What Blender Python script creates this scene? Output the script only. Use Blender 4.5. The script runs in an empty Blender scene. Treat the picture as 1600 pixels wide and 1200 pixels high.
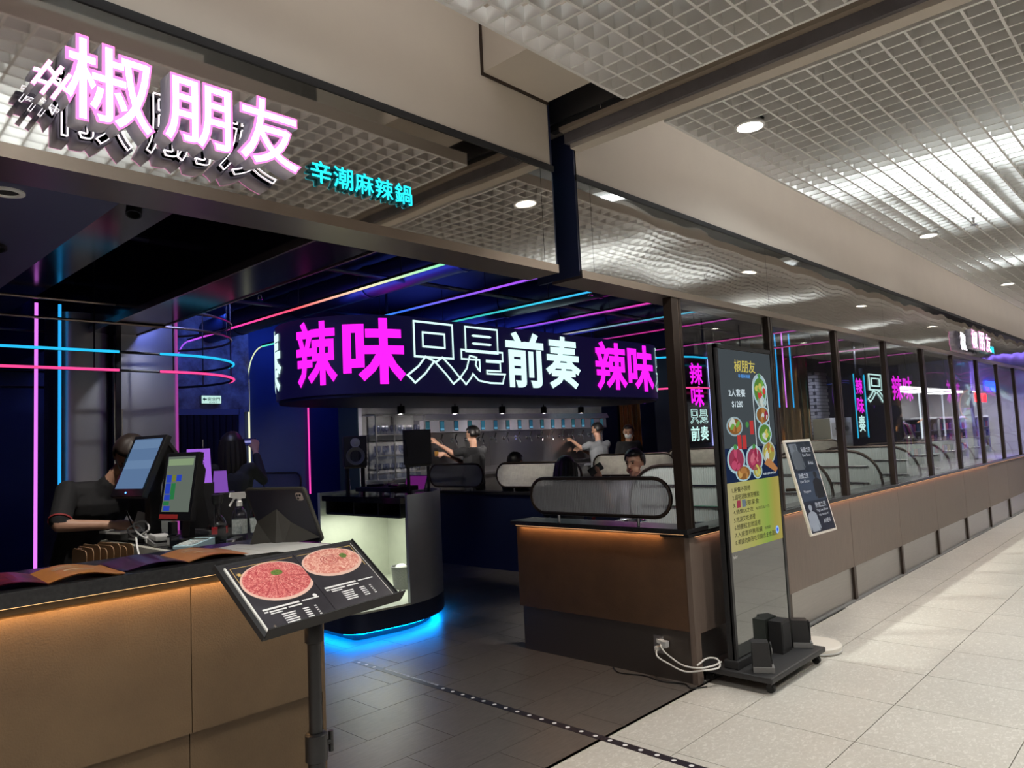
import bpy, bmesh, math, random
import numpy as np
from mathutils import Vector, Matrix, Euler
random.seed(11)
sc = bpy.context.scene
COL = sc.collection
PI = math.pi
R = math.radians

# ------------------------------------------------------------------ camera
cam_data = bpy.data.cameras.new('camera')
cam = bpy.data.objects.new('camera', cam_data)
COL.objects.link(cam)
cam_data.sensor_width = 36.0
cam_data.lens = 1152.26 / 1600 * 36.0
cam_data.clip_start = 0.05
cam_data.clip_end = 200
_yaw, _pitch, _roll = 0.813438, 0.0790791, -0.0469631
_f = Vector((math.sin(_yaw) * math.cos(_pitch), math.cos(_yaw) * math.cos(_pitch), math.sin(_pitch)))
_r = Vector((math.cos(_yaw), -math.sin(_yaw), 0))
_u = _r.cross(_f)
_r2 = _r * math.cos(_roll) + _u * math.sin(_roll)
_u2 = _u * math.cos(_roll) - _r * math.sin(_roll)
_m = Matrix((_r2, _u2, -_f)).transposed().to_4x4()
_m.translation = Vector((-4.08, -2.406, 1.52))
cam.matrix_world = _m
sc.camera = cam

# ------------------------------------------------------------------ world, exposure
world = bpy.data.worlds.new('world')
sc.world = world
world.use_nodes = True
world.node_tree.nodes['Background'].inputs[0].default_value = (0.9, 0.93, 1.0, 1)
world.node_tree.nodes['Background'].inputs[1].default_value = 0.22
sc.view_settings.view_transform = 'Standard'
sc.view_settings.look = 'None'
sc.view_settings.exposure = 0.0
sc.view_settings.gamma = 1.0
sc.view_settings.use_curve_mapping = False
sc.cycles.use_denoising = True
sc.cycles.max_bounces = 6
sc.cycles.diffuse_bounces = 3
sc.cycles.glossy_bounces = 4
sc.cycles.use_adaptive_sampling = True
sc.cycles.adaptive_threshold = 0.05
sc.cycles.transparent_max_bounces = 14
sc.cycles.sample_clamp_indirect = 6.0
sc.cycles.caustics_reflective = False
sc.cycles.caustics_refractive = False

def area(name, loc, sx, sy, power, col, rot=(0, 0, 0), spread=PI):
    d = bpy.data.lights.new(name, 'AREA')
    d.shape = 'RECTANGLE'
    d.size = sx
    d.size_y = sy
    d.energy = power
    d.color = col
    d.spread = spread
    o = bpy.data.objects.new(name, d)
    COL.objects.link(o)
    o.location = loc
    o.rotation_euler = rot
    return o

def spot(name, loc, power, col, angle=110, radius=0.05, target=None, blend=0.6):
    d = bpy.data.lights.new(name, 'SPOT')
    d.energy = power
    d.color = col
    d.spot_size = R(angle)
    d.spot_blend = blend
    d.shadow_soft_size = radius
    o = bpy.data.objects.new(name, d)
    COL.objects.link(o)
    o.location = loc
    if target is not None:
        o.rotation_euler = (Vector(target) - Vector(loc)).to_track_quat('-Z', 'Y').to_euler()
    return o

WARM = (1.0, 0.925, 0.83)
COOL = (0.86, 0.96, 1.0)
# fluorescent rows in the void above the open-cell mall ceiling
TUBE_ROWS = [(-3.35, -2.3, 2.0), (0.80, -2.05, 2.7), (4.5, -2.2, 2.4), (8.2, -2.35, 2.1), (11.9, -2.35, 2.1), (-7.0, -2.35, 2.1)]
for _x, _y, _l in TUBE_ROWS:
    area('fluorescent_light', (_x, _y, 3.455), 0.16, _l, 38 if _x > -1 else 34, COOL, (0, 0, 0), R(152))
# cross rows, nearer the wall
for _x, _l in ((-3.15, 1.3), (1.75, 1.7)):
    area('fluorescent_light', (_x, -1.22, 3.455), _l, 0.14, 15 if _x < 0 else 20, COOL, (0, 0, 0), R(152))
# added light over the slot between grid and wall, brightening the wall
for _x, _l in ((-4.2, 5.4), (2.2, 5.8), (8.2, 5.8), (13.6, 4.6)):
    area('added_wall_wash', (_x, -0.72, 3.55), _l, 0.08, 1.7 * _l, (1.0, 0.92, 0.86), (R(62), 0, 0))
# recessed downlights of the mall
DOWNLIGHTS = [(-0.50, -0.80), (2.80, -0.80), (6.10, -0.80), (9.40, -0.80), (12.7, -0.8), (-3.8, -2.9), (-0.5, -2.9), (2.8, -2.9), (6.1, -2.9), (9.4, -2.9), (-7.1, -2.9), (-7.1, -0.8), (-3.9, -1.2)]
for _x, _y in DOWNLIGHTS:
    spot('downlight_lamp', (_x, _y, 3.08), 145, WARM, 135, 0.06, (_x, _y, 0))

# added blue fill for the dark room: on top of the display ring, and a row grazing the back wall
BLUE = (0.07, 0.12, 1.0)
area('added_ring_fill', (3.1, 4.7, 2.96), 4.4, 1.2, 26, BLUE, (PI, 0, 0))
area('added_back_wall_fill', (1.2, 6.75, 3.36), 3.2, 0.12, 20, (0.06, 0.16, 1.0), (R(28), 0, 0))
area('added_back_wall_fill', (-2.2, 6.2, 3.30), 2.2, 0.12, 5, (0.08, 0.10, 1.0), (R(20), 0, 0))
area('added_ceiling_fill', (0.2, 2.4, 2.97), 0.1, 3.4, 7, BLUE, (PI, 0, 0))  # added blue fill for the ceiling
area('added_pier_fill', (-1.55, 3.55, 3.05), 0.5, 0.1, 16, (0.22, 0.28, 1.0), (R(38), 0, 0))  # added blue fill for the steel pier
spot('added_pier_spot', (-1.45, 3.0, 2.90), 30, (0.92, 0.95, 1.0), 75, 0.02, (-1.80, 4.3, 1.1))  # added to brighten the steel pier, no such lamp seen
spot('added_till_spot', (-2.75, 1.35, 2.70), 90, (1.0, 0.93, 0.84), 80, 0.02, (-2.55, 1.85, 1.1))  # added to brighten the cashier and tills, no such lamp seen
spot('added_concrete_spot', (0.35, 6.3, 3.2), 34, (1.0, 0.80, 0.95), 90, 0.04, (0.25, 7.4, 2.45))  # added so the concrete texture shows, has no fixture
area('opposite_sign_light', (30.0, -4.3, 2.9), 4.0, 0.6, 900, (0.22, 0.16, 1.0), (R(90), 0, R(-35)))
# ------------------------------------------------------------------ materials
MATS = {}
def nodes(m):
    m.use_nodes = True
    nt = m.node_tree
    return nt, nt.nodes, nt.links

def mat(name, col=(0.5, 0.5, 0.5), rough=0.5, metal=0.0, emit=None, es=0.0, noise=None, col2=None, bump=0.0, bscale=40,
        spec=0.5, coat=0.0, trans=0.0, alpha=1.0, stretch=(1, 1, 1), nrm=None):
    if name in MATS:
        return MATS[name]
    m = bpy.data.materials.new(name)
    nt, N, L = nodes(m)
    b = N['Principled BSDF']
    b.inputs['Base Color'].default_value = (*col, 1)
    b.inputs['Roughness'].default_value = rough
    b.inputs['Metallic'].default_value = metal
    b.inputs['Specular IOR Level'].default_value = spec
    b.inputs['Coat Weight'].default_value = coat
    b.inputs['Transmission Weight'].default_value = trans
    b.inputs['Alpha'].default_value = alpha
    if emit:
        b.inputs['Emission Color'].default_value = (*emit, 1)
        b.inputs['Emission Strength'].default_value = es
    if noise or bump:
        g = N.new('ShaderNodeNewGeometry')
        mp = N.new('ShaderNodeMapping')
        mp.inputs['Scale'].default_value = stretch
        L.new(g.outputs['Position'], mp.inputs['Vector'])
    if noise:
        t = N.new('ShaderNodeTexNoise')
        t.inputs['Scale'].default_value = noise
        t.inputs['Detail'].default_value = 6
        t.inputs['Roughness'].default_value = 0.65
        L.new(mp.outputs[0], t.inputs['Vector'])
        rp = N.new('ShaderNodeValToRGB')
        rp.color_ramp.elements[0].position = 0.3
        rp.color_ramp.elements[1].position = 0.7
        rp.color_ramp.elements[0].color = (*col, 1)
        rp.color_ramp.elements[1].color = (*(col2 or [c * 0.7 for c in col]), 1)
        L.new(t.outputs['Fac'], rp.inputs['Fac'])
        L.new(rp.outputs['Color'], b.inputs['Base Color'])
    if bump:
        t2 = N.new('ShaderNodeTexNoise')
        t2.inputs['Scale'].default_value = bscale
        t2.inputs['Detail'].default_value = 3
        L.new(mp.outputs[0], t2.inputs['Vector'])
        bp = N.new('ShaderNodeBump')
        bp.inputs['Strength'].default_value = bump
        bp.inputs['Distance'].default_value = 0.02
        L.new(t2.outputs['Fac'], bp.inputs['Height'])
        L.new(bp.outputs['Normal'], b.inputs['Normal'])
    MATS[name] = m
    return m

def glow(name, col, s):
    """a surface that gives off light"""
    if name in MATS:
        return MATS[name]
    m = bpy.data.materials.new(name)
    nt, N, L = nodes(m)
    N.remove(N['Principled BSDF'])
    e = N.new('ShaderNodeEmission')
    e.inputs[0].default_value = (*col, 1)
    e.inputs[1].default_value = s
    L.new(e.outputs[0], N['Material Output'].inputs[0])
    MATS[name] = m
    return m

def glow_ramp(name, axis, lo, hi, stops, s):
    """a pixel LED strip whose colour changes along its length (world axis 0/1/2 from lo to hi)"""
    m = bpy.data.materials.new(name)
    nt, N, L = nodes(m)
    N.remove(N['Principled BSDF'])
    e = N.new('ShaderNodeEmission')
    e.inputs[1].default_value = s
    g = N.new('ShaderNodeNewGeometry')
    sp = N.new('ShaderNodeSeparateXYZ')
    L.new(g.outputs['Position'], sp.inputs[0])
    mr = N.new('ShaderNodeMapRange')
    mr.inputs['From Min'].default_value = lo
    mr.inputs['From Max'].default_value = hi
    L.new(sp.outputs[axis], mr.inputs['Value'])
    rp = N.new('ShaderNodeValToRGB')
    els = rp.color_ramp.elements
    while len(els) < len(stops):
        els.new(0.5)
    for el, (p, c) in zip(els, stops):
        el.position = p
        el.color = (*c, 1)
    L.new(mr.outputs[0], rp.inputs[0])
    L.new(rp.outputs[0], e.inputs[0])
    L.new(e.outputs[0], N['Material Output'].inputs[0])
    MATS[name] = m
    return m

def thin_glass(name, tint=(1, 1, 1), ior=1.5, boost=1.7, haze=0.0):
    """window pane: Fresnel mirror reflection on the outer skin, clear otherwise"""
    if name in MATS:
        return MATS[name]
    m = bpy.data.materials.new(name)
    nt, N, L = nodes(m)
    N.remove(N['Principled BSDF'])
    tr = N.new('ShaderNodeBsdfTransparent')
    tr.inputs[0].default_value = (*tint, 1)
    gl = N.new('ShaderNodeBsdfGlossy')
    gl.inputs['Roughness'].default_value = haze
    gl.inputs[0].default_value = (1, 1, 1, 1)
    fr = N.new('ShaderNodeFresnel')
    fr.inputs[0].default_value = ior
    g = N.new('ShaderNodeNewGeometry')
    mu = N.new('ShaderNodeMath')
    mu.operation = 'MULTIPLY'
    mu.use_clamp = True
    mu.inputs[1].default_value = boost
    L.new(fr.outputs[0], mu.inputs[0])
    inv = N.new('ShaderNodeMath')
    inv.operation = 'SUBTRACT'
    inv.inputs[0].default_value = 1.0
    L.new(g.outputs['Backfacing'], inv.inputs[1])
    m2 = N.new('ShaderNodeMath')
    m2.operation = 'MULTIPLY'
    L.new(mu.outputs[0], m2.inputs[0])
    L.new(inv.outputs[0], m2.inputs[1])
    mx = N.new('ShaderNodeMixShader')
    L.new(m2.outputs[0], mx.inputs[0])
    L.new(tr.outputs[0], mx.inputs[1])
    L.new(gl.outputs[0], mx.inputs[2])
    L.new(mx.outputs[0], N['Material Output'].inputs[0])
    MATS[name] = m
    return m

def mirror_mat(name, col, wave, scale, stretch):
    """polished metal sheet with the slow waviness of a hung panel"""
    m = bpy.data.materials.new(name)
    nt, N, L = nodes(m)
    b = N['Principled BSDF']
    b.inputs['Base Color'].default_value = (*col, 1)
    b.inputs['Metallic'].default_value = 1
    b.inputs['Roughness'].default_value = 0.035
    g = N.new('ShaderNodeNewGeometry')
    mp = N.new('ShaderNodeMapping')
    mp.inputs['Scale'].default_value = stretch
    L.new(g.outputs['Position'], mp.inputs['Vector'])
    t = N.new('ShaderNodeTexNoise')
    t.inputs['Scale'].default_value = scale
    t.inputs['Detail'].default_value = 0.5
    L.new(mp.outputs[0], t.inputs['Vector'])
    bp = N.new('ShaderNodeBump')
    bp.inputs['Strength'].default_value = 1.0
    bp.inputs['Distance'].default_value = wave
    L.new(t.outputs['Fac'], bp.inputs['Height'])
    L.new(bp.outputs['Normal'], b.inputs['Normal'])
    MATS[name] = m
    return m

# ------------------------------------------------------------------ mesh helpers
class MB:
    def __init__(s):
        s.bm = bmesh.new()
    def box(s, x0, x1, y0, y1, z0, z1, bev=0.0):
        vs = [s.bm.verts.new((x, y, z)) for x in (x0, x1) for y in (y0, y1) for z in (z0, z1)]
        fs = [s.bm.faces.new([vs[i] for i in q]) for q in ((0, 1, 3, 2), (4, 6, 7, 5), (0, 4, 5, 1), (2, 3, 7, 6), (0, 2, 6, 4), (1, 5, 7, 3))]
        if bev > 0:
            es = list({e for f in fs for e in f.edges})
            bmesh.ops.bevel(s.bm, geom=es, offset=bev, segments=2, affect='EDGES', profile=0.6)
        return s
    def obox(s, c, sx, sy, sz, rot=(0, 0, 0), bev=0.0):
        t = MB().box(-sx / 2, sx / 2, -sy / 2, sy / 2, -sz / 2, sz / 2, bev)
        t.xf(Matrix.Translation(c) @ Euler(rot).to_matrix().to_4x4())
        return s.add(t)
    def xf(s, m):
        bmesh.ops.transform(s.bm, matrix=m, verts=s.bm.verts)
        return s
    def add(s, o):
        me = bpy.data.meshes.new('tmp')
        o.bm.to_mesh(me)
        o.bm.free()
        s.bm.from_mesh(me)
        bpy.data.meshes.remove(me)
        return s
    def prism(s, pts, axis, a, b):
        """extrude a closed 2D outline along an axis from a to b"""
        def P(p, t):
            return {'x': (t, p[0], p[1]), 'y': (p[0], t, p[1]), 'z': (p[0], p[1], t)}[axis]
        v0 = [s.bm.verts.new(P(p, a)) for p in pts]
        v1 = [s.bm.verts.new(P(p, b)) for p in pts]
        n = len(pts)
        s.bm.faces.new(v0)
        s.bm.faces.new(v1[::-1])
        for i in range(n):
            s.bm.faces.new((v0[i], v0[(i + 1) % n], v1[(i + 1) % n], v1[i])[::-1])
        return s
    def tube(s, pts, r, n=8, closed=False, cap=True):
        """round bar along a polyline; r is a number or one radius per point"""
        pts = [Vector(p) for p in pts]
        m = len(pts)
        rings = []
        up = None
        for i, p in enumerate(pts):
            if closed:
                t = (pts[(i + 1) % m] - pts[i - 1]).normalized()
            else:
                t = (pts[min(i + 1, m - 1)] - pts[max(i - 1, 0)]).normalized()
            if up is None:
                up = Vector((0, 0, 1)) if abs(t.z) < 0.9 else Vector((1, 0, 0))
            a = t.cross(up)
            if a.length < 1e-6:
                a = t.orthogonal()
            a.normalize()
            b = a.cross(t).normalized()
            up = b
            rr = r[i] if isinstance(r, (list, tuple)) else r
            rings.append([s.bm.verts.new(p + (a * math.cos(2 * PI * k / n) + b * math.sin(2 * PI * k / n)) * rr) for k in range(n)])
        for i in range(m if closed else m - 1):
            A, B = rings[i], rings[(i + 1) % m]
            for k in range(n):
                s.bm.faces.new((A[k], A[(k + 1) % n], B[(k + 1) % n], B[k]))
        if cap and not closed:
            s.bm.faces.new(rings[0][::-1])
            s.bm.faces.new(rings[-1])
        return s
    def lathe(s, prof, c=(0, 0, 0), n=24):
        """turn a (radius, z) profile about the vertical axis through c"""
        rings = []
        for rr, z in prof:
            if rr < 1e-6:
                rings.append([s.bm.verts.new((c[0], c[1], c[2] + z))])
            else:
                rings.append([s.bm.verts.new((c[0] + rr * math.cos(2 * PI * k / n), c[1] + rr * math.sin(2 * PI * k / n), c[2] + z)) for k in range(n)])
        for A, B in zip(rings, rings[1:]):
            for k in range(n):
                a, b, c2, d = A[k % len(A)], A[(k + 1) % len(A)], B[(k + 1) % len(B)], B[k % len(B)]
                q = []
                for v in (a, b, c2, d):
                    if v not in q:
                        q.append(v)
                if len(q) > 2:
                    s.bm.faces.new(q)
        if len(rings[0]) > 1:
            s.bm.faces.new(rings[0][::-1])
        if len(rings[-1]) > 1:
            s.bm.faces.new(rings[-1])
        return s
    def ball(s, c, rx, ry=None, rz=None, seg=16, rot=None):
        ry = rx if ry is None else ry
        rz = rx if rz is None else rz
        m = Matrix.Translation(c) @ (Euler(rot).to_matrix().to_4x4() if rot else Matrix()) @ Matrix.Diagonal((rx, ry, rz, 1))
        nu, nv = seg, max(6, seg // 2)
        new = s.bm.verts.new
        top, bot = new(m @ Vector((0, 0, 1))), new(m @ Vector((0, 0, -1)))
        rings = []
        for j in range(1, nv):
            th = PI * j / nv
            sr, cz = math.sin(th), math.cos(th)
            rings.append([new(m @ Vector((sr * math.cos(2 * PI * k / nu), sr * math.sin(2 * PI * k / nu), cz))) for k in range(nu)])
        F = s.bm.faces.new
        for k in range(nu):
            k2 = (k + 1) % nu
            F((top, rings[0][k], rings[0][k2]))
            F((bot, rings[-1][k2], rings[-1][k]))
            for A, B in zip(rings, rings[1:]):
                F((A[k], B[k], B[k2], A[k2]))
        return s
    def poly(s, pts):
        s.bm.faces.new([s.bm.verts.new(p) for p in pts])
        return s
    def mesh(s, name, m=None, smooth=False):
        bmesh.ops.recalc_face_normals(s.bm, faces=s.bm.faces)
        me = bpy.data.meshes.new(name)
        s.bm.to_mesh(me)
        s.bm.free()
        if smooth:
            for p in me.polygons:
                p.use_smooth = True
            if hasattr(me, 'set_sharp_from_angle'):
                me.set_sharp_from_angle(angle=R(40))
        if m:
            me.materials.append(m)
        return me

def link(name, me, parent=None, loc=None, rot=None):
    o = bpy.data.objects.new(name, me)
    COL.objects.link(o)
    if parent is not None:
        o.parent = parent
    if loc is not None:
        o.location = loc
    if rot is not None:
        o.rotation_euler = rot
    return o

def obj(name, mb, m, parent=None, smooth=False, loc=None, rot=None):
    return link(name, mb.mesh(name, m, smooth), parent, loc, rot)

def tag(o, label=None, cat=None, group=None, kind=None):
    if label: o['label'] = label
    if cat: o['category'] = cat
    if group: o['group'] = group
    if kind: o['kind'] = kind
    return o

def thing(name, label, cat, loc=(0, 0, 0), rotz=0.0, group=None, rot=None):
    o = bpy.data.objects.new(name, None)
    COL.objects.link(o)
    o.location = loc
    o.rotation_euler = rot if rot else (0, 0, rotz)
    o.empty_display_size = 0.1
    return tag(o, label, cat, group)

def struct(name, mb, m, parent=None, smooth=False):
    o = obj(name, mb, m, parent, smooth)
    if parent is None:
        o['kind'] = 'structure'
    return o

def struct_root(name, loc=(0, 0, 0)):
    o = bpy.data.objects.new(name, None)
    COL.objects.link(o)
    o.location = loc
    o['kind'] = 'structure'
    return o

KIDS = {}
def dup(root, loc, rotz=None, label=None, group=None):
    c = root.copy()
    COL.objects.link(c)
    c.location = loc
    if rotz is not None:
        c.rotation_euler = (0, 0, rotz)
    if label: c['label'] = label
    if group: c['group'] = group
    for ch in [o for o in sc.objects if o.parent == root]:
        d = ch.copy()
        COL.objects.link(d)
        d.parent = c
        for g in [o for o in sc.objects if o.parent == ch]:
            e = g.copy()
            COL.objects.link(e)
            e.parent = d
    return c

# ------------------------------------------------------------------ lettering
TMP = bpy.data.scenes.new('workshop')
def evaluated_mesh(o):
    """evaluate one object alone, in a scene of its own, and return its mesh"""
    TMP.collection.objects.link(o)
    vl = TMP.view_layers[0]
    vl.update()
    me = bpy.data.meshes.new_from_object(o.evaluated_get(vl.depsgraph))
    bpy.data.objects.remove(o)
    return me

def smooth_path(pts, n=6):
    """Catmull-Rom curve through the points"""
    P_ = [Vector(p) for p in pts]
    P_ = [P_[0] * 2 - P_[1]] + P_ + [P_[-1] * 2 - P_[-2]]
    out = []
    for i in range(1, len(P_) - 2):
        for k in range(n):
            t = k / n
            a, b, c, d = P_[i - 1], P_[i], P_[i + 1], P_[i + 2]
            out.append(0.5 * ((2 * b) + (c - a) * t + (2 * a - 5 * b + 4 * c - d) * t * t + (3 * b - a - 3 * c + d) * t ** 3))
    out.append(P_[-2])
    return out

def _curve_mesh(body, extrude, outline, res, space, line, grow=0.0):
    cu = bpy.data.curves.new('txt', 'FONT')
    cu.body = body
    cu.size = 1.0
    cu.extrude = extrude
    cu.resolution_u = res
    cu.space_character = space
    cu.space_line = line
    cu.offset = grow
    if outline:
        cu.fill_mode = 'NONE'
        cu.bevel_depth = outline
        cu.bevel_resolution = 0
    o = bpy.data.objects.new('txt', cu)
    me = evaluated_mesh(o)
    bpy.data.curves.remove(cu)
    return me

def text_mesh(body, offset=0.0, extrude=0.0, outline=0.0, res=3, space=1.0, line=1.0):
    """built-in font -> mesh in the XY plane, moved so that its box starts at 0,0; returns mesh, w, h.
    offset > 0 makes heavier strokes (a band of that half-width is laid along every contour)"""
    bm = bmesh.new()
    if outline:
        me = _curve_mesh(body, extrude, outline, res, space, line, offset)
        bm.from_mesh(me)
        bpy.data.meshes.remove(me)
    else:
        me = _curve_mesh(body, extrude, 0, res, space, line)
        bm.from_mesh(me)
        bpy.data.meshes.remove(me)
        if offset > 0:
            me = _curve_mesh(body, extrude, offset, res, space, line)
            for v in me.vertices:
                if extrude == 0:
                    v.co.z = 0.0
                else:
                    v.co.z = max(-extrude, min(extrude, v.co.z))
            bm.from_mesh(me)
            bpy.data.meshes.remove(me)
            if extrude == 0:
                bmesh.ops.dissolve_degenerate(bm, dist=1e-5, edges=bm.edges)
                bad = [f for f in bm.faces if f.calc_area() < 1e-9]
                if bad:
                    bmesh.ops.delete(bm, geom=bad, context='FACES')
                for f in bm.faces:
                    if f.normal.z < 0:
                        f.normal_flip()
    me = bpy.data.meshes.new('txt')
    bm.to_mesh(me)
    bm.free()
    xs = [v.co.x for v in me.vertices]
    ys = [v.co.y for v in me.vertices]
    x0, x1, y0, y1 = min(xs), max(xs), min(ys), max(ys)
    me.transform(Matrix.Translation((-x0, -y0, 0)))
    me.materials.clear()
    return me, x1 - x0, y1 - y0

def letter(name, body, x, z, w, h, m, parent=None, y=0.0, depth=None, **kw):
    """lettering in the XZ plane facing -Y, its box from (x, z) with width w and height h (None keeps the aspect)"""
    me, mw, mh = text_mesh(body, **kw)
    sx = w / mw if w else h / mh
    sz = h / mh if h else w / mw
    # (x, y, zt) -> (x*sx, -zt*depth, y*sz)
    sy = depth if depth is not None else sz
    me.transform(Matrix(((sx, 0, 0, x), (0, 0, -sy, y), (0, sz, 0, z), (0, 0, 0, 1))))
    me.materials.append(m)
    return link(name, me, parent)

# ------------------------------------------------------------------ shared materials
M_beige = mat('beige_paint', (0.60, 0.53, 0.45), 0.6, noise=3, col2=(0.57, 0.50, 0.43))
M_black = mat('black_metal', (0.012, 0.012, 0.014), 0.4)
M_matteblack = mat('matte_black', (0.014, 0.014, 0.016), 0.7)
M_gloss_black = mat('gloss_black', (0.010, 0.010, 0.013), 0.12)
M_stone_black = mat('black_stone', (0.016, 0.016, 0.018), 0.25, noise=60, col2=(0.03, 0.03, 0.032))
M_bronze = mat('bronze_metal', (0.34, 0.27, 0.22), 0.32, 0.9)
M_dkbronze = mat('dark_bronze', (0.075, 0.055, 0.045), 0.35, 0.8)
M_navy = mat('navy_paint', (0.010, 0.016, 0.055), 0.55)
M_navy_wall = mat('blue_wall', (0.022, 0.045, 0.16), 0.6, noise=2, col2=(0.018, 0.035, 0.13))
M_ceil = mat('dark_ceiling', (0.012, 0.014, 0.030), 0.55)
M_brown = mat('brown_leather_panel', (0.120, 0.078, 0.040), 0.55, noise=5, col2=(0.092, 0.058, 0.030), bump=0.15, bscale=160)
M_wood = mat('brown_wood_panel', (0.185, 0.142, 0.118), 0.5, noise=8, col2=(0.15, 0.114, 0.094), stretch=(6, 6, 0.6), bump=0.05, bscale=80)
M_steel = mat('brushed_steel', (0.46, 0.44, 0.42), 0.34, 0.95, noise=30, col2=(0.40, 0.385, 0.37), stretch=(0.15, 0.15, 4))
M_steel_lt = mat('satin_steel', (0.62, 0.62, 0.64), 0.3, 1.0)
M_chrome = mat('chrome', (0.8, 0.8, 0.82), 0.1, 1.0)
M_white = mat('white_plastic', (0.8, 0.8, 0.78), 0.4)
M_grey = mat('grey_plastic', (0.18, 0.18, 0.18), 0.5)
M_ltgrey = mat('light_grey', (0.5, 0.5, 0.5), 0.5)
M_rubber = mat('black_rubber', (0.01, 0.01, 0.01), 0.6)
M_grid = mat('white_grid_metal', (0.82, 0.80, 0.77), 0.5)
M_mirror = mirror_mat('mirror_fascia', (0.60, 0.57, 0.54), 0.0055, 1.5, (1, 1, 1.4))
M_mirror_far = mirror_mat('mirror_fascia_far', (0.60, 0.57, 0.54), 0.009, 1.7, (1, 1, 1.2))
M_glass = thin_glass('window_glass', (0.93, 0.96, 0.95), 1.5, 1.35)
M_conc = mat('concrete', (0.20, 0.20, 0.21), 0.8, noise=4, col2=(0.12, 0.12, 0.13), bump=0.2, bscale=20)
# ================================================================== STRUCTURE
# ---- mall floor: 61 cm terrazzo tiles, each a piece of its own
def tile_mat():
    m = bpy.data.materials.new('mall_tile')
    nt, N, L = nodes(m)
    b = N['Principled BSDF']
    b.inputs['Roughness'].default_value = 0.30
    b.inputs['Specular IOR Level'].default_value = 0.35
    g = N.new('ShaderNodeNewGeometry')
    mp = N.new('ShaderNodeMapping')
    mp.inputs['Scale'].default_value = (1.0, 1.7, 1.0)
    mp.inputs['Rotation'].default_value = (0, 0, 0.4)
    L.new(g.outputs['Position'], mp.inputs['Vector'])
    v = N.new('ShaderNodeTexNoise')
    v.inputs['Scale'].default_value = 34
    v.inputs['Detail'].default_value = 5
    v.inputs['Distortion'].default_value = 1.2
    L.new(mp.outputs[0], v.inputs['Vector'])
    r1 = N.new('ShaderNodeValToRGB')
    for e, (p, c) in zip([r1.color_ramp.elements[0], r1.color_ramp.elements[1]], [(0.35, (0.56, 0.535, 0.485, 1)), (0.56, (0.61, 0.585, 0.535, 1))]):
        e.position, e.color = p, c
    e = r1.color_ramp.elements.new(0.63)
    e.color = (0.71, 0.69, 0.64, 1)
    L.new(v.outputs['Fac'], r1.inputs[0])
    w = N.new('ShaderNodeTexNoise')
    w.inputs['Scale'].default_value = 1.4
    L.new(g.outputs['Position'], w.inputs['Vector'])
    mx = N.new('ShaderNodeMixRGB')
    mx.blend_type = 'MULTIPLY'
    mx.inputs[0].default_value = 0.25
    L.new(r1.outputs[0], mx.inputs[1])
    L.new(w.outputs['Fac'], mx.inputs[2])
    L.new(mx.outputs[0], b.inputs['Base Color'])
    return m
M_tile = tile_mat()
M_grout = mat('grout', (0.16, 0.145, 0.125), 0.9)
fl = struct('floor', MB().box(-12, 40, -14, 0, -0.12, -0.012), M_grout)
TX, TY = 0.617, 0.613
t_full = MB().box(0.0022, TX - 0.0022, -TY + 0.0022, -0.0022, -0.012, 0.0).mesh('tile', M_tile)
t_cut = MB().box(0.0015, TX - 0.0015, -0.393, -0.0015, -0.012, 0.0).mesh('tile', M_tile)
for i in range(-5, 27):
    for j in range(-1, 7):
        x = -0.31 + TX * i
        y = -0.395 - TY * j if j >= 0 else 0.0
        link('tile', t_full if j >= 0 else t_cut, fl, (x, y, 0))
rest = struct('floor_rest', MB().box(-0.31 + TX * 27, 40, -14, 0, -0.012, 0.0).box(-12, -0.31 - TX * 5, -14, 0, -0.012, 0.0).box(-0.31 - TX * 5, -0.31 + TX * 27, -14, -0.395 - TY * 7, -0.012, 0), M_tile, fl)
rest.name = 'far_paving'
rest['kind'] = 'stuff'

# ---- restaurant floor: dark wood-look planks
M_plank = mat('dark_plank', (0.125, 0.110, 0.100), 0.36, noise=5, col2=(0.075, 0.066, 0.060), stretch=(2.2, 16, 1), bump=0.06, bscale=60)
M_joint = mat('plank_joint', (0.20, 0.19, 0.18), 0.8)
fi = struct('floor_inside', MB().box(-9, 18, 0.0, 8.0, -0.12, -0.004), M_joint)
PL, PW = 0.64, 0.325
pl_me = MB().box(0.0018, PL - 0.0018, 0.0018, PW - 0.0018, -0.004, 0.0).mesh('plank', M_plank)
for j in range(0, 16):
    off = -0.80 if j % 2 == 0 else -0.475
    for i in range(-4, 5):
        link('plank', pl_me, fi, (off + PL * i, -0.025 + PW * j, 0))
pr = struct('far_planks', MB().box(2.72, 18, 0.0, 8.0, -0.004, -0.0005).box(-9, -3.36, 0.0, 8.0, -0.004, -0.0005).box(-3.36, 2.72, 5.18, 8.0, -0.004, -0.0005), M_plank, fi)
pr['kind'] = 'stuff'

# ---- walls above the shop front and the mall ceiling void
struct('wall_front', MB().box(-9, -1.165, 0.0, 0.16, 2.955, 3.95).box(-0.955, 18, 0.0, 0.16, 2.955, 3.95), M_beige)
struct('trim_1', MB().box(-9, -1.15, -0.012, 0.05, 2.925, 2.957).box(-0.962, 18, -0.012, 0.05, 2.925, 2.957), M_matteblack)
M_void = mat('ceiling_void', (0.16, 0.155, 0.15), 0.9)
struct('ceiling_slab', MB().box(-12, 40, -14, 0.16, 3.95, 4.05), M_void)
# dropped box beside the shutter housing
struct('ceiling_bulkhead', MB().box(-1.643, -1.168, -1.5, 0.0, 3.30, 3.95), M_beige)
struct('trim_2', MB().box(-1.650, -1.160, -0.010, 0.002, 3.287, 3.302).box(-1.652, -1.643, -0.012, 0.002, 3.287, 3.95), M_dkbronze)

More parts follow.
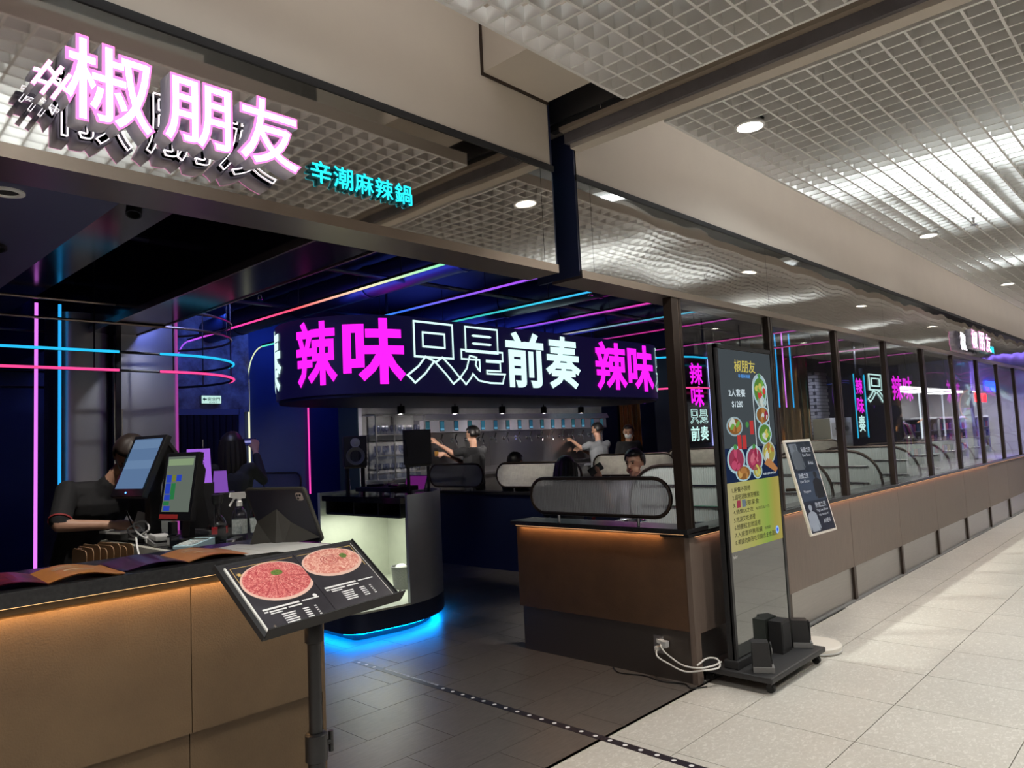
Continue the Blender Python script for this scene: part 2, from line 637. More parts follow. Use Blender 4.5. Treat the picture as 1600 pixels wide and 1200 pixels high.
# fire-shutter housing running out from the wall
sh = struct_root('shutter_housing')
M_shut = mat('shutter_steel', (0.13, 0.125, 0.13), 0.35, 0.8)
obj('side_plate', MB().box(-1.09, -1.06, -9, 0.0, 3.40, 3.95), M_black, sh)
obj('rail', MB().box(-1.10, -1.02, -9, 0.0, 3.375, 3.40).box(-1.105, -1.09, -9, 0.0, 3.44, 3.452), M_shut, sh)
obj('curtain_box', MB().box(-1.05, -1.0, -9, 0.1, 3.24, 3.375), M_shut, sh)
obj('slot', MB().box(-1.035, -0.99, -9, 0.1, 3.205, 3.24), M_matteblack, sh)
obj('lip', MB().box(-1.05, -0.985, -9, 0.02, 3.182, 3.205), mat('lip_paint', (0.30, 0.24, 0.19), 0.6), sh)
obj('channel', MB().box(-1.01, -0.97, -9, 0.02, 3.125, 3.182), mat('channel_paint', (0.17, 0.155, 0.165), 0.6, noise=6, col2=(0.12, 0.11, 0.115)), sh)
obj('edge_angle', MB().box(-0.985, -0.905, -9, 0.0, 3.098, 3.125), M_beige, sh)
for k in range(6):
    obj('bolt', MB().lathe([(0.006, 0), (0.006, 0.018), (0.003, 0.02)], (-1.03, -0.25 - 0.55 * k, 3.222), 8), M_chrome, sh)
obj('slot_wall', MB().box(-1.168, -1.15, 0.0, 0.3, 2.4, 3.95).box(-0.965, -0.945, 0.0, 0.3, 2.4, 3.2).box(-1.17, -0.94, 0.28, 0.3, 2.95, 3.95), M_navy, sh)

# ---- open-cell ceiling: white blades on a 10 cm grid, bottom at 3.1 m
BH, BT = 0.062, 0.011
def open_grid(name, x0, x1, y0, y1):
    root = struct_root(name)
    nx = int(round((x1 - x0) / 0.1))
    ny = int(round((y0 - y1) / 0.1))
    bx_ = MB().box(x0, x1, -BT / 2, BT / 2, 3.1, 3.1 + BH).mesh('blade', M_grid)
    by_ = MB().box(-BT / 2, BT / 2, y1, y0, 3.1, 3.1 + BH).mesh('blade', M_grid)
    for j in range(1, ny):
        link('blade', bx_, root, (0, y0 - 0.1 * j, 0))
    n_sep = min(nx, 130)
    for i in range(1, n_sep):
        link('blade', by_, root, (x0 + 0.1 * i, 0, 0))
    if nx > n_sep:
        mb = MB()
        for i in range(n_sep, nx):
            mb.box(x0 + 0.1 * i - BT / 2, x0 + 0.1 * i + BT / 2, y1, y0, 3.1, 3.1 + BH)
        o = obj('far_blades', mb, M_grid, root)
        o['kind'] = 'stuff'
    rim = MB().box(x0 - 0.012, x1, y0 - 0.004, y0 + 0.012, 3.096, 3.1 + BH).box(x0 - 0.012, x1, y1 - 0.012, y1 + 0.004, 3.096, 3.1 + BH)
    rim.box(x0 - 0.012, x0 + 0.004, y1, y0, 3.096, 3.1 + BH).box(x1 - 0.004, x1 + 0.012, y1, y0, 3.096, 3.1 + BH)
    obj('rim', rim, M_grid, root)
    return root
open_grid('ceiling_grid_near', -7.257, -1.257, -0.547, -4.047)
open_grid('ceiling_grid_far', -0.868, 17.132, -0.537, -4.037)

# downlights set into the grid
M_lamp = glow('downlight_glow', (1.0, 0.93, 0.82), 14.0)
def downlight(x, y, label):
    t = thing('downlight', label, 'light', (x, y, 3.09), 0, 'recessed downlights in the mall ceiling grid')
    obj('ring', MB().lathe([(0.075, 0.012), (0.078, 0.0), (0.066, -0.004), (0.062, 0.004), (0.062, 0.03), (0.075, 0.03)], n=28), M_white, t, True)
    obj('lens', MB().lathe([(0.0, 0.006), (0.05, 0.006), (0.061, 0.010), (0.061, 0.014), (0, 0.014)], n=28), M_lamp, t, True)
_dl = ['bright round downlight in the ceiling grid nearest the shutter track', 'round downlight in the ceiling grid beside the fire sprinkler, second from the shutter track', 'round downlight at the far right of the ceiling grid']
for k, (x, y) in enumerate(DOWNLIGHTS):
    if y == -0.8 and x > -1 and k < 3:
        downlight(x, y, _dl[k])
    else:
        downlight(x, y, 'round recessed downlight in the white mall ceiling grid, outside the picture')
# fluorescent fixtures above the grid
M_tube = glow('fluorescent_tube', (0.88, 0.97, 1.0), 1.2)
for x, y, l in TUBE_ROWS:
    t = thing('fluorescent_fixture', 'cool white fluorescent batten glowing above the ceiling grid', 'light', (x, y, 3.46), 0, 'battens above the ceiling grid')
    obj('tray', MB().box(-0.09, 0.09, -l / 2, l / 2, 0.03, 0.07), M_white, t)
    for s in (-1, 1):
        obj('tube', MB().tube([(s * 0.05, -l / 2 + 0.02, 0.012), (s * 0.05, l / 2 - 0.02, 0.012)], 0.014, 10), M_tube, t, True)
for x, l in ((-3.15, 1.3), (1.75, 1.7)):
    t = thing('fluorescent_fixture', 'cool white fluorescent batten glowing above the ceiling grid', 'light', (x, -1.22, 3.46), 0, 'battens above the ceiling grid')
    obj('tray', MB().box(-l / 2, l / 2, -0.09, 0.09, 0.03, 0.07), M_white, t)
    for s in (-1, 1):
        obj('tube', MB().tube([(-l / 2 + 0.02, s * 0.05, 0.012), (l / 2 - 0.02, s * 0.05, 0.012)], 0.014, 10), M_tube, t, True)
# sprinkler under the grid
def sprinkler(x, y, z, label, up=0.06):
    t = thing('fire_sprinkler', label, 'sprinkler', (x, y, z))
    obj('pipe', MB().tube([(0, 0, up), (0, 0, 0)], 0.012, 10), M_chrome, t)
    obj('frame', MB().tube([(0.012, 0, 0), (0.02, 0, -0.02), (0.006, 0, -0.04)], 0.004, 6).tube([(-0.012, 0, 0), (-0.02, 0, -0.02), (-0.006, 0, -0.04)], 0.004, 6), M_chrome, t)
    obj('deflector', MB().lathe([(0.024, -0.046), (0.026, -0.043), (0, -0.04)], n=16), M_chrome, t)
sprinkler(2.55, -1.18, 3.09, 'chrome fire sprinkler head hanging under the white ceiling grid')

# ---- mirror fascia panels
def fascia(name, xs, m, z0=2.428, z1=2.925):
    root = struct_root(name)
    for a, b in zip(xs, xs[1:]):
        obj('mirror_panel', MB().box(a + 0.0015, b - 0.0015, -0.006, 0.02, z0, z1), m, root)
    obj('backing', MB().box(xs[0], xs[-1], 0.02, 0.16, z0, z1 + 0.03), M_matteblack, root)
    tr = MB().box(xs[0] - 0.004, xs[-1] + 0.01, -0.014, 0.20, 2.385, z0)
    obj('bottom_trim', tr, M_bronze, root)
    return root
fascia('trim_3', [-8.0, -5.6, -3.75, -1.255, -1.165], M_mirror)
fascia('trim_4', [-0.955, -0.84, 1.37, 4.11, 6.85, 9.59, 12.3, 17], M_mirror_far)

# ---- low wall under the windows, with sill, recessed steel kick and warm light strip
lw = struct_root('wall_low')
posts = [0.0] + [1.37 * k for k in range(1, 12)]
for a, b in zip(posts, posts[1:]):
    a2 = a + (0.045 if a == 0 else 0.0)
    obj('panel', MB().box(a2 + 0.003, b - 0.003, 0.0, 0.06, 0.292, 0.872), M_wood, lw)
    obj('kick_plate', MB().box(a2 + 0.03, b - 0.025, 0.018, 0.06, 0.012, 0.292), M_steel, lw)
    obj('kick_post', MB().box(b - 0.025, b + 0.028, -0.002, 0.06, 0.0, 0.292), M_dkbronze, lw)
obj('core', MB().box(0.03, 16.5, 0.06, 0.14, 0.0, 0.885), M_matteblack, lw)
obj('base_strip', MB().box(0.03, 16.5, -0.012, 0.02, 0.0, 0.012), M_grey, lw)
obj('sill', MB().box(-0.045, 16.5, -0.018, 0.19, 0.885, 0.915, 0.003), M_stone_black, lw)
M_strip = glow('warm_strip', (1.0, 0.52, 0.24), 2.2)
obj('light_strip', MB().box(0.05, 16.5, -0.004, 0.006, 0.8805, 0.885), M_strip, lw)
# corner and end wall facing the entrance
ew = struct_root('wall_end')
M_brown_dk = mat('dark_brown_panel', (0.115, 0.062, 0.033), 0.55, noise=7, col2=(0.085, 0.046, 0.026), bump=0.12, bscale=160)
obj('panel', MB().box(-0.02, 0.10, 0.012, 1.455, 0.312, 0.892), M_brown_dk, ew)
obj('corner_post', MB().box(-0.024, 0.042, -0.006, 0.03, 0.0, 0.892), M_wood, ew)
obj('kick_plate', MB().box(-0.012, 0.10, 0.03, 1.43, 0.0, 0.312), mat('dark_steel', (0.16, 0.14, 0.125), 0.42, 0.8), ew)
obj('counter_top', MB().box(-0.055, 0.20, -0.018, 1.485, 0.905, 0.938, 0.003), M_stone_black, ew)
obj('light_strip', MB().box(-0.045, -0.035, 0.02, 1.44, 0.9025, 0.905), M_strip, ew)
area('end_wall_strip_light', (-0.038, 0.73, 0.896), 0.012, 1.36, 1.6, (1.0, 0.52, 0.2))
area('low_wall_strip_light', (4.2, -0.012, 0.880), 8.2, 0.010, 3.0, (1.0, 0.50, 0.30))
# three-socket steel outlet on the end wall
so = thing('power_outlet', 'steel power outlet plate low on the dark end wall with white plugs', 'outlet', (-0.012, 0.265, 0.205))
obj('plate', MB().box(-0.008, 0.0, -0.035, 0.035, -0.055, 0.055, 0.002), M_steel_lt, so)
for dz in (0.022, -0.022):
    obj('socket', MB().box(-0.011, -0.006, -0.012, 0.012, dz - 0.012, dz + 0.012), M_white, so)

# ---- window posts and panes
wf = 0
def post(x, w=0.075):
    global wf
    wf += 1
    t = struct_root('trim_%d' % (7 + wf))
    g = 0.010
    obj('mullion', MB().box(x - w / 2, x - g / 2, -0.004, 0.05, 0.915, 2.388), M_dkbronze, t)
    obj('mullion', MB().box(x + g / 2, x + w / 2, -0.004, 0.05, 0.915, 2.388), M_dkbronze, t)
    obj('gasket', MB().box(x - g / 2, x + g / 2, 0.006, 0.05, 0.915, 2.388), M_bronze, t)
cp = struct_root('trim_7')
obj('post', MB().box(-0.055, 0.018, -0.005, 0.055, 0.938, 2.388), M_dkbronze, cp)
obj('cover_strip', MB().box(0.018, 0.030, -0.002, 0.045, 0.938, 2.388), M_bronze, cp)
obj('post', MB().box(0.030, 0.058, -0.005, 0.055, 0.915, 2.388), M_dkbronze, cp)
for x in posts[1:]:
    post(x)
for k, (a, b) in enumerate(zip(posts, posts[1:])):
    x0 = a + (0.058 if k == 0 else 0.04)
    p = struct('window_%d' % (k + 1), MB().box(x0, b - 0.04, 0.018, 0.026, 0.915, 2.388), M_glass)

# ---- restaurant shell
struct('ceiling', MB().box(-9, 18, 0.16, 8.2, 3.42, 3.5), M_ceil)
struct('wall_back', MB().box(-9, 18, 7.45, 7.6, 0, 3.42), M_navy_wall)
struct('wall_left', MB().box(-9.1, -9, 0, 8, 0, 3.42), M_navy)
struct('wall_right', MB().box(17.0, 17.1, 0.2, 7.45, 0, 3.42), mirror_mat('mirror_wall', (0.62, 0.60, 0.66), 0.010, 1.6, (1, 1, 1)))
struct('wall_front_far', MB().box(-9, -6.5, 0.2, 0.3, 0, 2.4), M_navy)
# smooth lower ceiling over the cash counter
sf = struct('ceiling_lowered', MB().box(-9, -3.12, 0.2, 5.0, 2.47, 2.62), mat('navy_soffit', (0.06, 0.066, 0.13), 0.5))
t = thing('downlight', 'unlit recessed downlight in the dark soffit above the cash counter', 'light', (-3.45, 0.56, 2.468))
obj('ring', MB().lathe([(0.055, 0.003), (0.055, -0.004), (0.04, -0.006), (0.036, 0.003)], n=24), M_white, t, True)
obj('lens', MB().lathe([(0.0, 0.0), (0.036, 0.0), (0.036, 0.003)], n=24), M_matteblack, t)
t = thing('air_diffuser', 'round dark air diffuser in the soffit at the left edge', 'vent', (-3.38, 1.35, 2.468))
for r_ in (0.10, 0.075, 0.05, 0.025):
    obj('ring', MB().lathe([(r_, 0), (r_, -0.012), (r_ - 0.008, -0.014), (r_ - 0.012, 0)], n=24), M_matteblack, t, True)
# glossy dark beams along the room, one over the steel pier
M_beam = mat('beam_gloss', (0.012, 0.011, 0.018), 0.16)
struct('ceiling_beam', MB().box(-2.06, -1.70, 0.22, 7.45, 2.60, 3.42), M_beam)
struct('ceiling_beam_low', MB().box(-2.95, -2.55, 0.22, 7.45, 2.78, 3.42), M_beam)
struct('trim_5', MB().box(-2.075, -2.06, 0.22, 4.32, 2.592, 2.64).box(-1.70, -1.685, 0.22, 4.32, 2.592, 2.64), mat('beam_edge', (0.30, 0.26, 0.24), 0.25, 0.8))
# ducts and pipes under the dark ceiling
M_duct = mat('duct_blue_black', (0.030, 0.036, 0.085), 0.4, 0.3)
for k, (x, r_, z) in enumerate([(0.35, 0.16, 3.22), (2.35, 0.18, 3.22), (3.45, 0.15, 3.24), (4.5, 0.16, 3.24)]):
    t = thing('air_duct', ['round dark duct along the ceiling between the first and second light lines', 'round dark duct along the ceiling right of the blue light line', 'round dark duct along the ceiling right of the pink light line', 'dark duct along the ceiling furthest right'][k], 'duct', (x, 0, z))
    obj('pipe', MB().tube([(0, 0.3, 0), (0, 7.4, 0)], r_, 18), M_duct, t, True)
    for j in range(5):
        obj('collar', MB().lathe([(r_ + 0.01, -0.02), (r_ + 0.01, 0.02)], n=18), M_duct, t, True, loc=(0, 0.9 + 1.4 * j, 0), rot=(PI / 2, 0, 0))
for k in range(3):
    tag(obj('ceiling_pipe', MB().tube([(-2.5, 1.35 + 1.7 * k, 3.10), (7.4, 1.35 + 1.7 * k, 3.10)], 0.022, 8), M_duct, None, True), ['thin dark pipe crossing the ceiling nearest the entrance', 'thin dark pipe crossing the middle of the ceiling', 'thin dark pipe crossing the ceiling at the back'][k], 'pipe')
sprinkler(0.95, 1.25, 3.06, 'small sprinkler head under the dark restaurant ceiling by the violet light line', 0.36)
sprinkler(2.05, 2.2, 3.06, 'small sprinkler head under the dark ceiling beside the blue light line', 0.36)
sprinkler(-0.6, 4.2, 3.06, 'small sprinkler head near the ceiling by the red light line', 0.36)

# back wall: door with curtain, rough concrete above, green exit sign
struct('wall_concrete', MB().box(-0.6, 0.90, 7.40, 7.45, 2.12, 3.42), mat('stained_concrete', (0.50, 0.46, 0.50), 0.85, noise=4.5, col2=(0.13, 0.075, 0.07), bump=0.3, bscale=15))
dr = struct_root('door_1')
obj('frame', MB().box(-0.25, 0.74, 7.36, 7.45, 2.08, 2.16).box(0.72, 0.80, 7.36, 7.45, 0, 2.16), mat('door_frame', (0.20, 0.19, 0.30), 0.4), dr)
M_curt = mat('plum_curtain', (0.022, 0.012, 0.022), 0.8)
for k in range(11):
    x = -0.25 + 0.088 * k
    obj('curtain_fold', MB().tube([(x + 0.044, 7.40, 0.02), (x + 0.044, 7.40, 2.08)], 0.048, 8), M_curt, dr, True)
obj('handle', MB().tube([(0.20, 7.33, 1.25), (0.20, 7.33, 1.75)], 0.012, 8), M_chrome, dr, True)
ex = thing('exit_sign', 'lit white and green exit sign on the concrete above the curtained door', 'sign', (0.335, 7.37, 2.285))
obj('case', MB().box(-0.14, 0.14, -0.02, 0.03, -0.06, 0.06, 0.004), M_grey, ex)
obj('face', MB().box(-0.133, 0.133, -0.024, -0.018, -0.052, 0.052), glow('exit_face', (0.62, 0.95, 0.88), 0.85), ex)
M_green = mat('exit_green', (0.0, 0.12, 0.06), 0.6)
letter('lettering', '安全門', -0.055, -0.015, 0.17, 0.045, M_green, ex, y=-0.026, offset=0.01)
letter('lettering', 'EXIT', -0.03, -0.045, 0.11, 0.018, M_green, ex, y=-0.026)
obj('arrow', MB().prism([(-0.12, 0.005), (-0.095, 0.03), (-0.095, 0.012), (-0.065, 0.012), (-0.065, -0.004), (-0.095, -0.004), (-0.095, -0.02)], 'y', -0.027, -0.024), M_green, ex)

# steel pier with rounded edge, glossy post in front
def rounded_rect(x0, x1, y0, y1, r, n=8):
    pts = []
    for cx, cy, a0 in ((x1 - r, y0 + r, -90), (x1 - r, y1 - r, 0), (x0 + r, y1 - r, 90), (x0 + r, y0 + r, 180)):
        for k in range(n + 1):
            a = R(a0 + 90 * k / n)
            pts.append((cx + r * math.cos(a), cy + r * math.sin(a)))
    return pts
M_steelwall = mat('steel_cladding', (0.50, 0.50, 0.53), 0.34, 0.9, noise=3, col2=(0.44, 0.44, 0.47), stretch=(1, 1, 0.3))
pier = struct_root('wall_pier')
obj('cladding', MB().prism(rounded_rect(-2.30, -1.885, 4.30, 4.80, 0.14), 'z', 0, 2.76), M_steelwall, pier, True)
obj('cladding', MB().prism(rounded_rect(-1.845, -1.36, 4.30, 4.80, 0.02, 3), 'z', 0, 2.76), M_steelwall, pier, True)
obj('corner_light_paint', MB().box(-1.368, -1.352, 4.29, 4.31, 0.0, 2.76), glow('painted_pink_light', (0.62, 0.10, 0.55), 0.55), pier)  # no lamp: pink light on the steel edge, put in as a glow
gp = struct_root('trim_6')
obj('post', MB().box(-1.885, -1.845, 4.235, 4.30, 0, 2.6), mat('post_gloss', (0.05, 0.045, 0.05), 0.2, 0.7), gp)
obj('chrome_strip', MB().box(-1.897, -1.887, 4.25, 4.29, 0, 2.45).box(-1.843, -1.828, 4.25, 4.29, 0, 1.95), M_chrome, gp)
# ================================================================== SIGNS AND LIGHT LINES
# ---- big channel-letter sign on the mirror fascia
M_pinkface = glow('pink_letter_face', (1.0, 0.24, 0.62), 1.6)
M_pinkcore = glow('pink_letter_core', (1.0, 0.86, 0.97), 2.8)
M_return = mat('letter_return', (0.72, 0.70, 0.86), 0.4)
M_halo = glow('letter_halo_line', (1.0, 0.93, 1.0), 2.6)
def channel_letter(parent, ch, x0, x1, z0, z1, y=-0.135, depth=0.075, off=0.038, halo=True):
    w, h = x1 - x0, z1 - z0
    t = thing('channel_letter', 'x', 'sign')
    t.parent = parent
    del t['label'], t['category']
    t.name = 'channel_letter'
    # return (sides), face, inner core of the face, lit line around the back
    me, mw, mh = text_mesh(ch, offset=off, extrude=0.5)
    sx, sz = w / mw, h / mh
    me.transform(Matrix(((sx, 0, 0, x0), (0, 0, -depth, y + depth / 2), (0, sz, 0, z0), (0, 0, 0, 1))))
    me.materials.append(M_return)
    link('return', me, t)
    me, a, b = text_mesh(ch, offset=off)
    me.transform(Matrix(((sx, 0, 0, x0), (0, 0, -1, y - 0.003), (0, sz, 0, z0), (0, 0, 0, 1))))
    me.materials.append(M_pinkface)
    link('face', me, t)
    me, a, b = text_mesh(ch, offset=0.006)
    me.transform(Matrix(((sx, 0, 0, x0 + (mw - a) / 2 * sx), (0, 0, -1, y - 0.005), (0, sz, 0, z0 + (mh - b) / 2 * sz), (0, 0, 0, 1))))
    me.materials.append(M_pinkcore)
    link('lit_core', me, t)
    if halo:
        me, a, b = text_mesh(ch, outline=0.0045)
        me.transform(Matrix(((sx, 0, 0, x0), (0, 0, -sx, -0.010), (0, sz, 0, z0), (0, 0, 0, 1))))
        me.materials.append(M_halo)
        link('back_light_line', me, t)
    return t
sg = thing('shop_sign', 'large glowing pink channel letters on the mirrored fascia', 'sign', (0, 0, 0))
channel_letter(sg, '椒', -3.468, -3.215, 2.490, 2.752)
channel_letter(sg, '朋', -3.195, -2.968, 2.500, 2.727)
channel_letter(sg, '友', -2.955, -2.716, 2.496, 2.742)
# the tilted little character growing out of the first letter
pep = channel_letter(sg, '辛', -0.055, 0.055, -0.055, 0.055, off=0.02)
pep.location = (-3.490, 0, 2.588)
pep.rotation_euler = (0, R(-62), 0)
M_cyan = glow('cyan_letter', (0.02, 0.82, 1.0), 1.9)
M_cyan_side = mat('cyan_return', (0.02, 0.25, 0.30), 0.5)
sg2 = thing('shop_subtitle_sign', 'small glowing cyan letters beside the pink sign on the mirrored fascia', 'sign', (0, 0, 0))
for k, ch in enumerate('辛潮麻辣鍋'):
    x = -2.612 + 0.0985 * k
    letter('letter', ch, x, 2.535, 0.090, 0.086, M_cyan, sg2, y=-0.03, offset=0.012)
    letter('return', ch, x, 2.535, 0.090, 0.086, M_cyan_side, sg2, y=-0.016, depth=0.024, offset=0.011, extrude=0.5)
# same sign again far along the front
sg3 = thing('distant_shop_sign', 'far white and pink channel letters with a cyan bar above the windows', 'sign', (7.6, 0, 0))
for k, ch in enumerate('椒朋友'):
    channel_letter(sg3, ch, -0.25 + 0.42 * k, 0.10 + 0.42 * k, 2.49, 2.76, halo=(k == 0))
letter('cyan_lettering', '辛潮麻辣鍋', 1.05, 2.53, 0.55, 0.11, M_cyan, sg3, y=-0.05, offset=0.012)

# ---- LED display ring over the bar
LX0, LX1, LYC, LR, LZ0, LZ1 = 0.96, 5.40, 4.73, 0.98, 2.10, 2.92
ARC = PI * LR / 2
def led_point(s, d=0.0):
    """path along the display face: s = 0 where the left bend meets the straight front, going right; d = proud of the face"""
    r_ = LR + d
    if s < 0:
        a = min(-s / LR, PI)
        return LX0 - r_ * math.sin(a), LYC - r_ * math.cos(a)
    if s > LX1 - LX0:
        a = min((s - (LX1 - LX0)) / LR, PI)
        return LX1 + r_ * math.sin(a), LYC - r_ * math.cos(a)
    return LX0 + s, LYC - r_
ld = thing('led_display_ring', 'wraparound LED display with scrolling pink and white lettering over the bar', 'screen', (0, 0, 0))
outline = []
for k in range(49):
    outline.append(led_point(-PI * LR + PI * LR * k / 48.0))
for k in range(49):
    outline.append(led_point(LX1 - LX0 + PI * LR * k / 48.0))
obj('screen', MB().prism(outline, 'z', LZ0, LZ1), mat('led_off', (0.006, 0.006, 0.012), 0.5, emit=(0.010, 0.008, 0.075), es=0.30), ld, True)
obj('canopy_rim', MB().prism([(LX0 + (x - LX0) * 0.97 if x < LX0 else (LX1 + (x - LX1) * 0.97 if x > LX1 else x), LYC + (y - LYC) * 0.97) for x, y in outline], 'z', LZ0 - 0.035, LZ0), M_navy, ld, True)
for x_ in (1.3, 3.18, 4.2, 5.35):
    obj('hanger', MB().tube([(x_, 4.7, LZ1), (x_, 4.7, 3.42)], 0.015, 8), M_matteblack, ld)
M_mag = glow('led_magenta', (1.0, 0.015, 0.92), 1.30)
M_ledw = glow('led_white', (0.70, 1.0, 0.97), 1.15)
def led_char(ch, s0, w, z0, z1, m, outline=0.0, off=0.028):
    me, mw, mh = text_mesh(ch, offset=(0.045 if outline else off), outline=outline, res=2)
    bm = bmesh.new()
    bm.from_mesh(me)
    bpy.data.meshes.remove(me)
    sx, sz = w / mw, (z1 - z0) / mh
    n = max(2, int(w / 0.035))
    for k in range(1, n):
        bmesh.ops.bisect_plane(bm, geom=bm.verts[:] + bm.edges[:] + bm.faces[:], plane_co=(mw * k / n, 0, 0), plane_no=(1, 0, 0))
    for v in bm.verts:
        x, y = led_point(s0 + v.co.x * sx, 0.008 + max(0.0, v.co.z) * 0.1)
        v.co = Vector((x, y, z0 + v.co.y * sz))
    me = bpy.data.meshes.new('character')
    bm.to_mesh(me)
    bm.free()
    me.materials.append(m)
    return link('character', me, ld)
for ch, a, b, m, ol in [('奏', -2.25, -1.67, M_ledw, 0), ('辣', -1.36, -0.87, M_mag, 0), ('味', -0.81, -0.15, M_mag, 0), ('只', -0.15, 0.63, M_ledw, 0.016), ('是', 0.60, 1.37, M_ledw, 0.016),
                        ('前', 1.38, 2.08, M_ledw, 0), ('奏', 2.11, 2.83, M_ledw, 0), ('辣', 3.17, 3.92, M_mag, 0), ('味', 3.95, 4.66, M_mag, 0), ('只', 4.73, 5.45, M_ledw, 0.013), ('是', 5.48, 6.20, M_ledw, 0.013), ('前', 6.23, 6.93, M_ledw, 0)]:
    led_char(ch, a, b - a, 2.19, 2.885, m, ol)
# little black spots hung under the display
for k in range(5):
    x = 1.62 + 0.90 * k
    t = thing('track_spotlight', 'small black spotlight under the LED display, number %s from the left' % ['one', 'two', 'three', 'four', 'five'][k], 'spotlight', (x, 4.9, 2.065), 0, 'spotlights under the LED display')
    obj('stem', MB().tube([(0, 0, 0), (0, 0, -0.04)], 0.008, 8), M_black, t)
    obj('can', MB().lathe([(0.045, -0.03), (0.048, -0.035), (0.048, -0.13), (0.04, -0.13), (0.036, -0.06)], n=18), M_black, t, True)
    obj('lens', MB().lathe([(0, -0.10), (0.038, -0.10), (0.038, -0.105), (0, -0.105)], n=18), glow('spot_lens', (1, 0.93, 0.85), 5.0), t)

# ---- pixel LED lines: along the ceiling, round a bend, down the back wall
PK, VI, BL, CY, GR, WH, RD = (1, 0.05, 0.45), (0.42, 0.10, 1.0), (0.05, 0.18, 1.0), (0.05, 0.65, 1.0), (0.10, 0.85, 0.55), (0.85, 0.9, 0.85), (1.0, 0.10, 0.15)
def led_line(x, stops, wall_col, label, w=0.0085, zb=0.9, s=1.15, rad=0.42, y0=0.24):
    t = thing('led_light_line', label, 'light', (x, 0, 0))
    Z, Y = 3.0, 7.42
    obj('ceiling_run', MB().box(-w, w, y0, Y - rad, Z - 0.008, Z + 0.008), glow_ramp('line_%s' % label[:24], 1, 0.6, 7.0, stops, s), t)
    arc = [(0, Y - rad + rad * math.sin(a), Z - rad + rad * math.cos(a)) for a in [PI / 2 * k / 10 for k in range(11)]]
    obj('bend', MB().tube(arc, w, 8), glow('bend_%s' % label[:24], wall_col[0], s * 0.9), t, True)
    if zb is not None:
        obj('wall_run', MB().box(-w, w, Y - 0.01, Y + 0.01, zb, Z - rad), glow('wallrun_%s' % label[:24], wall_col[1], s), t)
    obj('housing', MB().box(-w * 1.5, w * 1.5, y0, Y - rad, Z + 0.008, Z + 0.03), M_matteblack, t)
    for k in range(4):
        obj('hanger', MB().tube([(0, 0.9 + 1.7 * k, Z + 0.03), (0, 0.9 + 1.7 * k, 3.42)], 0.004, 6), M_matteblack, t)
    return t
led_line(-0.12, [(0.0, GR), (0.22, (0.25, 0.9, 0.5)), (0.40, (0.9, 0.75, 0.5)), (0.58, RD), (0.8, PK), (1.0, VI)], (VI, VI), 'ceiling light line fading from green to red and bending down at the back wall')
led_line(0.90, [(0.0, VI), (0.28, VI), (0.5, BL), (0.8, CY), (1.0, GR)], ((0.8, 0.95, 0.6), (0.95, 0.95, 0.65)), 'violet to blue ceiling light line ending in a pale arch on the blue wall', s=1.05)
led_line(1.84, [(0.0, BL), (0.30, CY), (0.5, (0.05, 0.6, 0.5)), (0.8, CY), (1.0, PK)], (PK, (1.0, 0.07, 0.50)), 'blue to teal ceiling light line ending in a pink vertical on the blue wall', s=1.0)
led_line(2.93, [(0.0, RD), (0.2, PK), (0.45, VI), (1.0, BL)], (VI, VI), 'pink to violet ceiling light line right of the blue one', s=0.9, zb=2.2)
led_line(3.92, [(0.0, CY), (0.28, CY), (0.55, (0.6, 0.55, 0.6)), (1.0, WH)], (WH, WH), 'thin pale cyan ceiling light line near the corner post', s=0.6, zb=2.2)
led_line(4.87, [(0.0, VI), (0.4, PK), (1.0, VI)], (WH, WH), 'thin faint purple ceiling light line behind the corner post', s=0.5, zb=2.2)
led_line(-1.05, [(0.0, CY), (0.2, CY), (0.5, BL), (1.0, VI)], (VI, VI), 'short cyan ceiling light line seen through the shutter slot', s=1.2, zb=None)
for k in range(4):
    led_line(6.9 + 1.0 * k * 2, [(0.0, VI), (0.4, PK), (1.0, BL)], (VI, VI), ['violet ceiling light line above the second window', 'violet ceiling light line above the fourth window', 'violet ceiling light line above the sixth window', 'violet ceiling light line above the eighth window'][k], s=0.5, zb=2.3)

# ---- neon verticals and hung rings around the steel pier
M_npink = glow('neon_lilac', (0.78, 0.20, 0.95), 1.15)
M_nblue = glow('neon_blue', (0.02, 0.36, 0.85), 1.25)
M_ncyan = glow('neon_cyan', (0.02, 0.48, 0.82), 1.2)
M_nrose = glow('neon_rose', (0.95, 0.07, 0.30), 1.15)
tag(obj('neon_tube', MB().tube([(-2.585, 3.75, 0.0), (-2.585, 3.75, 2.70)], 0.0115, 10), M_npink, None, True), 'lilac vertical neon tube standing left of the steel pier', 'neon light')
tag(obj('neon_tube', MB().tube([(-2.30, 4.25, 0.0), (-2.30, 4.25, 2.80)], 0.0115, 10), M_nblue, None, True), 'blue vertical neon tube on the edge of the steel pier', 'neon light')
def stadium(x0, x1, y0, y1, z, n=14):
    r_ = (y1 - y0) / 2
    yc = (y0 + y1) / 2
    pts = [(x1 - r_ + r_ * math.sin(PI * k / n), yc - r_ * math.cos(PI * k / n), z) for k in range(n + 1)]
    pts += [(x0 + r_ - r_ * math.sin(PI * k / n), yc + r_ * math.cos(PI * k / n), z) for k in range(n + 1)]
    return pts
RX0, RX1, RY0, RY1 = -4.4, -0.83, 3.72, 5.30
RC = (RY1 - RY0) / 2
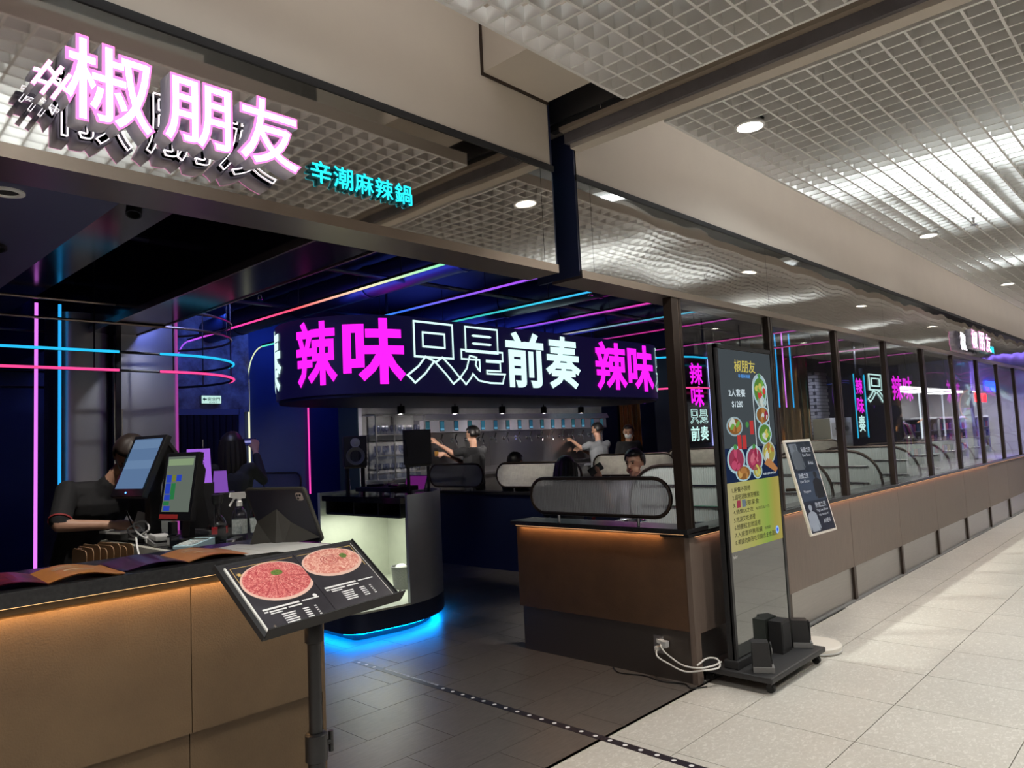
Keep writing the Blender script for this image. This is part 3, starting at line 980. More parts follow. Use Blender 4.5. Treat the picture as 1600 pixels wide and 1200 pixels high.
def ring(z, m, label, lit):
    t = thing('ring_light', label, 'neon light', (0, 0, z))
    obj('back_rail', MB().tube(stadium(RX0, RX1, RY0, RY1, 0), 0.011, 8, closed=True), M_black if lit else M_bronze, t, True)
    if lit:
        obj('tube', MB().tube([(-4.0, RY0 - 0.018, 0), (-2.04, RY0 - 0.018, 0)], 0.0105, 10), m, t, True)
        pts = [(-1.73, RY0 - 0.018, 0)] + [(RX1 - RC + (RC + 0.018) * math.sin(a), (RY0 + RY1) / 2 - (RC + 0.018) * math.cos(a), 0) for a in [1.45 * k / 12 for k in range(13)]]
        obj('tube', MB().tube(pts, 0.0105, 10), m, t, True)
        for x, y in ((-2.21, RY0), (-1.62, RY0), (-0.95, RY0 + 0.38), (-0.9, RY1 - 0.5)):
            obj('hanger', MB().tube([(x, y, 0), (x, y, 2.72 - z if z < 2.3 else 3.42 - z)], 0.006, 6), M_black, t)
    else:
        for x, y in ((-3.3, RY0), (-1.0, RY0 + 0.35)):
            obj('hanger', MB().tube([(x, y, 0), (x, y, 3.42 - z)], 0.005, 6), M_black, t)
    return t
ring(2.365, M_ncyan, 'hung cyan neon ring around the steel pier', True)
ring(2.222, M_nrose, 'hung rose pink neon ring just below the cyan one', True)
ring(2.735, None, 'unlit topmost hung ring around the steel pier', False)
ring(2.590, None, 'unlit hung ring above the cyan neon ring', False)

t = thing('added_spotlight', 'small black added spotlight on the dark beam above the tills', 'spotlight', (-2.75, 1.35, 2.78), rot=(R(-18), R(12), 0))  # made-up can for the spot added over the tills
obj('can', MB().lathe([(0.035, 0.0), (0.036, -0.002), (0.036, -0.07), (0.030, -0.07), (0.028, -0.03)], n=18), M_black, t, True)
obj('mount', MB().box(-0.03, 0.03, -0.03, 0.03, -0.004, 0.02), M_black, t)

t = thing('added_spotlight', 'small black added spotlight hung from the ceiling before the steel pier', 'spotlight', (-1.45, 3.0, 2.985), rot=(R(-36), R(6), 0))  # made-up can hiding the spot added for the pier
obj('can', MB().lathe([(0.035, 0.0), (0.036, -0.002), (0.036, -0.13), (0.030, -0.13), (0.028, -0.03)], n=18), M_black, t, True)
tag(obj('added_spotlight_rod', MB().tube([(-1.45, 3.0, 2.98), (-1.45, 3.0, 3.42)], 0.008, 8), M_black), 'thin black rod holding the added spotlight before the steel pier', 'rod')  # made-up rod for that added spot
# ================================================================== CASH COUNTER
ct = thing('reception_counter', 'brown leather-clad reception counter with black stone top at the left', 'counter', (0, 0, 0))
for a, b in ((-6.4, -4.6), (-4.597, -2.985), (-2.982, -2.475)):
    obj('front_panel', MB().box(a, b, 0.20, 0.25, 0.588, 1.075), M_brown, ct)
    obj('lower_panel', MB().box(a, b, 0.222, 0.26, 0.02, 0.584), M_brown, ct)
obj('body', MB().box(-6.4, -2.478, 0.25, 0.60, 0.0, 1.105), M_matteblack, ct)
obj('side_panel', MB().box(-2.475, -2.462, 0.205, 0.60, 0.0, 1.09), M_brown, ct)
obj('top', MB().box(-6.4, -2.44, 0.168, 0.66, 1.108, 1.155, 0.004), M_stone_black, ct)
obj('light_strip', MB().box(-6.4, -2.50, 0.184, 0.196, 1.1052, 1.108), glow('warm_strip_soft', (1.0, 0.58, 0.24), 2.6), ct)
area('counter_strip_light', (-4.0, 0.180, 1.098), 3.0, 0.010, 8.0, (1.0, 0.56, 0.24))

cb = thing('cashier_cabinet', 'black-topped cashier cabinet behind the reception counter carrying the tills', 'cabinet', (0, 0, 0))
obj('body', MB().box(-2.60, -1.96, 1.17, 2.22, 0.0, 1.02), M_matteblack, cb)
obj('edge_band', MB().box(-2.632, -2.60, 1.15, 2.24, 1.005, 1.075), mat('sage_edge', (0.48, 0.47, 0.42), 0.4), cb)
obj('top', MB().box(-2.60, -1.94, 1.15, 2.24, 1.02, 1.08, 0.003), M_gloss_black, cb)
obj('door', MB().box(-2.606, -2.60, 1.20, 1.69, 0.06, 0.99), M_grey, cb)
obj('door', MB().box(-2.606, -2.60, 1.71, 2.20, 0.06, 0.99), M_grey, cb)
CT = 1.081   # cabinet top
LT = 1.1565  # counter ledge top

# open brochures lying on the ledge
M_orange = mat('orange_print', (0.66, 0.27, 0.06), 0.35, noise=9, col2=(0.54, 0.20, 0.05))
M_foodprint = mat('red_food_print', (0.30, 0.03, 0.03), 0.28, noise=22, col2=(0.05, 0.012, 0.04))
M_purpleprint = mat('purple_print', (0.12, 0.012, 0.10), 0.25, noise=10, col2=(0.02, 0.008, 0.02))
M_paper = mat('paper', (0.74, 0.73, 0.70), 0.6)
M_cream = mat('cream_ink', (0.78, 0.62, 0.42), 0.6)
def page(w, h, sgn, m, name, parent, lift, lines):
    mb = MB()
    n = 10
    top = []
    for k in range(n + 1):
        u = k / n
        x = sgn * w * u
        z = lift * math.sin(PI * min(1, u * 1.12)) * (1 - 0.25 * u) + 0.004
        top.append((x, z))
    for (xa, za), (xb, zb) in zip(top, top[1:]):
        q = [(xa, 0, za), (xb, 0, zb), (xb, h, zb), (xa, h, za)]
        mb.poly(q if sgn > 0 else q[::-1])
        q = [(xa, 0, za - 0.003), (xa, h, za - 0.003), (xb, h, zb - 0.003), (xb, 0, zb - 0.003)]
        mb.poly(q)
    o = obj(name, mb, m, parent, True)
    for (u0, u1, v, t) in lines:
        mb = MB()
        def zz(u):
            return lift * math.sin(PI * min(1, u * 1.12)) * (1 - 0.25 * u) + 0.0052
        for s in range(4):
            ua, ub = u0 + (u1 - u0) * s / 4, u0 + (u1 - u0) * (s + 1) / 4
            mb.poly([(sgn * w * ua, v * h, zz(ua)), (sgn * w * ub, v * h, zz(ub)), (sgn * w * ub, v * h + t, zz(ub)), (sgn * w * ua, v * h + t, zz(ua))])
        obj('print_line', mb, M_cream, o)
    return o
def brochure(x, y, rz, label, left, right, lift=0.02):
    t = thing('brochure', label, 'brochure', (x, y, LT), rz, 'open brochures on the counter')
    page(0.215, 0.29, -1, left, 'left_page', t, lift, [])
    page(0.215, 0.29, 1, right, 'right_page', t, lift, [(0.25, 0.5, 0.75, 0.012), (0.2, 0.55, 0.66, 0.006), (0.2, 0.55, 0.60, 0.006), (0.3, 0.7, 0.40, 0.016), (0.35, 0.6, 0.28, 0.006)])
brochure(-3.415, 0.19, R(-4), 'open brochure with dark food page and orange page at the left end of the counter', M_foodprint, M_orange)
brochure(-2.985, 0.21, R(-3), 'open brochure with purple and red page and orange page next to the tilted menu', M_purpleprint, M_orange, 0.016)
for k, (x, y, rz) in enumerate([(-2.70, 0.36, 20), (-2.66, 0.30, -12), (-2.60, 0.26, 8)]):
    o = obj('paper_sheet', MB().box(-0.105, 0.105, -0.15, 0.15, 0.0, 0.0012).xf(Matrix.Rotation(R(rz), 4, 'Z')), M_paper, None, loc=(x, y, LT + 0.0014 * k))
    tag(o, ['white paper sheet under the tablet stand, lowest of three', 'white paper sheet under the tablet stand, middle of three', 'white paper sheet under the tablet stand, topmost of three'][k], 'paper', 'papers beside the tablet')

# tablet in a folding case, back towards the mall
tb = thing('tablet', 'dark tablet in a folding case seen from behind on the counter end', 'tablet', (-2.53, 0.37, 1.272), rot=(R(25.3), 0, R(-72.9)))
M_case = mat('case_olive_black', (0.055, 0.052, 0.046), 0.55)
M_caseb = mat('case_back', (0.018, 0.018, 0.030), 0.4)
obj('body', MB().prism(rounded_rect(-0.160, 0.160, -0.1235, 0.1235, 0.018, 5), 'y', -0.006, 0.006), M_case, tb, True)
tb_back = obj('back_cover', MB().prism(rounded_rect(-0.152, 0.152, -0.116, 0.116, 0.014, 5), 'y', -0.008, -0.006), M_caseb, tb, True)
obj('screen', MB().box(-0.148, 0.148, 0.006, 0.007, -0.112, 0.112), M_gloss_black, tb)
cm = obj('camera_block', MB().prism(rounded_rect(0.108, 0.142, 0.070, 0.104, 0.009, 5), 'y', -0.011, -0.007), mat('camera_plate', (0.42, 0.36, 0.33), 0.4, 0.4), tb, True)
for dx, dz in ((0.118, 0.094), (0.118, 0.080), (0.132, 0.094)):
    obj('camera_lens', MB().tube([(dx, -0.0135, dz), (dx, -0.010, dz)], 0.0048, 12), M_gloss_black, cm)
# folded triangular kickstand behind it
obj('kickstand', MB().poly([(-0.155, -0.009, -0.03), (-0.02, -0.009, 0.03), (-0.02, -0.085, -0.105), (-0.155, -0.105, -0.112)]).poly([(-0.02, -0.009, 0.03), (0.03, -0.009, -0.03), (0.0, -0.06, -0.108), (-0.02, -0.085, -0.105)]).poly([(0.03, -0.009, -0.03), (0.155, -0.009, -0.10), (0.0, -0.06, -0.108)]), M_case, tb)

# tilted menu on a floor stand in front of the counter
ms = thing('menu_stand', 'black floor stand with tilted tray holding an open meat menu', 'stand', (-2.86, -0.38, 0.0))
obj('base', MB().lathe([(0.20, 0), (0.20, 0.008), (0.185, 0.014), (0.03, 0.020), (0.0, 0.020)], n=36), M_black, ms, True)
obj('lower_pole', MB().tube([(0, 0, 0.02), (0, 0, 0.62)], 0.026, 16), M_black, ms, True)
cl = obj('clamp', MB().lathe([(0.026, 0.60), (0.033, 0.605), (0.033, 0.68), (0.026, 0.685)], n=20), M_black, ms, True)
obj('knob', MB().tube([(0.03, 0, 0.645), (0.05, 0, 0.645)], 0.008, 10).tube([(0.05, 0, 0.615), (0.05, 0, 0.675)], 0.008, 10), M_black, cl, True)
obj('upper_pole', MB().tube([(0, 0, 0.62), (0, 0, 1.02)], 0.020, 16), M_black, ms, True)
obj('collar', MB().lathe([(0.020, 0.945), (0.027, 0.95), (0.027, 1.0), (0.020, 1.01)], n=20), M_black, ms, True)
tray_m = Matrix.Translation((-0.01, -0.02, 1.127)) @ Euler((R(-52.5), R(-0.9), R(6.6))).to_matrix().to_4x4()
def tray_part(name, mb, m, parent=ms, smooth=False):
    mb.xf(tray_m)
    return obj(name, mb, m, parent, smooth)
TW, TH = 0.50, 0.285
tray = tray_part('tray', MB().box(-TW / 2, TW / 2, 0.0, 0.012, -TH / 2, TH / 2).box(-TW / 2, TW / 2, -0.034, 0.0, -TH / 2 - 0.004, -TH / 2).box(-TW / 2 - 0.003, -TW / 2, -0.006, 0.012, -TH / 2, TH / 2).box(TW / 2, TW / 2 + 0.003, -0.006, 0.012, -TH / 2, TH / 2), M_matteblack)
for sx_ in (-1, 1):
    tray_part('screw', MB().tube([(sx_ * (TW / 2 - 0.02), -0.036, -TH / 2 + 0.001), (sx_ * (TW / 2 - 0.02), -0.030, -TH / 2 + 0.001)], 0.004, 8), M_chrome, tray)
M_menu = mat('menu_page', (0.020, 0.018, 0.024), 0.3, noise=8, col2=(0.045, 0.042, 0.052))
M_gold = mat('gold_ink', (0.62, 0.42, 0.14), 0.4)
menu = thing('menu_book', 'open dark menu with two plates of raw meat lying on the tilted tray', 'menu', (-2.86, -0.38, 0.0))
def mp_(name, mb, m, parent=menu, smooth=False):
    mb.xf(tray_m)
    return obj(name, mb, m, parent, smooth)
for s in (-1, 1):
    xa, xb = (-0.228, -0.001) if s < 0 else (0.001, 0.228)
    pg = mp_('page', MB().box(xa, xb, -0.006, -0.001, -0.135, 0.125), M_menu)
    mp_('gold_border', MB().box(xa + 0.008, xb - 0.008, -0.0066, -0.006, 0.1125, 0.1140).box((xa + 0.008) if s < 0 else (xb - 0.0095), (xa + 0.0095) if s < 0 else (xb - 0.008), -0.0066, -0.006, 0.02, 0.1125), M_gold, pg)
mp_('page_edges', MB().box(-0.234, -0.228, -0.005, 0.0, -0.137, 0.122).box(0.228, 0.231, -0.005, 0.0, -0.137, 0.122), M_paper)
st = MB()
for k in range(8):
    a = PI / 4 * k
    st.poly([(-0.205 + 0.011 * math.cos(a), -0.0067, 0.085 + 0.011 * math.sin(a)), (-0.205 + 0.004 * math.cos(a + 0.4), -0.0067, 0.085 + 0.004 * math.sin(a + 0.4)), (-0.205, -0.0067, 0.085), (-0.205 + 0.004 * math.cos(a - 0.4), -0.0067, 0.085 + 0.004 * math.sin(a - 0.4))])
mp_('gold_star', st, M_gold)
M_plate = mat('plate_print', (0.75, 0.50, 0.42), 0.4)
def meat_mat(name, a, b, c, sc_, vor=False):
    m = bpy.data.materials.new(name)
    nt, N, L = nodes(m)
    bs = N['Principled BSDF']
    bs.inputs['Roughness'].default_value = 0.35
    g = N.new('ShaderNodeNewGeometry')
    t = N.new('ShaderNodeTexNoise')
    t.inputs['Scale'].default_value = sc_
    t.inputs['Detail'].default_value = 6
    t.inputs['Distortion'].default_value = 1.5
    L.new(g.outputs['Position'], t.inputs['Vector'])
    rp = N.new('ShaderNodeValToRGB')
    rp.color_ramp.elements[0].position, rp.color_ramp.elements[0].color = 0.36, (*a, 1)
    rp.color_ramp.elements[1].position, rp.color_ramp.elements[1].color = 0.66, (*c, 1)
    e = rp.color_ramp.elements.new(0.5)
    e.color = (*b, 1)
    L.new(t.outputs['Fac'], rp.inputs[0])
    L.new(rp.outputs[0], bs.inputs['Base Color'])
    return m
M_beef = meat_mat('beef_print', (0.42, 0.045, 0.06), (0.62, 0.13, 0.13), (0.82, 0.42, 0.36), 150)
M_pork = meat_mat('pork_print', (0.55, 0.14, 0.11), (0.72, 0.30, 0.24), (0.88, 0.58, 0.46), 90)
M_herb = mat('herb_print', (0.035, 0.10, 0.012), 0.5, noise=200, col2=(0.20, 0.27, 0.05))
def ell(cx, cz, rx, rz, y, n=40, tilt=0.0, clip=None):
    pts = []
    for k in range(n):
        a = 2 * PI * k / n
        px, pz = rx * math.cos(a), rz * math.sin(a)
        x = cx + px * math.cos(tilt) - pz * math.sin(tilt)
        if clip:
            x = max(clip[0], min(clip[1], x))
        pts.append((x, y, cz + px * math.sin(tilt) + pz * math.cos(tilt)))
    return MB().poly(pts)
for s, cx, cz, mm in ((-1, -0.105, 0.035, M_beef), (1, 0.112, 0.060, M_pork)):
    cl_ = (-0.226, -0.002) if s < 0 else (0.002, 0.226)
    pt = mp_('plate_picture', ell(cx, cz, 0.118 if s < 0 else 0.112, 0.078 if s < 0 else 0.060, -0.0068, clip=cl_), M_plate)
    mp_('meat_picture', ell(cx, cz + 0.003, 0.110 if s < 0 else 0.104, 0.071 if s < 0 else 0.053, -0.0072, clip=cl_), mm, pt)
    fold = MB()
    if s < 0:   # fan of slices
        for k in range(9):
            a = R(195 + 19 * k)
            a2 = a + R(2.6)
            fold.poly([(cx + 0.012 * math.cos(a), -0.0075, cz + 0.02 + 0.008 * math.sin(a)), (cx + 0.106 * math.cos(a), -0.0075, cz + 0.010 + 0.074 * math.sin(a) * 0.9), (cx + 0.106 * math.cos(a2), -0.0075, cz + 0.010 + 0.074 * math.sin(a2) * 0.9), (cx + 0.012 * math.cos(a2), -0.0075, cz + 0.02 + 0.008 * math.sin(a2))])
    else:       # rolled rose
        for q, rr in enumerate((0.012, 0.021, 0.031)):
            for k in range(14):
                a, a2 = 2 * PI * k / 14 + q, 2 * PI * (k + 0.9) / 14 + q
                w_ = 0.003
                fold.poly([(cx - 0.005 + rr * math.cos(a), -0.0075, cz + 0.012 + rr * 0.62 * math.sin(a)), (cx - 0.005 + (rr + w_) * math.cos(a), -0.0075, cz + 0.012 + (rr + w_) * 0.62 * math.sin(a)), (cx - 0.005 + (rr + w_) * math.cos(a2), -0.0075, cz + 0.012 + (rr + w_) * 0.62 * math.sin(a2)), (cx - 0.005 + rr * math.cos(a2), -0.0075, cz + 0.012 + rr * 0.62 * math.sin(a2))])
    mp_('slice_folds', fold, mat('slice_shadow', (0.40, 0.05, 0.06), 0.4), pt)
    mp_('herb_picture', ell(cx + (0.012 if s < 0 else 0.052), cz + (0.030 if s < 0 else 0.016), 0.020 if s < 0 else 0.014, 0.011, -0.0078, 11), M_herb, pt)
M_ink = mat('white_ink', (0.78, 0.78, 0.78), 0.5)
def bars(x0, rows):
    mb = MB()
    for (dx, dz, w_, h_) in rows:
        mb.box(x0 + dx, x0 + dx + w_, -0.0070, -0.0066, dz, dz + h_)
    return mb
for s in (-1, 1):
    x0 = -0.21 if s < 0 else 0.016
    rows = [(0.0, -0.062 + (0.022 if s > 0 else 0), 0.12, 0.006), (0.13, -0.0615 + (0.022 if s > 0 else 0), 0.06, 0.004), (0.0, -0.071 + (0.022 if s > 0 else 0), 0.012, 0.005), (0.016, -0.072 + (0.022 if s > 0 else 0), 0.055, 0.0045), (0.078, -0.072 + (0.022 if s > 0 else 0), 0.045, 0.0045), (0.016, -0.079 + (0.022 if s > 0 else 0), 0.038, 0.0035)]
    for k in range(6 if s < 0 else 5):
        z = -0.090 - 0.008 * k + (0.022 if s > 0 else 0)
        rows += [(0.045, z, 0.045 - 0.003 * (k % 3), 0.004), (0.115, z, 0.020, 0.004), (0.155, z, 0.007, 0.004)]
    mp_('print_lines', bars(x0, rows), M_ink)
mp_('badge', ell(-0.030, -0.052, 0.007, 0.007, -0.0072, 16), M_ink)

# ---- tills
def screen_panel(name, label, w, h, loc, rot, scr, tilt_back=0.045, stand_z=CT, led=None):
    """till display; local panel faces -Y before rotation"""
    t = thing(name, label, 'screen', loc, rot=rot)
    obj('housing', MB().box(-w / 2, w / 2, -0.002, 0.03, -h / 2, h / 2, 0.004).prism([(0.029, -h * 0.40), (0.029, h * 0.40), (0.03 + tilt_back, h * 0.26), (0.03 + tilt_back, -h * 0.30)], 'x', -w * 0.42, w * 0.42), M_black, t)
    b = obj('bezel', MB().box(-w / 2 + 0.003, w / 2 - 0.003, -0.004, -0.002, -h / 2 + 0.003, h / 2 - 0.003), M_gloss_black, t)
    s = obj('display', MB().box(-w / 2 + 0.022, w / 2 - 0.022, -0.0052, -0.004, -h / 2 + 0.045, h / 2 - 0.022), scr, t)
    if led:
        obj('status_light', MB().tube([(led, -0.007, -h / 2 + 0.022), (led, -0.004, -h / 2 + 0.022)], 0.005, 10), glow('blue_status', (0.1, 0.35, 1.0), 3.0), t)
    return t, s
# screen 1: plain blue-grey form
m1, s1 = screen_panel('pos_terminal', 'large till touchscreen with blue-grey display hiding the cashier', 0.30, 0.36, (-2.55, 1.88, 1.489), (R(-24.4), 0, R(-78.3)), glow('till_blue', (0.115, 0.20, 0.36), 0.85), 0.06, led=-0.01)
obj('window_pane_print', MB().box(-0.125, 0.125, -0.0058, -0.0052, -0.02, 0.03).box(-0.125, 0.125, -0.0058, -0.0052, 0.10, 0.15), glow('till_blue_lt', (0.15, 0.25, 0.42), 0.85), s1)
m2, s2 = screen_panel('order_display', 'smaller portrait till display with coloured table plan in front of the big one', 0.26, 0.36, (-2.45, 1.60, 1.372), (R(-9.7), 0, R(-75.3)), glow('till_green_grey', (0.15, 0.18, 0.15), 0.75), 0.04)
for c, rects in (((0.02, 0.05, 0.42), [(-0.10, -0.06, 0.02, 0.06), (-0.10, -0.06, -0.04, 0.015), (-0.10, -0.05, -0.075, -0.045), (-0.02, 0.02, 0.025, 0.06), (-0.095, -0.045, -0.13, -0.105)]), ((0.02, 0.16, 0.05), [(-0.055, -0.02, -0.07, 0.015), (-0.10, -0.055, -0.10, -0.08)]), ((0.16, 0.18, 0.03), [(-0.055, -0.025, 0.025, 0.06), (-0.10, -0.09, 0.07, 0.075)]), ((0.22, 0.30, 0.17), [(-0.10, 0.10, 0.11, 0.145)])):
    for a, b, c0, c1 in rects:
        obj('plan_tile', MB().box(a, b, -0.0060, -0.0052, c0, c1), glow('plan_%d' % int(c[2] * 100 + c[0] * 10), c, 1.0), s2)
obj('warning_label', MB().box(-0.12, 0.03, -0.0056, -0.0045, -0.172, -0.148), mat('red_label', (0.35, 0.03, 0.03), 0.4), m2)
st = thing('till_stand', 'black pillar stand under the large till touchscreen', 'stand', (-2.47, 1.90, CT))
obj('foot', MB().box(-0.10, 0.10, -0.12, 0.12, 0, 0.02, 0.004), M_black, st)
obj('column', MB().box(-0.03, 0.03, -0.04, 0.04, 0.02, 0.36, 0.004), M_black, st)
st = thing('till_stand', 'black wedge stand under the smaller till display', 'stand', (-2.39, 1.62, CT))
obj('foot', MB().box(-0.09, 0.11, -0.11, 0.11, 0, 0.02, 0.004), M_black, st)
obj('column', MB().prism([(-0.02, 0.02), (0.10, 0.02), (0.05, 0.30), (0.0, 0.30)], 'y', -0.05, 0.05), M_black, st)
cd = thing('customer_display', 'thin black customer display angled behind the large till', 'screen', (-2.37, 1.96, 1.545), rot=(R(-38), 0, R(95)))
obj('housing', MB().box(-0.15, 0.15, 0, 0.018, -0.12, 0.12, 0.003), M_black, cd)
obj('display', MB().box(-0.14, 0.14, -0.001, 0, -0.11, 0.11), M_gloss_black, cd)
obj('arm', MB().box(-0.03, 0.03, 0.018, 0.05, -0.10, 0.0), M_black, cd)

# receipt printers and lilac lit plaques
def plaque(x, y, z0, w, h, label, lines, tall):
    t = thing('light_plaque', label, 'sign', (x, y, CT), R(-25))
    obj('printer_base', MB().box(-0.085, 0.085, -0.075, 0.075, 0, z0 - CT - 0.005, 0.006), M_black, t)
    fz = z0 - CT
    f = obj('panel', MB().prism([(-w / 2 - 0.004, fz - 0.005), (w / 2 + 0.004, fz - 0.005), (w / 2 - 0.006, fz + h), (-w / 2 + 0.006, fz + h)], 'y', -0.065, -0.055), glow('lilac_' + label[:10], (0.40, 0.14, 0.80), 0.85 if tall else 0.5), t)
    for k, s in enumerate(lines):
        for q, ch in enumerate(s):
            letter('character', ch, (-0.045 + 0.048 * (1 - k)) if tall else 0, fz + h - 0.05 - 0.042 * q - (0.02 if k == 0 else 0.05), 0.030, 0.032, M_black, f, y=-0.067, offset=0.01)
plaque(-2.125, 2.10, 1.37, 0.14, 0.20, 'lilac glowing plaque with vertical black lettering behind the tills', ['歡迎來電', '大朋友'], True)
plaque(-1.965, 2.16, 1.30, 0.085, 0.13, 'plain lilac glowing plaque right of the lettered one', [], False)

# small gear on the cabinet
t = thing('card_reader', 'white card payment terminal lying on the cashier cabinet', 'card reader', (-2.52, 1.78, CT), R(-15))
obj('body', MB().box(-0.040, 0.040, -0.10, 0.10, 0.0, 0.035, 0.008), M_white, t)
obj('display', MB().box(-0.028, 0.028, 0.02, 0.075, 0.035, 0.0365), M_gloss_black, t)
for r_ in range(4):
    for c_ in range(3):
        obj('key', MB().box(-0.027 + 0.02 * c_, -0.013 + 0.02 * c_, -0.075 + 0.022 * r_, -0.06 + 0.022 * r_, 0.035, 0.039), M_ltgrey, t)
t = thing('card_reader', 'second pale card terminal beside the stamp, tilted on a grey cradle', 'card reader', (-2.55, 1.60, CT), R(-10))
obj('cradle', MB().prism([(-0.10, 0), (0.10, 0), (0.10, 0.03), (-0.10, 0.015)], 'x', -0.045, 0.045), M_grey, t)
obj('body', MB().box(-0.038, 0.038, -0.095, 0.095, 0.024, 0.052, 0.008), M_ltgrey, t)
obj('display', MB().box(-0.026, 0.026, 0.03, 0.08, 0.052, 0.0535), M_gloss_black, t)
t = thing('self_inking_stamp', 'upright black stamp standing at the cabinet edge before the small till', 'stamp', (-2.555, 1.42, CT))
obj('base', MB().box(-0.022, 0.022, -0.022, 0.022, 0, 0.055, 0.004), M_gloss_black, t)
obj('window', MB().box(-0.0235, -0.02, -0.012, 0.012, 0.012, 0.045), M_ltgrey, t)
obj('handle', MB().box(-0.019, 0.019, -0.019, 0.019, 0.055, 0.125, 0.008), M_gloss_black, t)
t = thing('calculator', 'pale blue desktop calculator on the front of the cashier cabinet', 'calculator', (-2.50, 1.30, CT), R(-62))
obj('body', MB().prism([(-0.085, 0.0), (0.085, 0.0), (0.085, 0.035), (-0.085, 0.014)], 'x', -0.055, 0.055), mat('pale_blue', (0.42, 0.60, 0.68), 0.4), t)
obj('display', MB().box(-0.042, 0.042, 0.030, 0.062, 0.0295, 0.0345), mat('lcd', (0.10, 0.12, 0.11), 0.2), t)
for r_ in range(4):
    for c_ in range(4):
        obj('key', MB().box(-0.044 + 0.023 * c_, -0.027 + 0.023 * c_, -0.072 + 0.023 * r_, -0.055 + 0.023 * r_, 0.016 + 0.0028 * r_, 0.0215 + 0.0028 * r_), M_white if c_ < 3 else M_ltgrey, t)
t = thing('handset', 'black cordless handset lying right of the calculator', 'phone', (-2.33, 1.22, CT), R(-40))
obj('body', MB().prism(rounded_rect(-0.024, 0.024, -0.085, 0.085, 0.02, 5), 'z', 0, 0.024), M_black, t, True)
obj('silver_tip', MB().prism(rounded_rect(-0.022, 0.022, -0.088, -0.05, 0.018, 5), 'z', 0.004, 0.026), M_steel_lt, t, True)
M_clear = thin_glass('clear_plastic', (0.90, 0.92, 0.93), 1.45, 2.2, 0.05)
M_water = mat('bottle_glass', (0.75, 0.78, 0.80), 0.05, trans=1.0)
t = thing('storage_tray', 'clear plastic tray holding the red-labelled bottle', 'tray', (-2.33, 1.40, CT))
for a in ((-0.085, 0.085, -0.085, -0.082), (-0.085, 0.085, 0.082, 0.085), (-0.085, -0.082, -0.085, 0.085), (0.082, 0.085, -0.085, 0.085)):
    obj('side', MB().box(*a, 0, 0.07), M_clear, t)
obj('bottom', MB().box(-0.085, 0.085, -0.085, 0.085, 0, 0.003), M_clear, t)
t = thing('sauce_bottle', 'round clear bottle with red labels standing in the plastic tray', 'bottle', (-2.33, 1.41, CT + 0.004))
obj('glass', MB().lathe([(0, 0), (0.042, 0), (0.048, 0.02), (0.048, 0.075), (0.036, 0.11), (0.016, 0.13), (0.016, 0.185), (0, 0.185)], n=24), M_clear, t, True)
for a_ in (-150, -60):
    obj('label', MB().prism([(0.0488 * math.cos(R(a_ + 5 * q)), 0.0488 * math.sin(R(a_ + 5 * q))) for q in range(8)] + [(0.0500 * math.cos(R(a_ + 35 - 5 * q)), 0.0500 * math.sin(R(a_ + 35 - 5 * q))) for q in range(8)], 'z', 0.035, 0.072), mat('red_label2', (0.45, 0.02, 0.03), 0.4), t, True)
obj('cap', MB().lathe([(0.02, 0.185), (0.024, 0.19), (0.03, 0.22), (0.03, 0.235), (0, 0.235)], n=18), M_black, t, True)
def spray(x, y, rz, label, m):
    t = thing('spray_bottle', label, 'spray bottle', (x, y, CT), rz, 'spray bottles on the cabinet')
    obj('bottle', MB().lathe([(0, 0), (0.036, 0), (0.038, 0.01), (0.038, 0.12), (0.030, 0.15), (0.014, 0.165), (0.014, 0.18), (0, 0.18)], n=22), m, t, True)
    obj('label', MB().tube([(0, 0, 0.03), (0, 0, 0.105)], 0.0388, 22, cap=False), mat('bottle_label', (0.62, 0.66, 0.66), 0.5, noise=90, col2=(0.25, 0.30, 0.28)), t, True)
    h = obj('trigger_head', MB().lathe([(0.016, 0.172), (0.016, 0.195), (0.011, 0.20), (0.011, 0.215)], n=16).prism([(-0.05, 0.222), (-0.045, 0.245), (0.035, 0.245), (0.030, 0.212), (-0.02, 0.212)], 'y', -0.010, 0.010), M_white, t, True)
    obj('trigger', MB().tube([(-0.025, 0, 0.215), (-0.038, 0, 0.195), (-0.05, 0, 0.175)], 0.0055, 8), M_white, h, True)
spray(-2.235, 1.36, R(-10), 'white-headed spray bottle with patterned label next to the clear tray', M_clear)
spray(-2.150, 1.33, R(40), 'white-headed spray bottle partly hidden behind the tablet', M_clear)
# cables and papers among the gear
tag(obj('cable', MB().tube(smooth_path([(-2.57, 1.66, CT + 0.015), (-2.585, 1.80, CT + 0.05), (-2.57, 1.90, CT + 0.095), (-2.545, 1.82, CT + 0.11), (-2.56, 1.72, CT + 0.07), (-2.58, 1.86, CT + 0.03), (-2.575, 1.98, CT + 0.06), (-2.55, 1.90, CT + 0.085), (-2.56, 1.76, CT + 0.03), (-2.57, 2.0, CT + 0.008)]), 0.005, 8), M_ltgrey, None, True), 'grey looped cable between the tills and the card terminals', 'cable')
tag(obj('cable', MB().tube(smooth_path([(-2.665, 1.50, 0.96), (-2.665, 1.58, 1.07), (-2.63, 1.70, CT + 0.035), (-2.58, 1.86, CT + 0.012), (-2.57, 2.0, CT + 0.008)]), 0.005, 8), M_white, None, True), 'white cable running over the cabinet edge behind the clipboards', 'cable')
tag(obj('memo_pad', MB().box(-0.06, 0.06, -0.035, 0.035, 0, 0.006), mat('mint_paper', (0.50, 0.62, 0.55), 0.6), None, loc=(-2.50, 1.45, CT), rot=(0, 0, R(20))), 'pale mint memo slip beside the black stamp', 'paper')
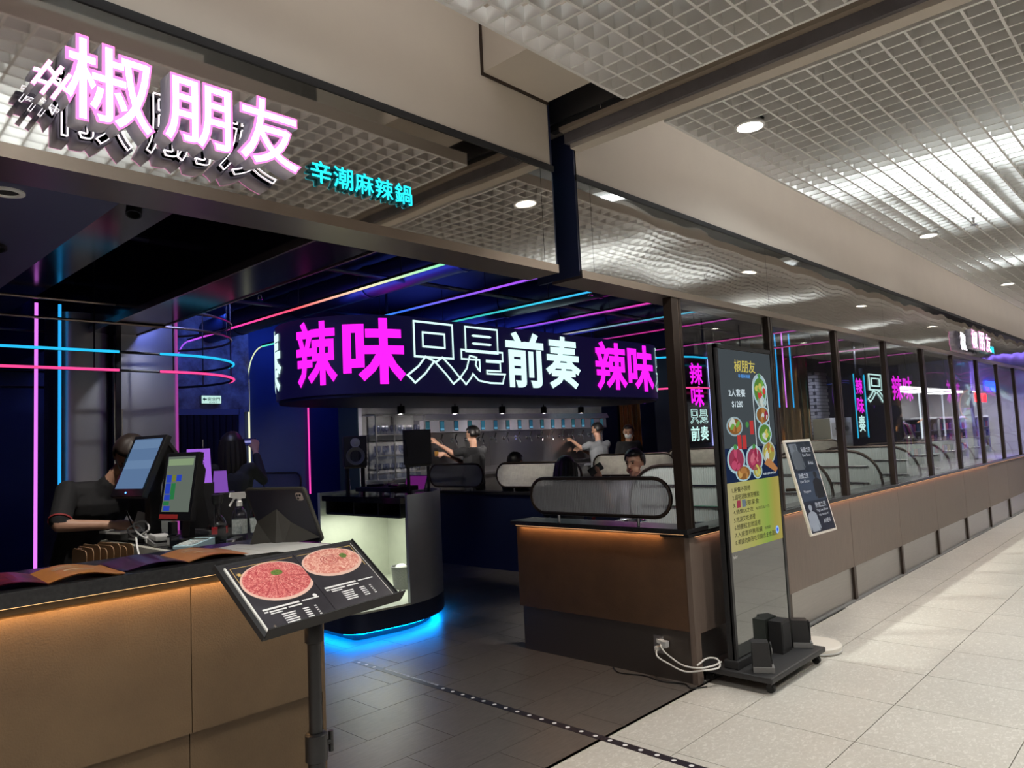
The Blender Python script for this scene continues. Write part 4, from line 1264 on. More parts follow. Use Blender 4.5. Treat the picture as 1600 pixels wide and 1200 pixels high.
# clipboards hung on the left side of the cabinet, receipts in sleeves
M_board = mat('brown_board', (0.34, 0.20, 0.10), 0.55, noise=20, col2=(0.28, 0.16, 0.08))
rk = thing('clipboard_rack', 'grey wire rack beside the cashier cabinet holding the brown clipboards', 'rack', (0, 0, 0))
obj('stand', MB().box(-2.98, -2.74, 1.36, 1.62, 0.0, 0.87), M_matteblack, rk)
obj('floor', MB().box(-2.99, -2.73, 1.33, 1.65, 0.87, 0.88), M_grey, rk)
rail = MB()
for a_, b_ in (((-2.99, 1.33, 1.0), (-2.99, 1.65, 1.0)), ((-2.99, 1.33, 1.0), (-2.73, 1.33, 1.0)), ((-2.99, 1.65, 1.0), (-2.73, 1.65, 1.0)), ((-2.99, 1.33, 1.0), (-2.99, 1.33, 0.88)), ((-2.99, 1.65, 1.0), (-2.99, 1.65, 0.88)), ((-2.73, 1.33, 1.0), (-2.73, 1.33, 0.88))):
    rail.tube([a_, b_], 0.005, 6)
obj('rail', rail, M_steel_lt, rk)
for k in range(8):
    t = thing('clipboard', 'brown clipboard standing in the rack, %s from the left' % ['first', 'second', 'third', 'fourth', 'fifth', 'sixth', 'seventh', 'eighth'][k], 'clipboard', (-2.955 + 0.025 * k, 1.49, 0.881), R(14 + 2 * k), 'clipboards in the rack')
    obj('board', MB().prism(rounded_rect(-0.11, 0.11, 0.0, 0.235 + 0.008 * (k % 3), 0.03, 5), 'y', -0.002, 0.002).xf(Matrix.Rotation(R(75), 4, 'Z')), M_board, t)
    obj('clip', MB().box(-0.03, 0.03, -0.006, -0.001, 0.215, 0.24).xf(Matrix.Rotation(R(75), 4, 'Z')), M_chrome, t)
for k in range(3):
    o = obj('receipt_sleeve', MB().box(-0.002, 0.002, -0.06, 0.06, -0.075, 0.075), mat('sleeve_%d' % k, [(0.62, 0.60, 0.55), (0.55, 0.50, 0.47), (0.66, 0.66, 0.66)][k], 0.35, noise=60, col2=(0.40, 0.34, 0.30)), None, loc=(-2.637, 1.44 - 0.11 * k + 0.12, 0.965))
    tag(o, ['cloudy sleeve of receipts hung nearest the clipboards', 'pinkish sleeve of receipts hung in the middle of the cabinet side', 'white sleeve of receipts hung nearest the yellow sticker'][k], 'paper', 'receipt sleeves')
tag(obj('sticker', MB().box(-2.635, -2.6335, 1.165, 1.22, 0.955, 0.995), mat('yellow', (0.62, 0.56, 0.04), 0.5)), 'small yellow sticker on the corner of the cashier cabinet', 'sticker')
# serving trolley in the dark at the left edge
t = thing('trolley', 'dim grey service trolley in the dark left of the lilac tube', 'trolley', (-2.72, 5.6, 0), R(10))
for z in (0.25, 0.62, 0.98):
    obj('shelf', MB().box(-0.30, 0.22, -0.2, 0.2, z, z + 0.02), M_grey, t)
for sx_ in (-0.29, 0.21):
    for sy_ in (-0.19, 0.19):
        obj('leg', MB().tube([(sx_, sy_, 0.06), (sx_, sy_, 1.0)], 0.012, 8), M_steel_lt, t)
        obj('castor', MB().tube([(sx_, sy_ - 0.012, 0.04), (sx_, sy_ + 0.012, 0.04)], 0.04, 12), M_rubber, t)
# ================================================================== DJ BOOTH
dj = thing('dj_booth', 'rounded steel DJ booth open at the back with a blue glow under it', 'counter', (0, 0, 0))
M_djsteel = mat('dj_steel', (0.50, 0.52, 0.54), 0.38, 0.85, noise=4, col2=(0.42, 0.44, 0.47))
M_djpanel = mat('dj_pale_panel', (0.52, 0.54, 0.46), 0.5, noise=6, col2=(0.46, 0.48, 0.41))
M_djblue = mat('dj_dark_blue', (0.020, 0.028, 0.060), 0.3, 0.5)
def dj_outline(g=0.0, yb=3.88):
    """footprint: rounded near-left corner, near edge, then one big curve round to the customer side"""
    pts = []
    for cx, cy, r_, a0, a1 in ((-0.56, 2.76, 0.18, 180, 262), (-0.20, 3.33, 0.80, 266, 360)):
        for k in range(13):
            a = R(a0 + (a1 - a0) * k / 12)
            pts.append((cx + (r_ + g) * math.cos(a), cy + (r_ + g) * math.sin(a)))
    pts += [(0.60 + g, yb + g), (-0.74 - g, yb + g)]
    return pts
obj('plinth', MB().prism(dj_outline(), 'z', 0.075, 0.225), M_djblue, dj, True)
obj('shelf_floor', MB().prism(dj_outline(-0.004), 'z', 0.225, 0.24), M_djpanel, dj)
obj('glow_strip', MB().prism(dj_outline(-0.035), 'z', 0.062, 0.075), glow('dj_blue_glow', (0.0, 0.26, 1.0), 26.0), dj)
obj('feet', MB().prism(dj_outline(-0.12), 'z', 0.0, 0.062), M_matteblack, dj)
shell = [(-0.20 + 0.80 * math.cos(R(270 + 9 * k)), 3.33 + 0.80 * math.sin(R(270 + 9 * k))) for k in range(11)] + [(0.60, 3.88)]
inner = [(0.575, 3.88)] + [(-0.20 + 0.775 * math.cos(R(360 - 9 * k)), 3.33 + 0.775 * math.sin(R(360 - 9 * k))) for k in range(11)]
obj('curved_shell', MB().prism(shell + inner, 'z', 0.225, 1.125), M_djsteel, dj, True)
shin = [(-0.20 + 0.773 * math.cos(R(270 + 9 * k)), 3.33 + 0.773 * math.sin(R(270 + 9 * k))) for k in range(11)] + [(0.573, 3.84)]
shin2 = [(0.565, 3.84)] + [(-0.20 + 0.765 * math.cos(R(360 - 9 * k)), 3.33 + 0.765 * math.sin(R(360 - 9 * k))) for k in range(11)]
obj('inner_lining', MB().prism(shin + shin2, 'z', 0.24, 0.93), M_djpanel, dj, True)
obj('far_side', MB().box(-0.215, 0.575, 3.84, 3.88, 0.24, 1.125), M_djpanel, dj)
obj('shelf_box', MB().box(-0.20, 0.11, 2.64, 3.76, 0.925, 0.94).box(0.09, 0.11, 2.64, 3.76, 0.94, 1.05).box(-0.20, 0.11, 3.75, 3.765, 0.94, 1.05), M_matteblack, dj)
for y in (2.64, 2.95, 3.32):
    obj('shelf_divider', MB().box(-0.19, 0.09, y - 0.006, y + 0.006, 0.94, 1.05), M_matteblack, dj)
obj('top', MB().prism([(-0.22, 2.60)] + [(-0.20 + 0.765 * math.cos(R(272 + 8.8 * k)), 3.33 + 0.765 * math.sin(R(272 + 8.8 * k))) for k in range(11)] + [(0.565, 3.80), (-0.22, 3.80)], 'z', 1.05, 1.10), M_gloss_black, dj)
area('dj_niche_light', (0.05, 3.2, 0.918), 0.42, 1.0, 9, (0.95, 1.0, 0.84))
area('dj_niche_light', (-0.20, 3.2, 0.918), 0.06, 1.0, 3.5, (0.95, 1.0, 0.84))
# waste bin on the booth's shelf floor
t = thing('wire_basket', 'grey perforated basket with paper on the lit floor of the DJ booth', 'basket', (0.17, 3.10, 0.24))
obj('wall', MB().lathe([(0.085, 0.0), (0.105, 0.20), (0.101, 0.20), (0.081, 0.005)], n=20), mat('basket_grey', (0.22, 0.22, 0.21), 0.5, noise=220, col2=(0.06, 0.06, 0.06)), t, True)
obj('rim', MB().tube([(0.105 * math.cos(2 * PI * k / 20), 0.105 * math.sin(2 * PI * k / 20), 0.20) for k in range(20)], 0.005, 6, closed=True), M_grey, t, True)
obj('paper', MB().ball((0, 0.02, 0.19), 0.06, 0.05, 0.03, 8), M_paper, t)
# monitors on isolation legs
def monitor_speaker(x, y, rz, w, h, d, label):
    t = thing('studio_speaker', label, 'speaker', (x, y, 1.10), rz, 'speakers on the DJ booth')
    z0 = 0.265
    obj('cabinet', MB().box(-w / 2, w / 2, -d / 2, d / 2, z0, z0 + h, 0.008), mat('speaker_black', (0.020, 0.020, 0.028), 0.55), t)
    obj('woofer', MB().lathe([(0.0, -0.016), (0.02, -0.012), (w * 0.33, 0.006), (w * 0.38, 0.010), (w * 0.40, 0.0), (0, 0)], n=28), M_grey, t, True, loc=(0, -d / 2, z0 + h * 0.34), rot=(PI / 2, 0, 0))
    obj('tweeter', MB().lathe([(0.0, 0.012), (0.02, 0.008), (w * 0.16, 0.002), (w * 0.2, 0.006), (w * 0.21, 0.0), (0, 0)], n=24), M_ltgrey, t, True, loc=(0, -d / 2, z0 + h * 0.78), rot=(PI / 2, 0, 0))
    obj('stand_plate', MB().box(-w / 2 + 0.01, w / 2 - 0.01, -d / 2 + 0.02, d / 2 - 0.02, z0 - 0.018, z0), M_black, t)
    for sx_ in (-1, 1):
        for sy_ in (-1, 1):
            obj('leg', MB().tube([(sx_ * (w / 2 - 0.035), sy_ * (d / 2 - 0.05), 0.0), (sx_ * (w / 2 - 0.035), sy_ * (d / 2 - 0.05), z0 - 0.018)], 0.014, 10), M_black, t)
    return t
monitor_speaker(0.0, 3.56, R(-30), 0.215, 0.285, 0.24, 'black studio speaker facing the camera on the left of the DJ booth')
sp2 = monitor_speaker(0.20, 2.86, R(140), 0.25, 0.31, 0.27, 'black studio speaker seen from behind on the right of the DJ booth')
obj('cable', MB().tube([(0.11, 0.08, 0.50), (0.11, 0.22, 0.50), (0.09, 0.26, 0.42), (0.09, 0.20, 0.34), (0.08, 0.08, 0.33)], 0.005, 8), M_rubber, sp2, True)
# mixer / controller
t = thing('dj_controller', 'flat black DJ controller with knobs between the two speakers', 'mixer', (0.10, 3.21, 1.10), R(-90))
obj('deck', MB().box(-0.27, 0.27, -0.16, 0.16, 0.03, 0.07, 0.006), M_matteblack, t)
for sx_ in (-0.24, 0.24):
    for sy_ in (-0.12, 0.12):
        obj('foot', MB().tube([(sx_, sy_, 0), (sx_, sy_, 0.03)], 0.02, 12), M_steel_lt, t)
for sx_ in (-0.165, 0.165):
    obj('jog_wheel', MB().lathe([(0.085, 0.07), (0.085, 0.085), (0.075, 0.09), (0, 0.09)], n=28), M_gloss_black, t, True, loc=(sx_, 0, 0))
for k in range(10):
    obj('knob', MB().tube([(-0.045 + 0.0225 * (k % 5), 0.10 - 0.05 * (k // 5), 0.07), (-0.045 + 0.0225 * (k % 5), 0.10 - 0.05 * (k // 5), 0.092)], 0.007, 10), M_chrome, t)
t = thing('laptop', 'open laptop with magenta screen glow behind the DJ controller', 'laptop', (0.40, 3.30, 1.10), R(-90))
obj('keyboard_deck', MB().box(-0.16, 0.16, -0.11, 0.11, 0.0, 0.015, 0.003), M_steel_lt, t)
obj('lid', MB().obox((0, 0.12, 0.07), 0.32, 0.008, 0.16, (R(-20), 0, 0)), M_grey, t)
obj('screen', MB().obox((0, 0.114, 0.07), 0.30, 0.004, 0.14, (R(-20), 0, 0)), glow('laptop_magenta', (0.30, 0.03, 0.32), 0.35), t)
# bottles and a steel pail on the booth
for k, (x, y, h_, label) in enumerate([(0.02, 3.72, 0.20, 'pale slim bottle behind the left studio speaker'), (0.45, 3.60, 0.16, 'short bottle near the laptop')]):
    t = thing('bottle', label, 'bottle', (x, y, 1.10))
    obj('body', MB().lathe([(0, 0), (0.028, 0), (0.03, 0.01), (0.03, h_ * 0.6), (0.012, h_ * 0.8), (0.012, h_), (0, h_)], n=18), M_clear, t, True)
    obj('cap', MB().lathe([(0.014, h_), (0.014, h_ + 0.02), (0, h_ + 0.02)], n=14), M_ltgrey, t, True)
# low stool-like red seats glimpsed behind the tablet
# ================================================================== BAR WALL WITH TAPS
BY = 6.0
bw = struct_root('wall_bar')
obj('concrete_face', MB().box(1.79, 7.25, BY, BY + 0.35, 1.0, 2.40), M_conc, bw)
obj('end_pilaster', MB().box(1.735, 1.79, BY - 0.02, BY + 0.37, 0.0, 2.40), mat('pilaster', (0.30, 0.30, 0.37), 0.5), bw)
obj('side_panel', MB().box(1.725, 1.735, BY - 0.02, 6.45, 0.0, 2.40), mat('teal_panel', (0.03, 0.06, 0.08), 0.5), bw)
obj('counter_front', MB().box(1.79, 7.25, BY - 0.42, BY, 0.0, 1.06), M_steel, bw)
ct2 = thing('bar_worktop', 'stainless steel bar worktop under the beer taps', 'counter', (0, 0, 0))
obj('top', MB().box(1.79, 7.25, BY - 0.46, BY, 1.06, 1.10, 0.004), M_steel_lt, ct2)
obj('splash_rail', MB().box(2.70, 7.20, BY - 0.12, BY - 0.001, 1.10, 1.17), M_steel_lt, ct2)
# tap wall: hood, backplate, row of label screens and taps
tw = thing('tap_wall', 'stainless self-serve drink tap wall under a polished hood', 'tap wall', (0, 0, 0))
M_tapplate = mirror_mat('tap_plate', (0.52, 0.51, 0.53), 0.006, 3.0, (1, 1, 1))
M_tapplate.node_tree.nodes['Principled BSDF'].inputs['Roughness'].default_value = 0.30
M_tappanel = mat('tap_panel_lilac', (0.42, 0.42, 0.50), 0.35, 0.6)
for k in range(3):
    a, b = 2.70 + 1.5 * k, 2.70 + 1.5 * (k + 1)
    obj('hood', MB().prism([(BY - 0.20, 1.90), (BY - 0.001, 1.90), (BY - 0.001, 1.985), (BY - 0.16, 1.985)], 'x', a + 0.002, b - 0.002), mat('hood_steel', (0.75, 0.75, 0.77), 0.28, 0.9), tw)
    obj('label_panel', MB().box(a + 0.002, b - 0.002, BY - 0.13, BY - 0.001, 1.72, 1.895), M_tappanel, tw)
    obj('backplate', MB().box(a + 0.002, b - 0.002, BY - 0.03, BY - 0.001, 1.17, 1.72), M_tapplate, tw)
for k in range(16):
    x = 2.84 + 0.28 * k
    s = obj('tap_screen', MB().box(x - 0.042, x + 0.042, BY - 0.142, BY - 0.128, 1.735, 1.885), M_gloss_black, tw)
    obj('picture', MB().box(x - 0.036, x + 0.036, BY - 0.144, BY - 0.142, 1.745, 1.878), glow('tap_pic_%d' % (k % 3), [(0.04, 0.14, 0.18), (0.05, 0.20, 0.30), (0.03, 0.13, 0.22)][k % 3], 0.55), s)
    obj('caption', MB().box(x - 0.036, x + 0.036, BY - 0.1455, BY - 0.144, 1.745, 1.775), glow('tap_cap', (0.15, 0.42, 0.62), 0.7), s)
    tp = obj('tap', MB().tube([(x, BY - 0.03, 1.60), (x, BY - 0.11, 1.60), (x, BY - 0.135, 1.57), (x, BY - 0.137, 1.52)], [0.016, 0.014, 0.012, 0.011], 10), M_chrome, tw, True)
    obj('handle', MB().tube([(x, BY - 0.105, 1.61), (x + 0.01, BY - 0.13, 1.69)], [0.009, 0.014], 8), M_black, tp, True)
    obj('flange', MB().tube([(x, BY - 0.036, 1.60), (x, BY - 0.028, 1.60)], 0.034, 14), M_chrome, tp, True)
for k in range(5):
    spot('bar_spot_lamp', (1.62 + 0.90 * k, 4.9, 1.93), 58, (1.0, 0.93, 0.86), 88, 0.03, (1.9 + 1.15 * k, BY, 1.35))
# rack of glasses
rkk = thing('glass_rack', 'steel rack with three glass shelves left of the drink taps', 'shelf', (0, 0, 0))
for x in (1.82, 2.12, 2.66):
    obj('upright', MB().box(x - 0.008, x + 0.008, BY - 0.30, BY - 0.284, 1.10, 1.98), M_steel_lt, rkk)
obj('top_rail', MB().box(1.80, 2.68, BY - 0.30, BY - 0.001, 1.965, 1.98), M_steel_lt, rkk)
for z in (1.18, 1.42, 1.70):
    obj('shelf', MB().box(1.80, 2.68, BY - 0.30, BY - 0.001, z, z + 0.008), M_clear, rkk)
    obj('shelf_edge', MB().box(1.80, 2.68, BY - 0.304, BY - 0.299, z - 0.004, z + 0.012), M_steel_lt, rkk)
M_glassware = thin_glass('glassware', (0.80, 0.82, 0.90), 1.5, 2.6, 0.08)
g_me = MB().lathe([(0, 0), (0.026, 0), (0.026, 0.003), (0.005, 0.008), (0.005, 0.03), (0.026, 0.05), (0.031, 0.08), (0.027, 0.125), (0.025, 0.125), (0.029, 0.08), (0.024, 0.053), (0, 0.035)], n=14).mesh('wine_glass', M_glassware, True)
n_ = 0
ORD = ['first', 'second', 'third', 'fourth', 'fifth', 'sixth', 'seventh', 'eighth', 'ninth', 'tenth', 'eleventh', 'twelfth']
row_names = ['bottom', 'middle', 'top']
for zi, z in enumerate((1.19, 1.43, 1.71)):
    for k in range(12):
        o = link('drinking_glass', g_me, None, (1.86 + 0.069 * k, BY - 0.22 + 0.03 * (k % 2), z))
        tag(o, '%s stemmed glass from the left on the %s shelf of the glass rack' % (ORD[k], row_names[zi]), 'glass', 'glasses on the %s shelf' % row_names[zi])

# ================================================================== BOOTHS WITH FLUTED-GLASS PILLS
def fluted_mat(name, col, mixt):
    m = bpy.data.materials.new(name)
    nt, N, L = nodes(m)
    b = N['Principled BSDF']
    b.inputs['Base Color'].default_value = (*col, 1)
    b.inputs['Roughness'].default_value = 0.18
    b.inputs['Metallic'].default_value = 0.35
    tr = N.new('ShaderNodeBsdfTransparent')
    tr.inputs[0].default_value = (0.85, 0.87, 0.9, 1)
    mx = N.new('ShaderNodeMixShader')
    mx.inputs[0].default_value = mixt
    L.new(tr.outputs[0], mx.inputs[1])
    L.new(b.outputs[0], mx.inputs[2])
    L.new(mx.outputs[0], N['Material Output'].inputs[0])
    return m
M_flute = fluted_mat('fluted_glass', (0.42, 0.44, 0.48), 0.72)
M_flute_lit = mat('fluted_glass_painted_lit', (0.74, 0.72, 0.66), 0.3, 0.1, noise=7, col2=(0.50, 0.48, 0.45), stretch=(1, 1, 2))  # paler copy of the fluted glass, its lit look put into the colour
def pill_outline(l, h, n=12):
    r_ = h / 2
    pts = [(l / 2 - r_ + r_ * math.sin(PI * k / n), -r_ * math.cos(PI * k / n)) for k in range(n + 1)]
    pts += [(-l / 2 + r_ - r_ * math.sin(PI * k / n), r_ * math.cos(PI * k / n)) for k in range(n + 1)]
    return pts
def ribbed(l, h, pitch=0.014):
    """fluted sheet cut to a pill: local x = along, z = up, ribs stand out to -y"""
    mb = MB()
    r_ = h / 2
    n = int(l / pitch)
    per = 4
    prev = None
    for k in range(n * per + 1):
        x = -l / 2 + l * k / (n * per)
        d = max(0.0, abs(x) - (l / 2 - r_))
        zz = math.sqrt(max(1e-6, r_ * r_ - d * d)) * 0.985
        y = -0.004 * abs(math.sin(PI * k / per)) - 0.002
        cur = [mb.bm.verts.new((x, y, -zz)), mb.bm.verts.new((x, y, zz))]
        if prev:
            mb.bm.faces.new((prev[0], cur[0], cur[1], prev[1]))
        prev = cur
    return mb
def pill_panel(x, y0, y1, z0, z1, label, lit=False, feet=True, side=-1):
    """divider standing along Y, its fluted face towards -X"""
    l, h = y1 - y0, z1 - z0
    t = thing('glass_divider', label, 'divider', (x, (y0 + y1) / 2, z0), R(-90), 'fluted glass dividers on the booths')
    pts = [(a, 0, b + h / 2) for a, b in pill_outline(l - 0.024, h - 0.024)]
    obj('frame', MB().tube(pts, 0.0135, 8, closed=True), M_dkbronze, t, True)
    mb = ribbed(l - 0.03, h - 0.03)
    mb.xf(Matrix.Translation((0, 0, h / 2)))
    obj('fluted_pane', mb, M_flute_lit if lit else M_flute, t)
    if feet:
        for sx_ in (-0.28, 0.28):
            obj('foot', MB().tube([(sx_ * l, 0, -0.055), (sx_ * l, 0, 0.004)], 0.010, 10), M_steel_lt, t, True)
            obj('foot_plate', MB().lathe([(0.028, -0.055), (0.028, -0.050), (0, -0.050)], n=16), M_steel_lt, t, loc=(sx_ * l, 0, 0))
    return t
pill_panel(0.02, 0.12, 1.335, 0.985, 1.258, 'large fluted glass pill divider on the end wall by the entrance')
# low booth walls of the second row, with their dividers
M_boothwall = mat('booth_wall_blue', (0.012, 0.018, 0.05), 0.4)
M_seat = mat('red_velvet', (0.20, 0.012, 0.022), 0.7)
M_seatback = mat('booth_steel_back', (0.50, 0.51, 0.53), 0.3, 0.9)
def booth_wall(x, y0, y1, label):
    t = thing('booth_wall', label, 'partition', (x, 0, 0))
    obj('panel', MB().box(-0.03, 0.06, y0, y1, 0.0, 0.90), M_boothwall, t)
    obj('cap', MB().box(-0.05, 0.10, y0 - 0.02, y1 + 0.02, 0.90, 0.935, 0.003), M_stone_black, t)
    return t
def bench(x, y0, y1, face, label, zb=0.88):
    """upholstered bench along Y; face +1 sits towards +X"""
    t = thing('booth_bench', label, 'bench', (x, 0, 0), 0, 'booth benches')
    s = face
    xs = sorted((0.0, s * 0.48))
    obj('seat', MB().box(xs[0], xs[1], y0, y1, 0.30, 0.46, 0.02), M_seat, t)
    obj('base', MB().box(min(s * 0.03, s * 0.42), max(s * 0.03, s * 0.42), y0, y1, 0.0, 0.30), M_matteblack, t)
    xb = sorted((0.0, s * 0.10))
    obj('backrest', MB().box(xb[0], xb[1], y0, y1, 0.46, zb, 0.02), M_seat, t)
    return t
booth_wall(2.35, 2.62, 5.35, 'dark blue low wall of the middle booth row facing the DJ booth')
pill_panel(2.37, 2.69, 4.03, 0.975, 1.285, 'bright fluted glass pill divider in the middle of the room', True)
pill_panel(2.37, 4.25, 5.30, 0.975, 1.285, 'dim fluted glass pill divider behind the right DJ speaker')
bench(2.42, 2.65, 4.03, 1, 'red bench behind the bright fluted divider')
for k, x in enumerate((4.30, 6.25, 8.2, 10.15)):
    booth_wall(x, 2.62, 4.05, ['low booth wall behind the seated man with the phone', 'low booth wall two rows behind the seated man', 'low booth wall seen through the first window', 'low booth wall seen through the second window'][k])
    pill_panel(x + 0.02, 2.69, 4.03, 0.99, 1.30, ['fluted divider painted bright behind the man with the phone', 'fluted divider painted bright seen behind the corner post', 'fluted divider painted bright seen through the window beside the menu kiosk', 'fluted divider painted bright furthest back through the windows'][k], True)
    bench(x + 0.07, 2.65, 4.03, 1, ['red bench behind the man with the phone', 'red bench two rows behind the man', 'red bench seen past the first window', 'red bench seen past the second window'][k])
# row of booths along the windows: steel-backed fluted dividers
M_flutesteel = mat('fluted_steel', (0.56, 0.60, 0.59), 0.26, 0.45)
for k in range(1, 11):
    x = 1.37 * k
    t = thing('window_booth_back', 'tall fluted steel booth back by the window, %s from the entrance' % ['first', 'second', 'third', 'fourth', 'fifth', 'sixth', 'seventh', 'eighth', 'ninth', 'tenth'][k - 1], 'booth back', (x, 0.76, 0.60), R(-90), 'booth backs along the windows')
    mb = ribbed(1.24, 0.66, 0.020)
    bmesh.ops.scale(mb.bm, vec=(1, 1, 1), verts=mb.bm.verts)
    mb.xf(Matrix.Translation((0, 0, 0.33)))
    obj('fluted_face', mb, M_flutesteel, t)
    obj('frame', MB().tube([(a, 0.0, b + 0.33) for a, b in pill_outline(1.25, 0.67)], 0.014, 8, closed=True), M_dkbronze, t, True)
    obj('core', MB().prism([(a, b + 0.33) for a, b in pill_outline(1.23, 0.64)], 'y', 0.002, 0.03), M_seatback, t)
    for zz in (0.16, 0.33, 0.50):
        obj('rail', MB().tube([(-0.50, -0.010, zz), (0.50, -0.010, zz)], 0.006, 6), M_chrome, t, True)  # bright bars standing in for streaks of reflected light on the steel
    obj('base', MB().box(-0.60, 0.60, -0.02, 0.05, -0.60, 0.02), M_boothwall, t)
    if k < 6:
        bench(x + 0.06, 0.2, 1.36, 1, 'red bench along the window, %s from the entrance' % ['second', 'third', 'fourth', 'fifth', 'sixth'][k - 1])
bench(0.16, 0.2, 1.40, 1, 'red bench just inside the end wall by the entrance')
for k in range(4):
    x = 0.95 + 1.37 * k
    t = thing('dining_table', 'dark dining table between window booths, %s from the entrance' % ['first', 'second', 'third', 'fourth'][k], 'table', (x - 0.05, 0.78, 0), 0, 'tables along the windows')
    obj('top', MB().box(-0.22, 0.22, -0.55, 0.55, 0.72, 0.755, 0.004), M_gloss_black, t)
    obj('leg', MB().tube([(0, 0, 0.02), (0, 0, 0.72)], 0.035, 12), M_black, t, True)
    obj('foot', MB().lathe([(0.20, 0), (0.20, 0.012), (0.03, 0.03), (0, 0.03)], n=24), M_black, t, True)
    for q, yy in enumerate((-0.30, 0.28)):
        p = obj('induction_hob', MB().lathe([(0.13, 0.755), (0.13, 0.765), (0.11, 0.768), (0, 0.768)], n=24), M_steel_lt, t, True, loc=(0, yy, 0))
for k, (x, y) in enumerate(((0.55, 0.22), (0.62, 0.60))):
    t = thing('hotpot', ['steel hotpot pan with a bright rim by the corner post', 'steel hotpot pan on the first window table'][k], 'pot', (0.90, 0.48 + 0.58 * k, 0.769))
    obj('pan', MB().lathe([(0, 0), (0.10, 0), (0.125, 0.03), (0.13, 0.075), (0.126, 0.075), (0.12, 0.032), (0, 0.006)], n=28), M_chrome, t, True)
    obj('rim', MB().tube([(0.13 * math.cos(2 * PI * q / 28), 0.13 * math.sin(2 * PI * q / 28), 0.076) for q in range(28)], 0.005, 6, closed=True), M_chrome, t, True)
for k in range(7):
    spot('added_booth_spot', (0.75 + 1.37 * k, 0.85, 2.55), 190, (1.0, 0.97, 0.90), 80, 0.04, (1.1 + 1.37 * k, 0.75, 0.8))  # added spots without fixtures, to brighten the booth backs
for k in range(5):
    spot('added_divider_spot', (1.75 + 1.95 * k, 3.35, 2.04), 32, (1.0, 0.92, 0.78), 75, 0.04, (2.35 + 1.95 * k, 3.35, 1.12))  # added spots without fixtures, to brighten the divider faces
# small red-topped tables glimpsed left of the DJ booth
for k, (x, y) in enumerate(((0.25, 6.2), (-0.35, 6.7))):
    t = thing('lounge_sofa', ['low dark red sofa at the back wall left of the DJ booth', 'low dark red sofa furthest left at the back wall'][k], 'sofa', (x - 0.9 * k, y - 0.35 * k, 0))
    obj('seat', MB().box(-0.55, 0.55, -0.3, 0.25, 0.12, 0.44, 0.03), M_seat, t)
    obj('backrest', MB().box(-0.55, 0.55, 0.15, 0.30, 0.44, 0.95, 0.03), M_seat, t)
    for sx_ in (-0.45, 0.45):
        for sy_ in (-0.22, 0.2):
            obj('leg', MB().tube([(sx_, sy_, 0), (sx_, sy_, 0.12)], 0.02, 8), M_black, t)
pill_panel(0.95, 6.15, 7.15, 1.02, 1.27, 'small unlit pill divider at the back wall left of the rack', False, False)
tag(obj('low_partition', MB().box(0.93, 0.99, 6.1, 7.2, 0.0, 1.02), M_boothwall), 'low dark partition under the small pill divider at the back wall', 'partition')

# ================================================================== RIGHT-HAND COLUMNS
cs = thing('sign_column', 'dark column with a vertical pink and white LED sign seen past the corner post', 'column', (7.32, 4.3, 0))
obj('shaft', MB().box(-0.42, 0.42, -0.29, 0.3, 0, 3.42), M_navy, cs)
sc_ = obj('screen', MB().box(-0.36, 0.36, -0.305, -0.29, 1.36, 2.80), M_gloss_black, cs)
for ch, x0, w, z0, h, m, ol in (('辣', -0.22, 0.44, 2.36, 0.38, M_mag, 0), ('味', -0.22, 0.44, 1.98, 0.36, M_mag, 0), ('只', -0.30, 0.29, 1.69, 0.25, M_ledw, 0.02), ('是', 0.01, 0.29, 1.69, 0.25, M_ledw, 0.02), ('前', -0.30, 0.29, 1.40, 0.25, M_ledw, 0), ('奏', 0.01, 0.29, 1.40, 0.25, M_ledw, 0)):
    if ol:
        letter('character', ch, x0, z0, w, h, m, sc_, y=-0.31, outline=ol, offset=0.02)
    else:
        letter('character', ch, x0, z0, w, h, m, sc_, y=-0.308, offset=0.022)
for x in (-0.43, 0.43):
    obj('edge_light', MB().tube([(x, -0.31, 1.30), (x, -0.31, 2.95)], 0.014, 8), glow('edge_violet', (0.45, 0.45, 1.0), 1.6), cs, True)
for z, m, lab in ((2.76, M_ncyan, 'blue neon ring around the column with the vertical sign'), (2.26, M_nrose, 'rose neon ring around the column with the vertical sign')):
    t = thing('ring_light', lab, 'neon light', (7.32, 4.3, z))
    obj('tube', MB().tube([(a, b, 0) for a, b, c in stadium(-1.35, 1.2, -0.72, 0.72, 0)], 0.014, 8, closed=True), m, t, True)
    for x in (-0.6, 0.6):
        obj('hanger', MB().tube([(x, 0.72, 0), (x, 0.72, 3.42 - z)], 0.005, 6), M_black, t)
eg = thing('exit_sign', 'green arrow exit sign hung above the vertical LED sign', 'sign', (7.45, 3.7, 2.92), R(-20))
obj('case', MB().box(-0.15, 0.15, -0.02, 0.02, -0.14, 0.14, 0.004), M_white, eg)
obj('face', MB().box(-0.14, 0.14, -0.024, -0.02, -0.13, 0.13), glow('exit_pale', (0.55, 0.85, 0.72), 0.7), eg)
obj('arrow', MB().prism([(0.10, 0.0), (0.02, 0.08), (0.02, 0.03), (-0.09, 0.03), (-0.09, -0.03), (0.02, -0.03), (0.02, -0.08)], 'y', -0.028, -0.024), mat('arrow_green', (0.0, 0.28, 0.12), 0.5), eg)
obj('hanger', MB().tube([(0, 0, 0.14), (0, 0, 0.5)], 0.008, 8), M_black, eg)
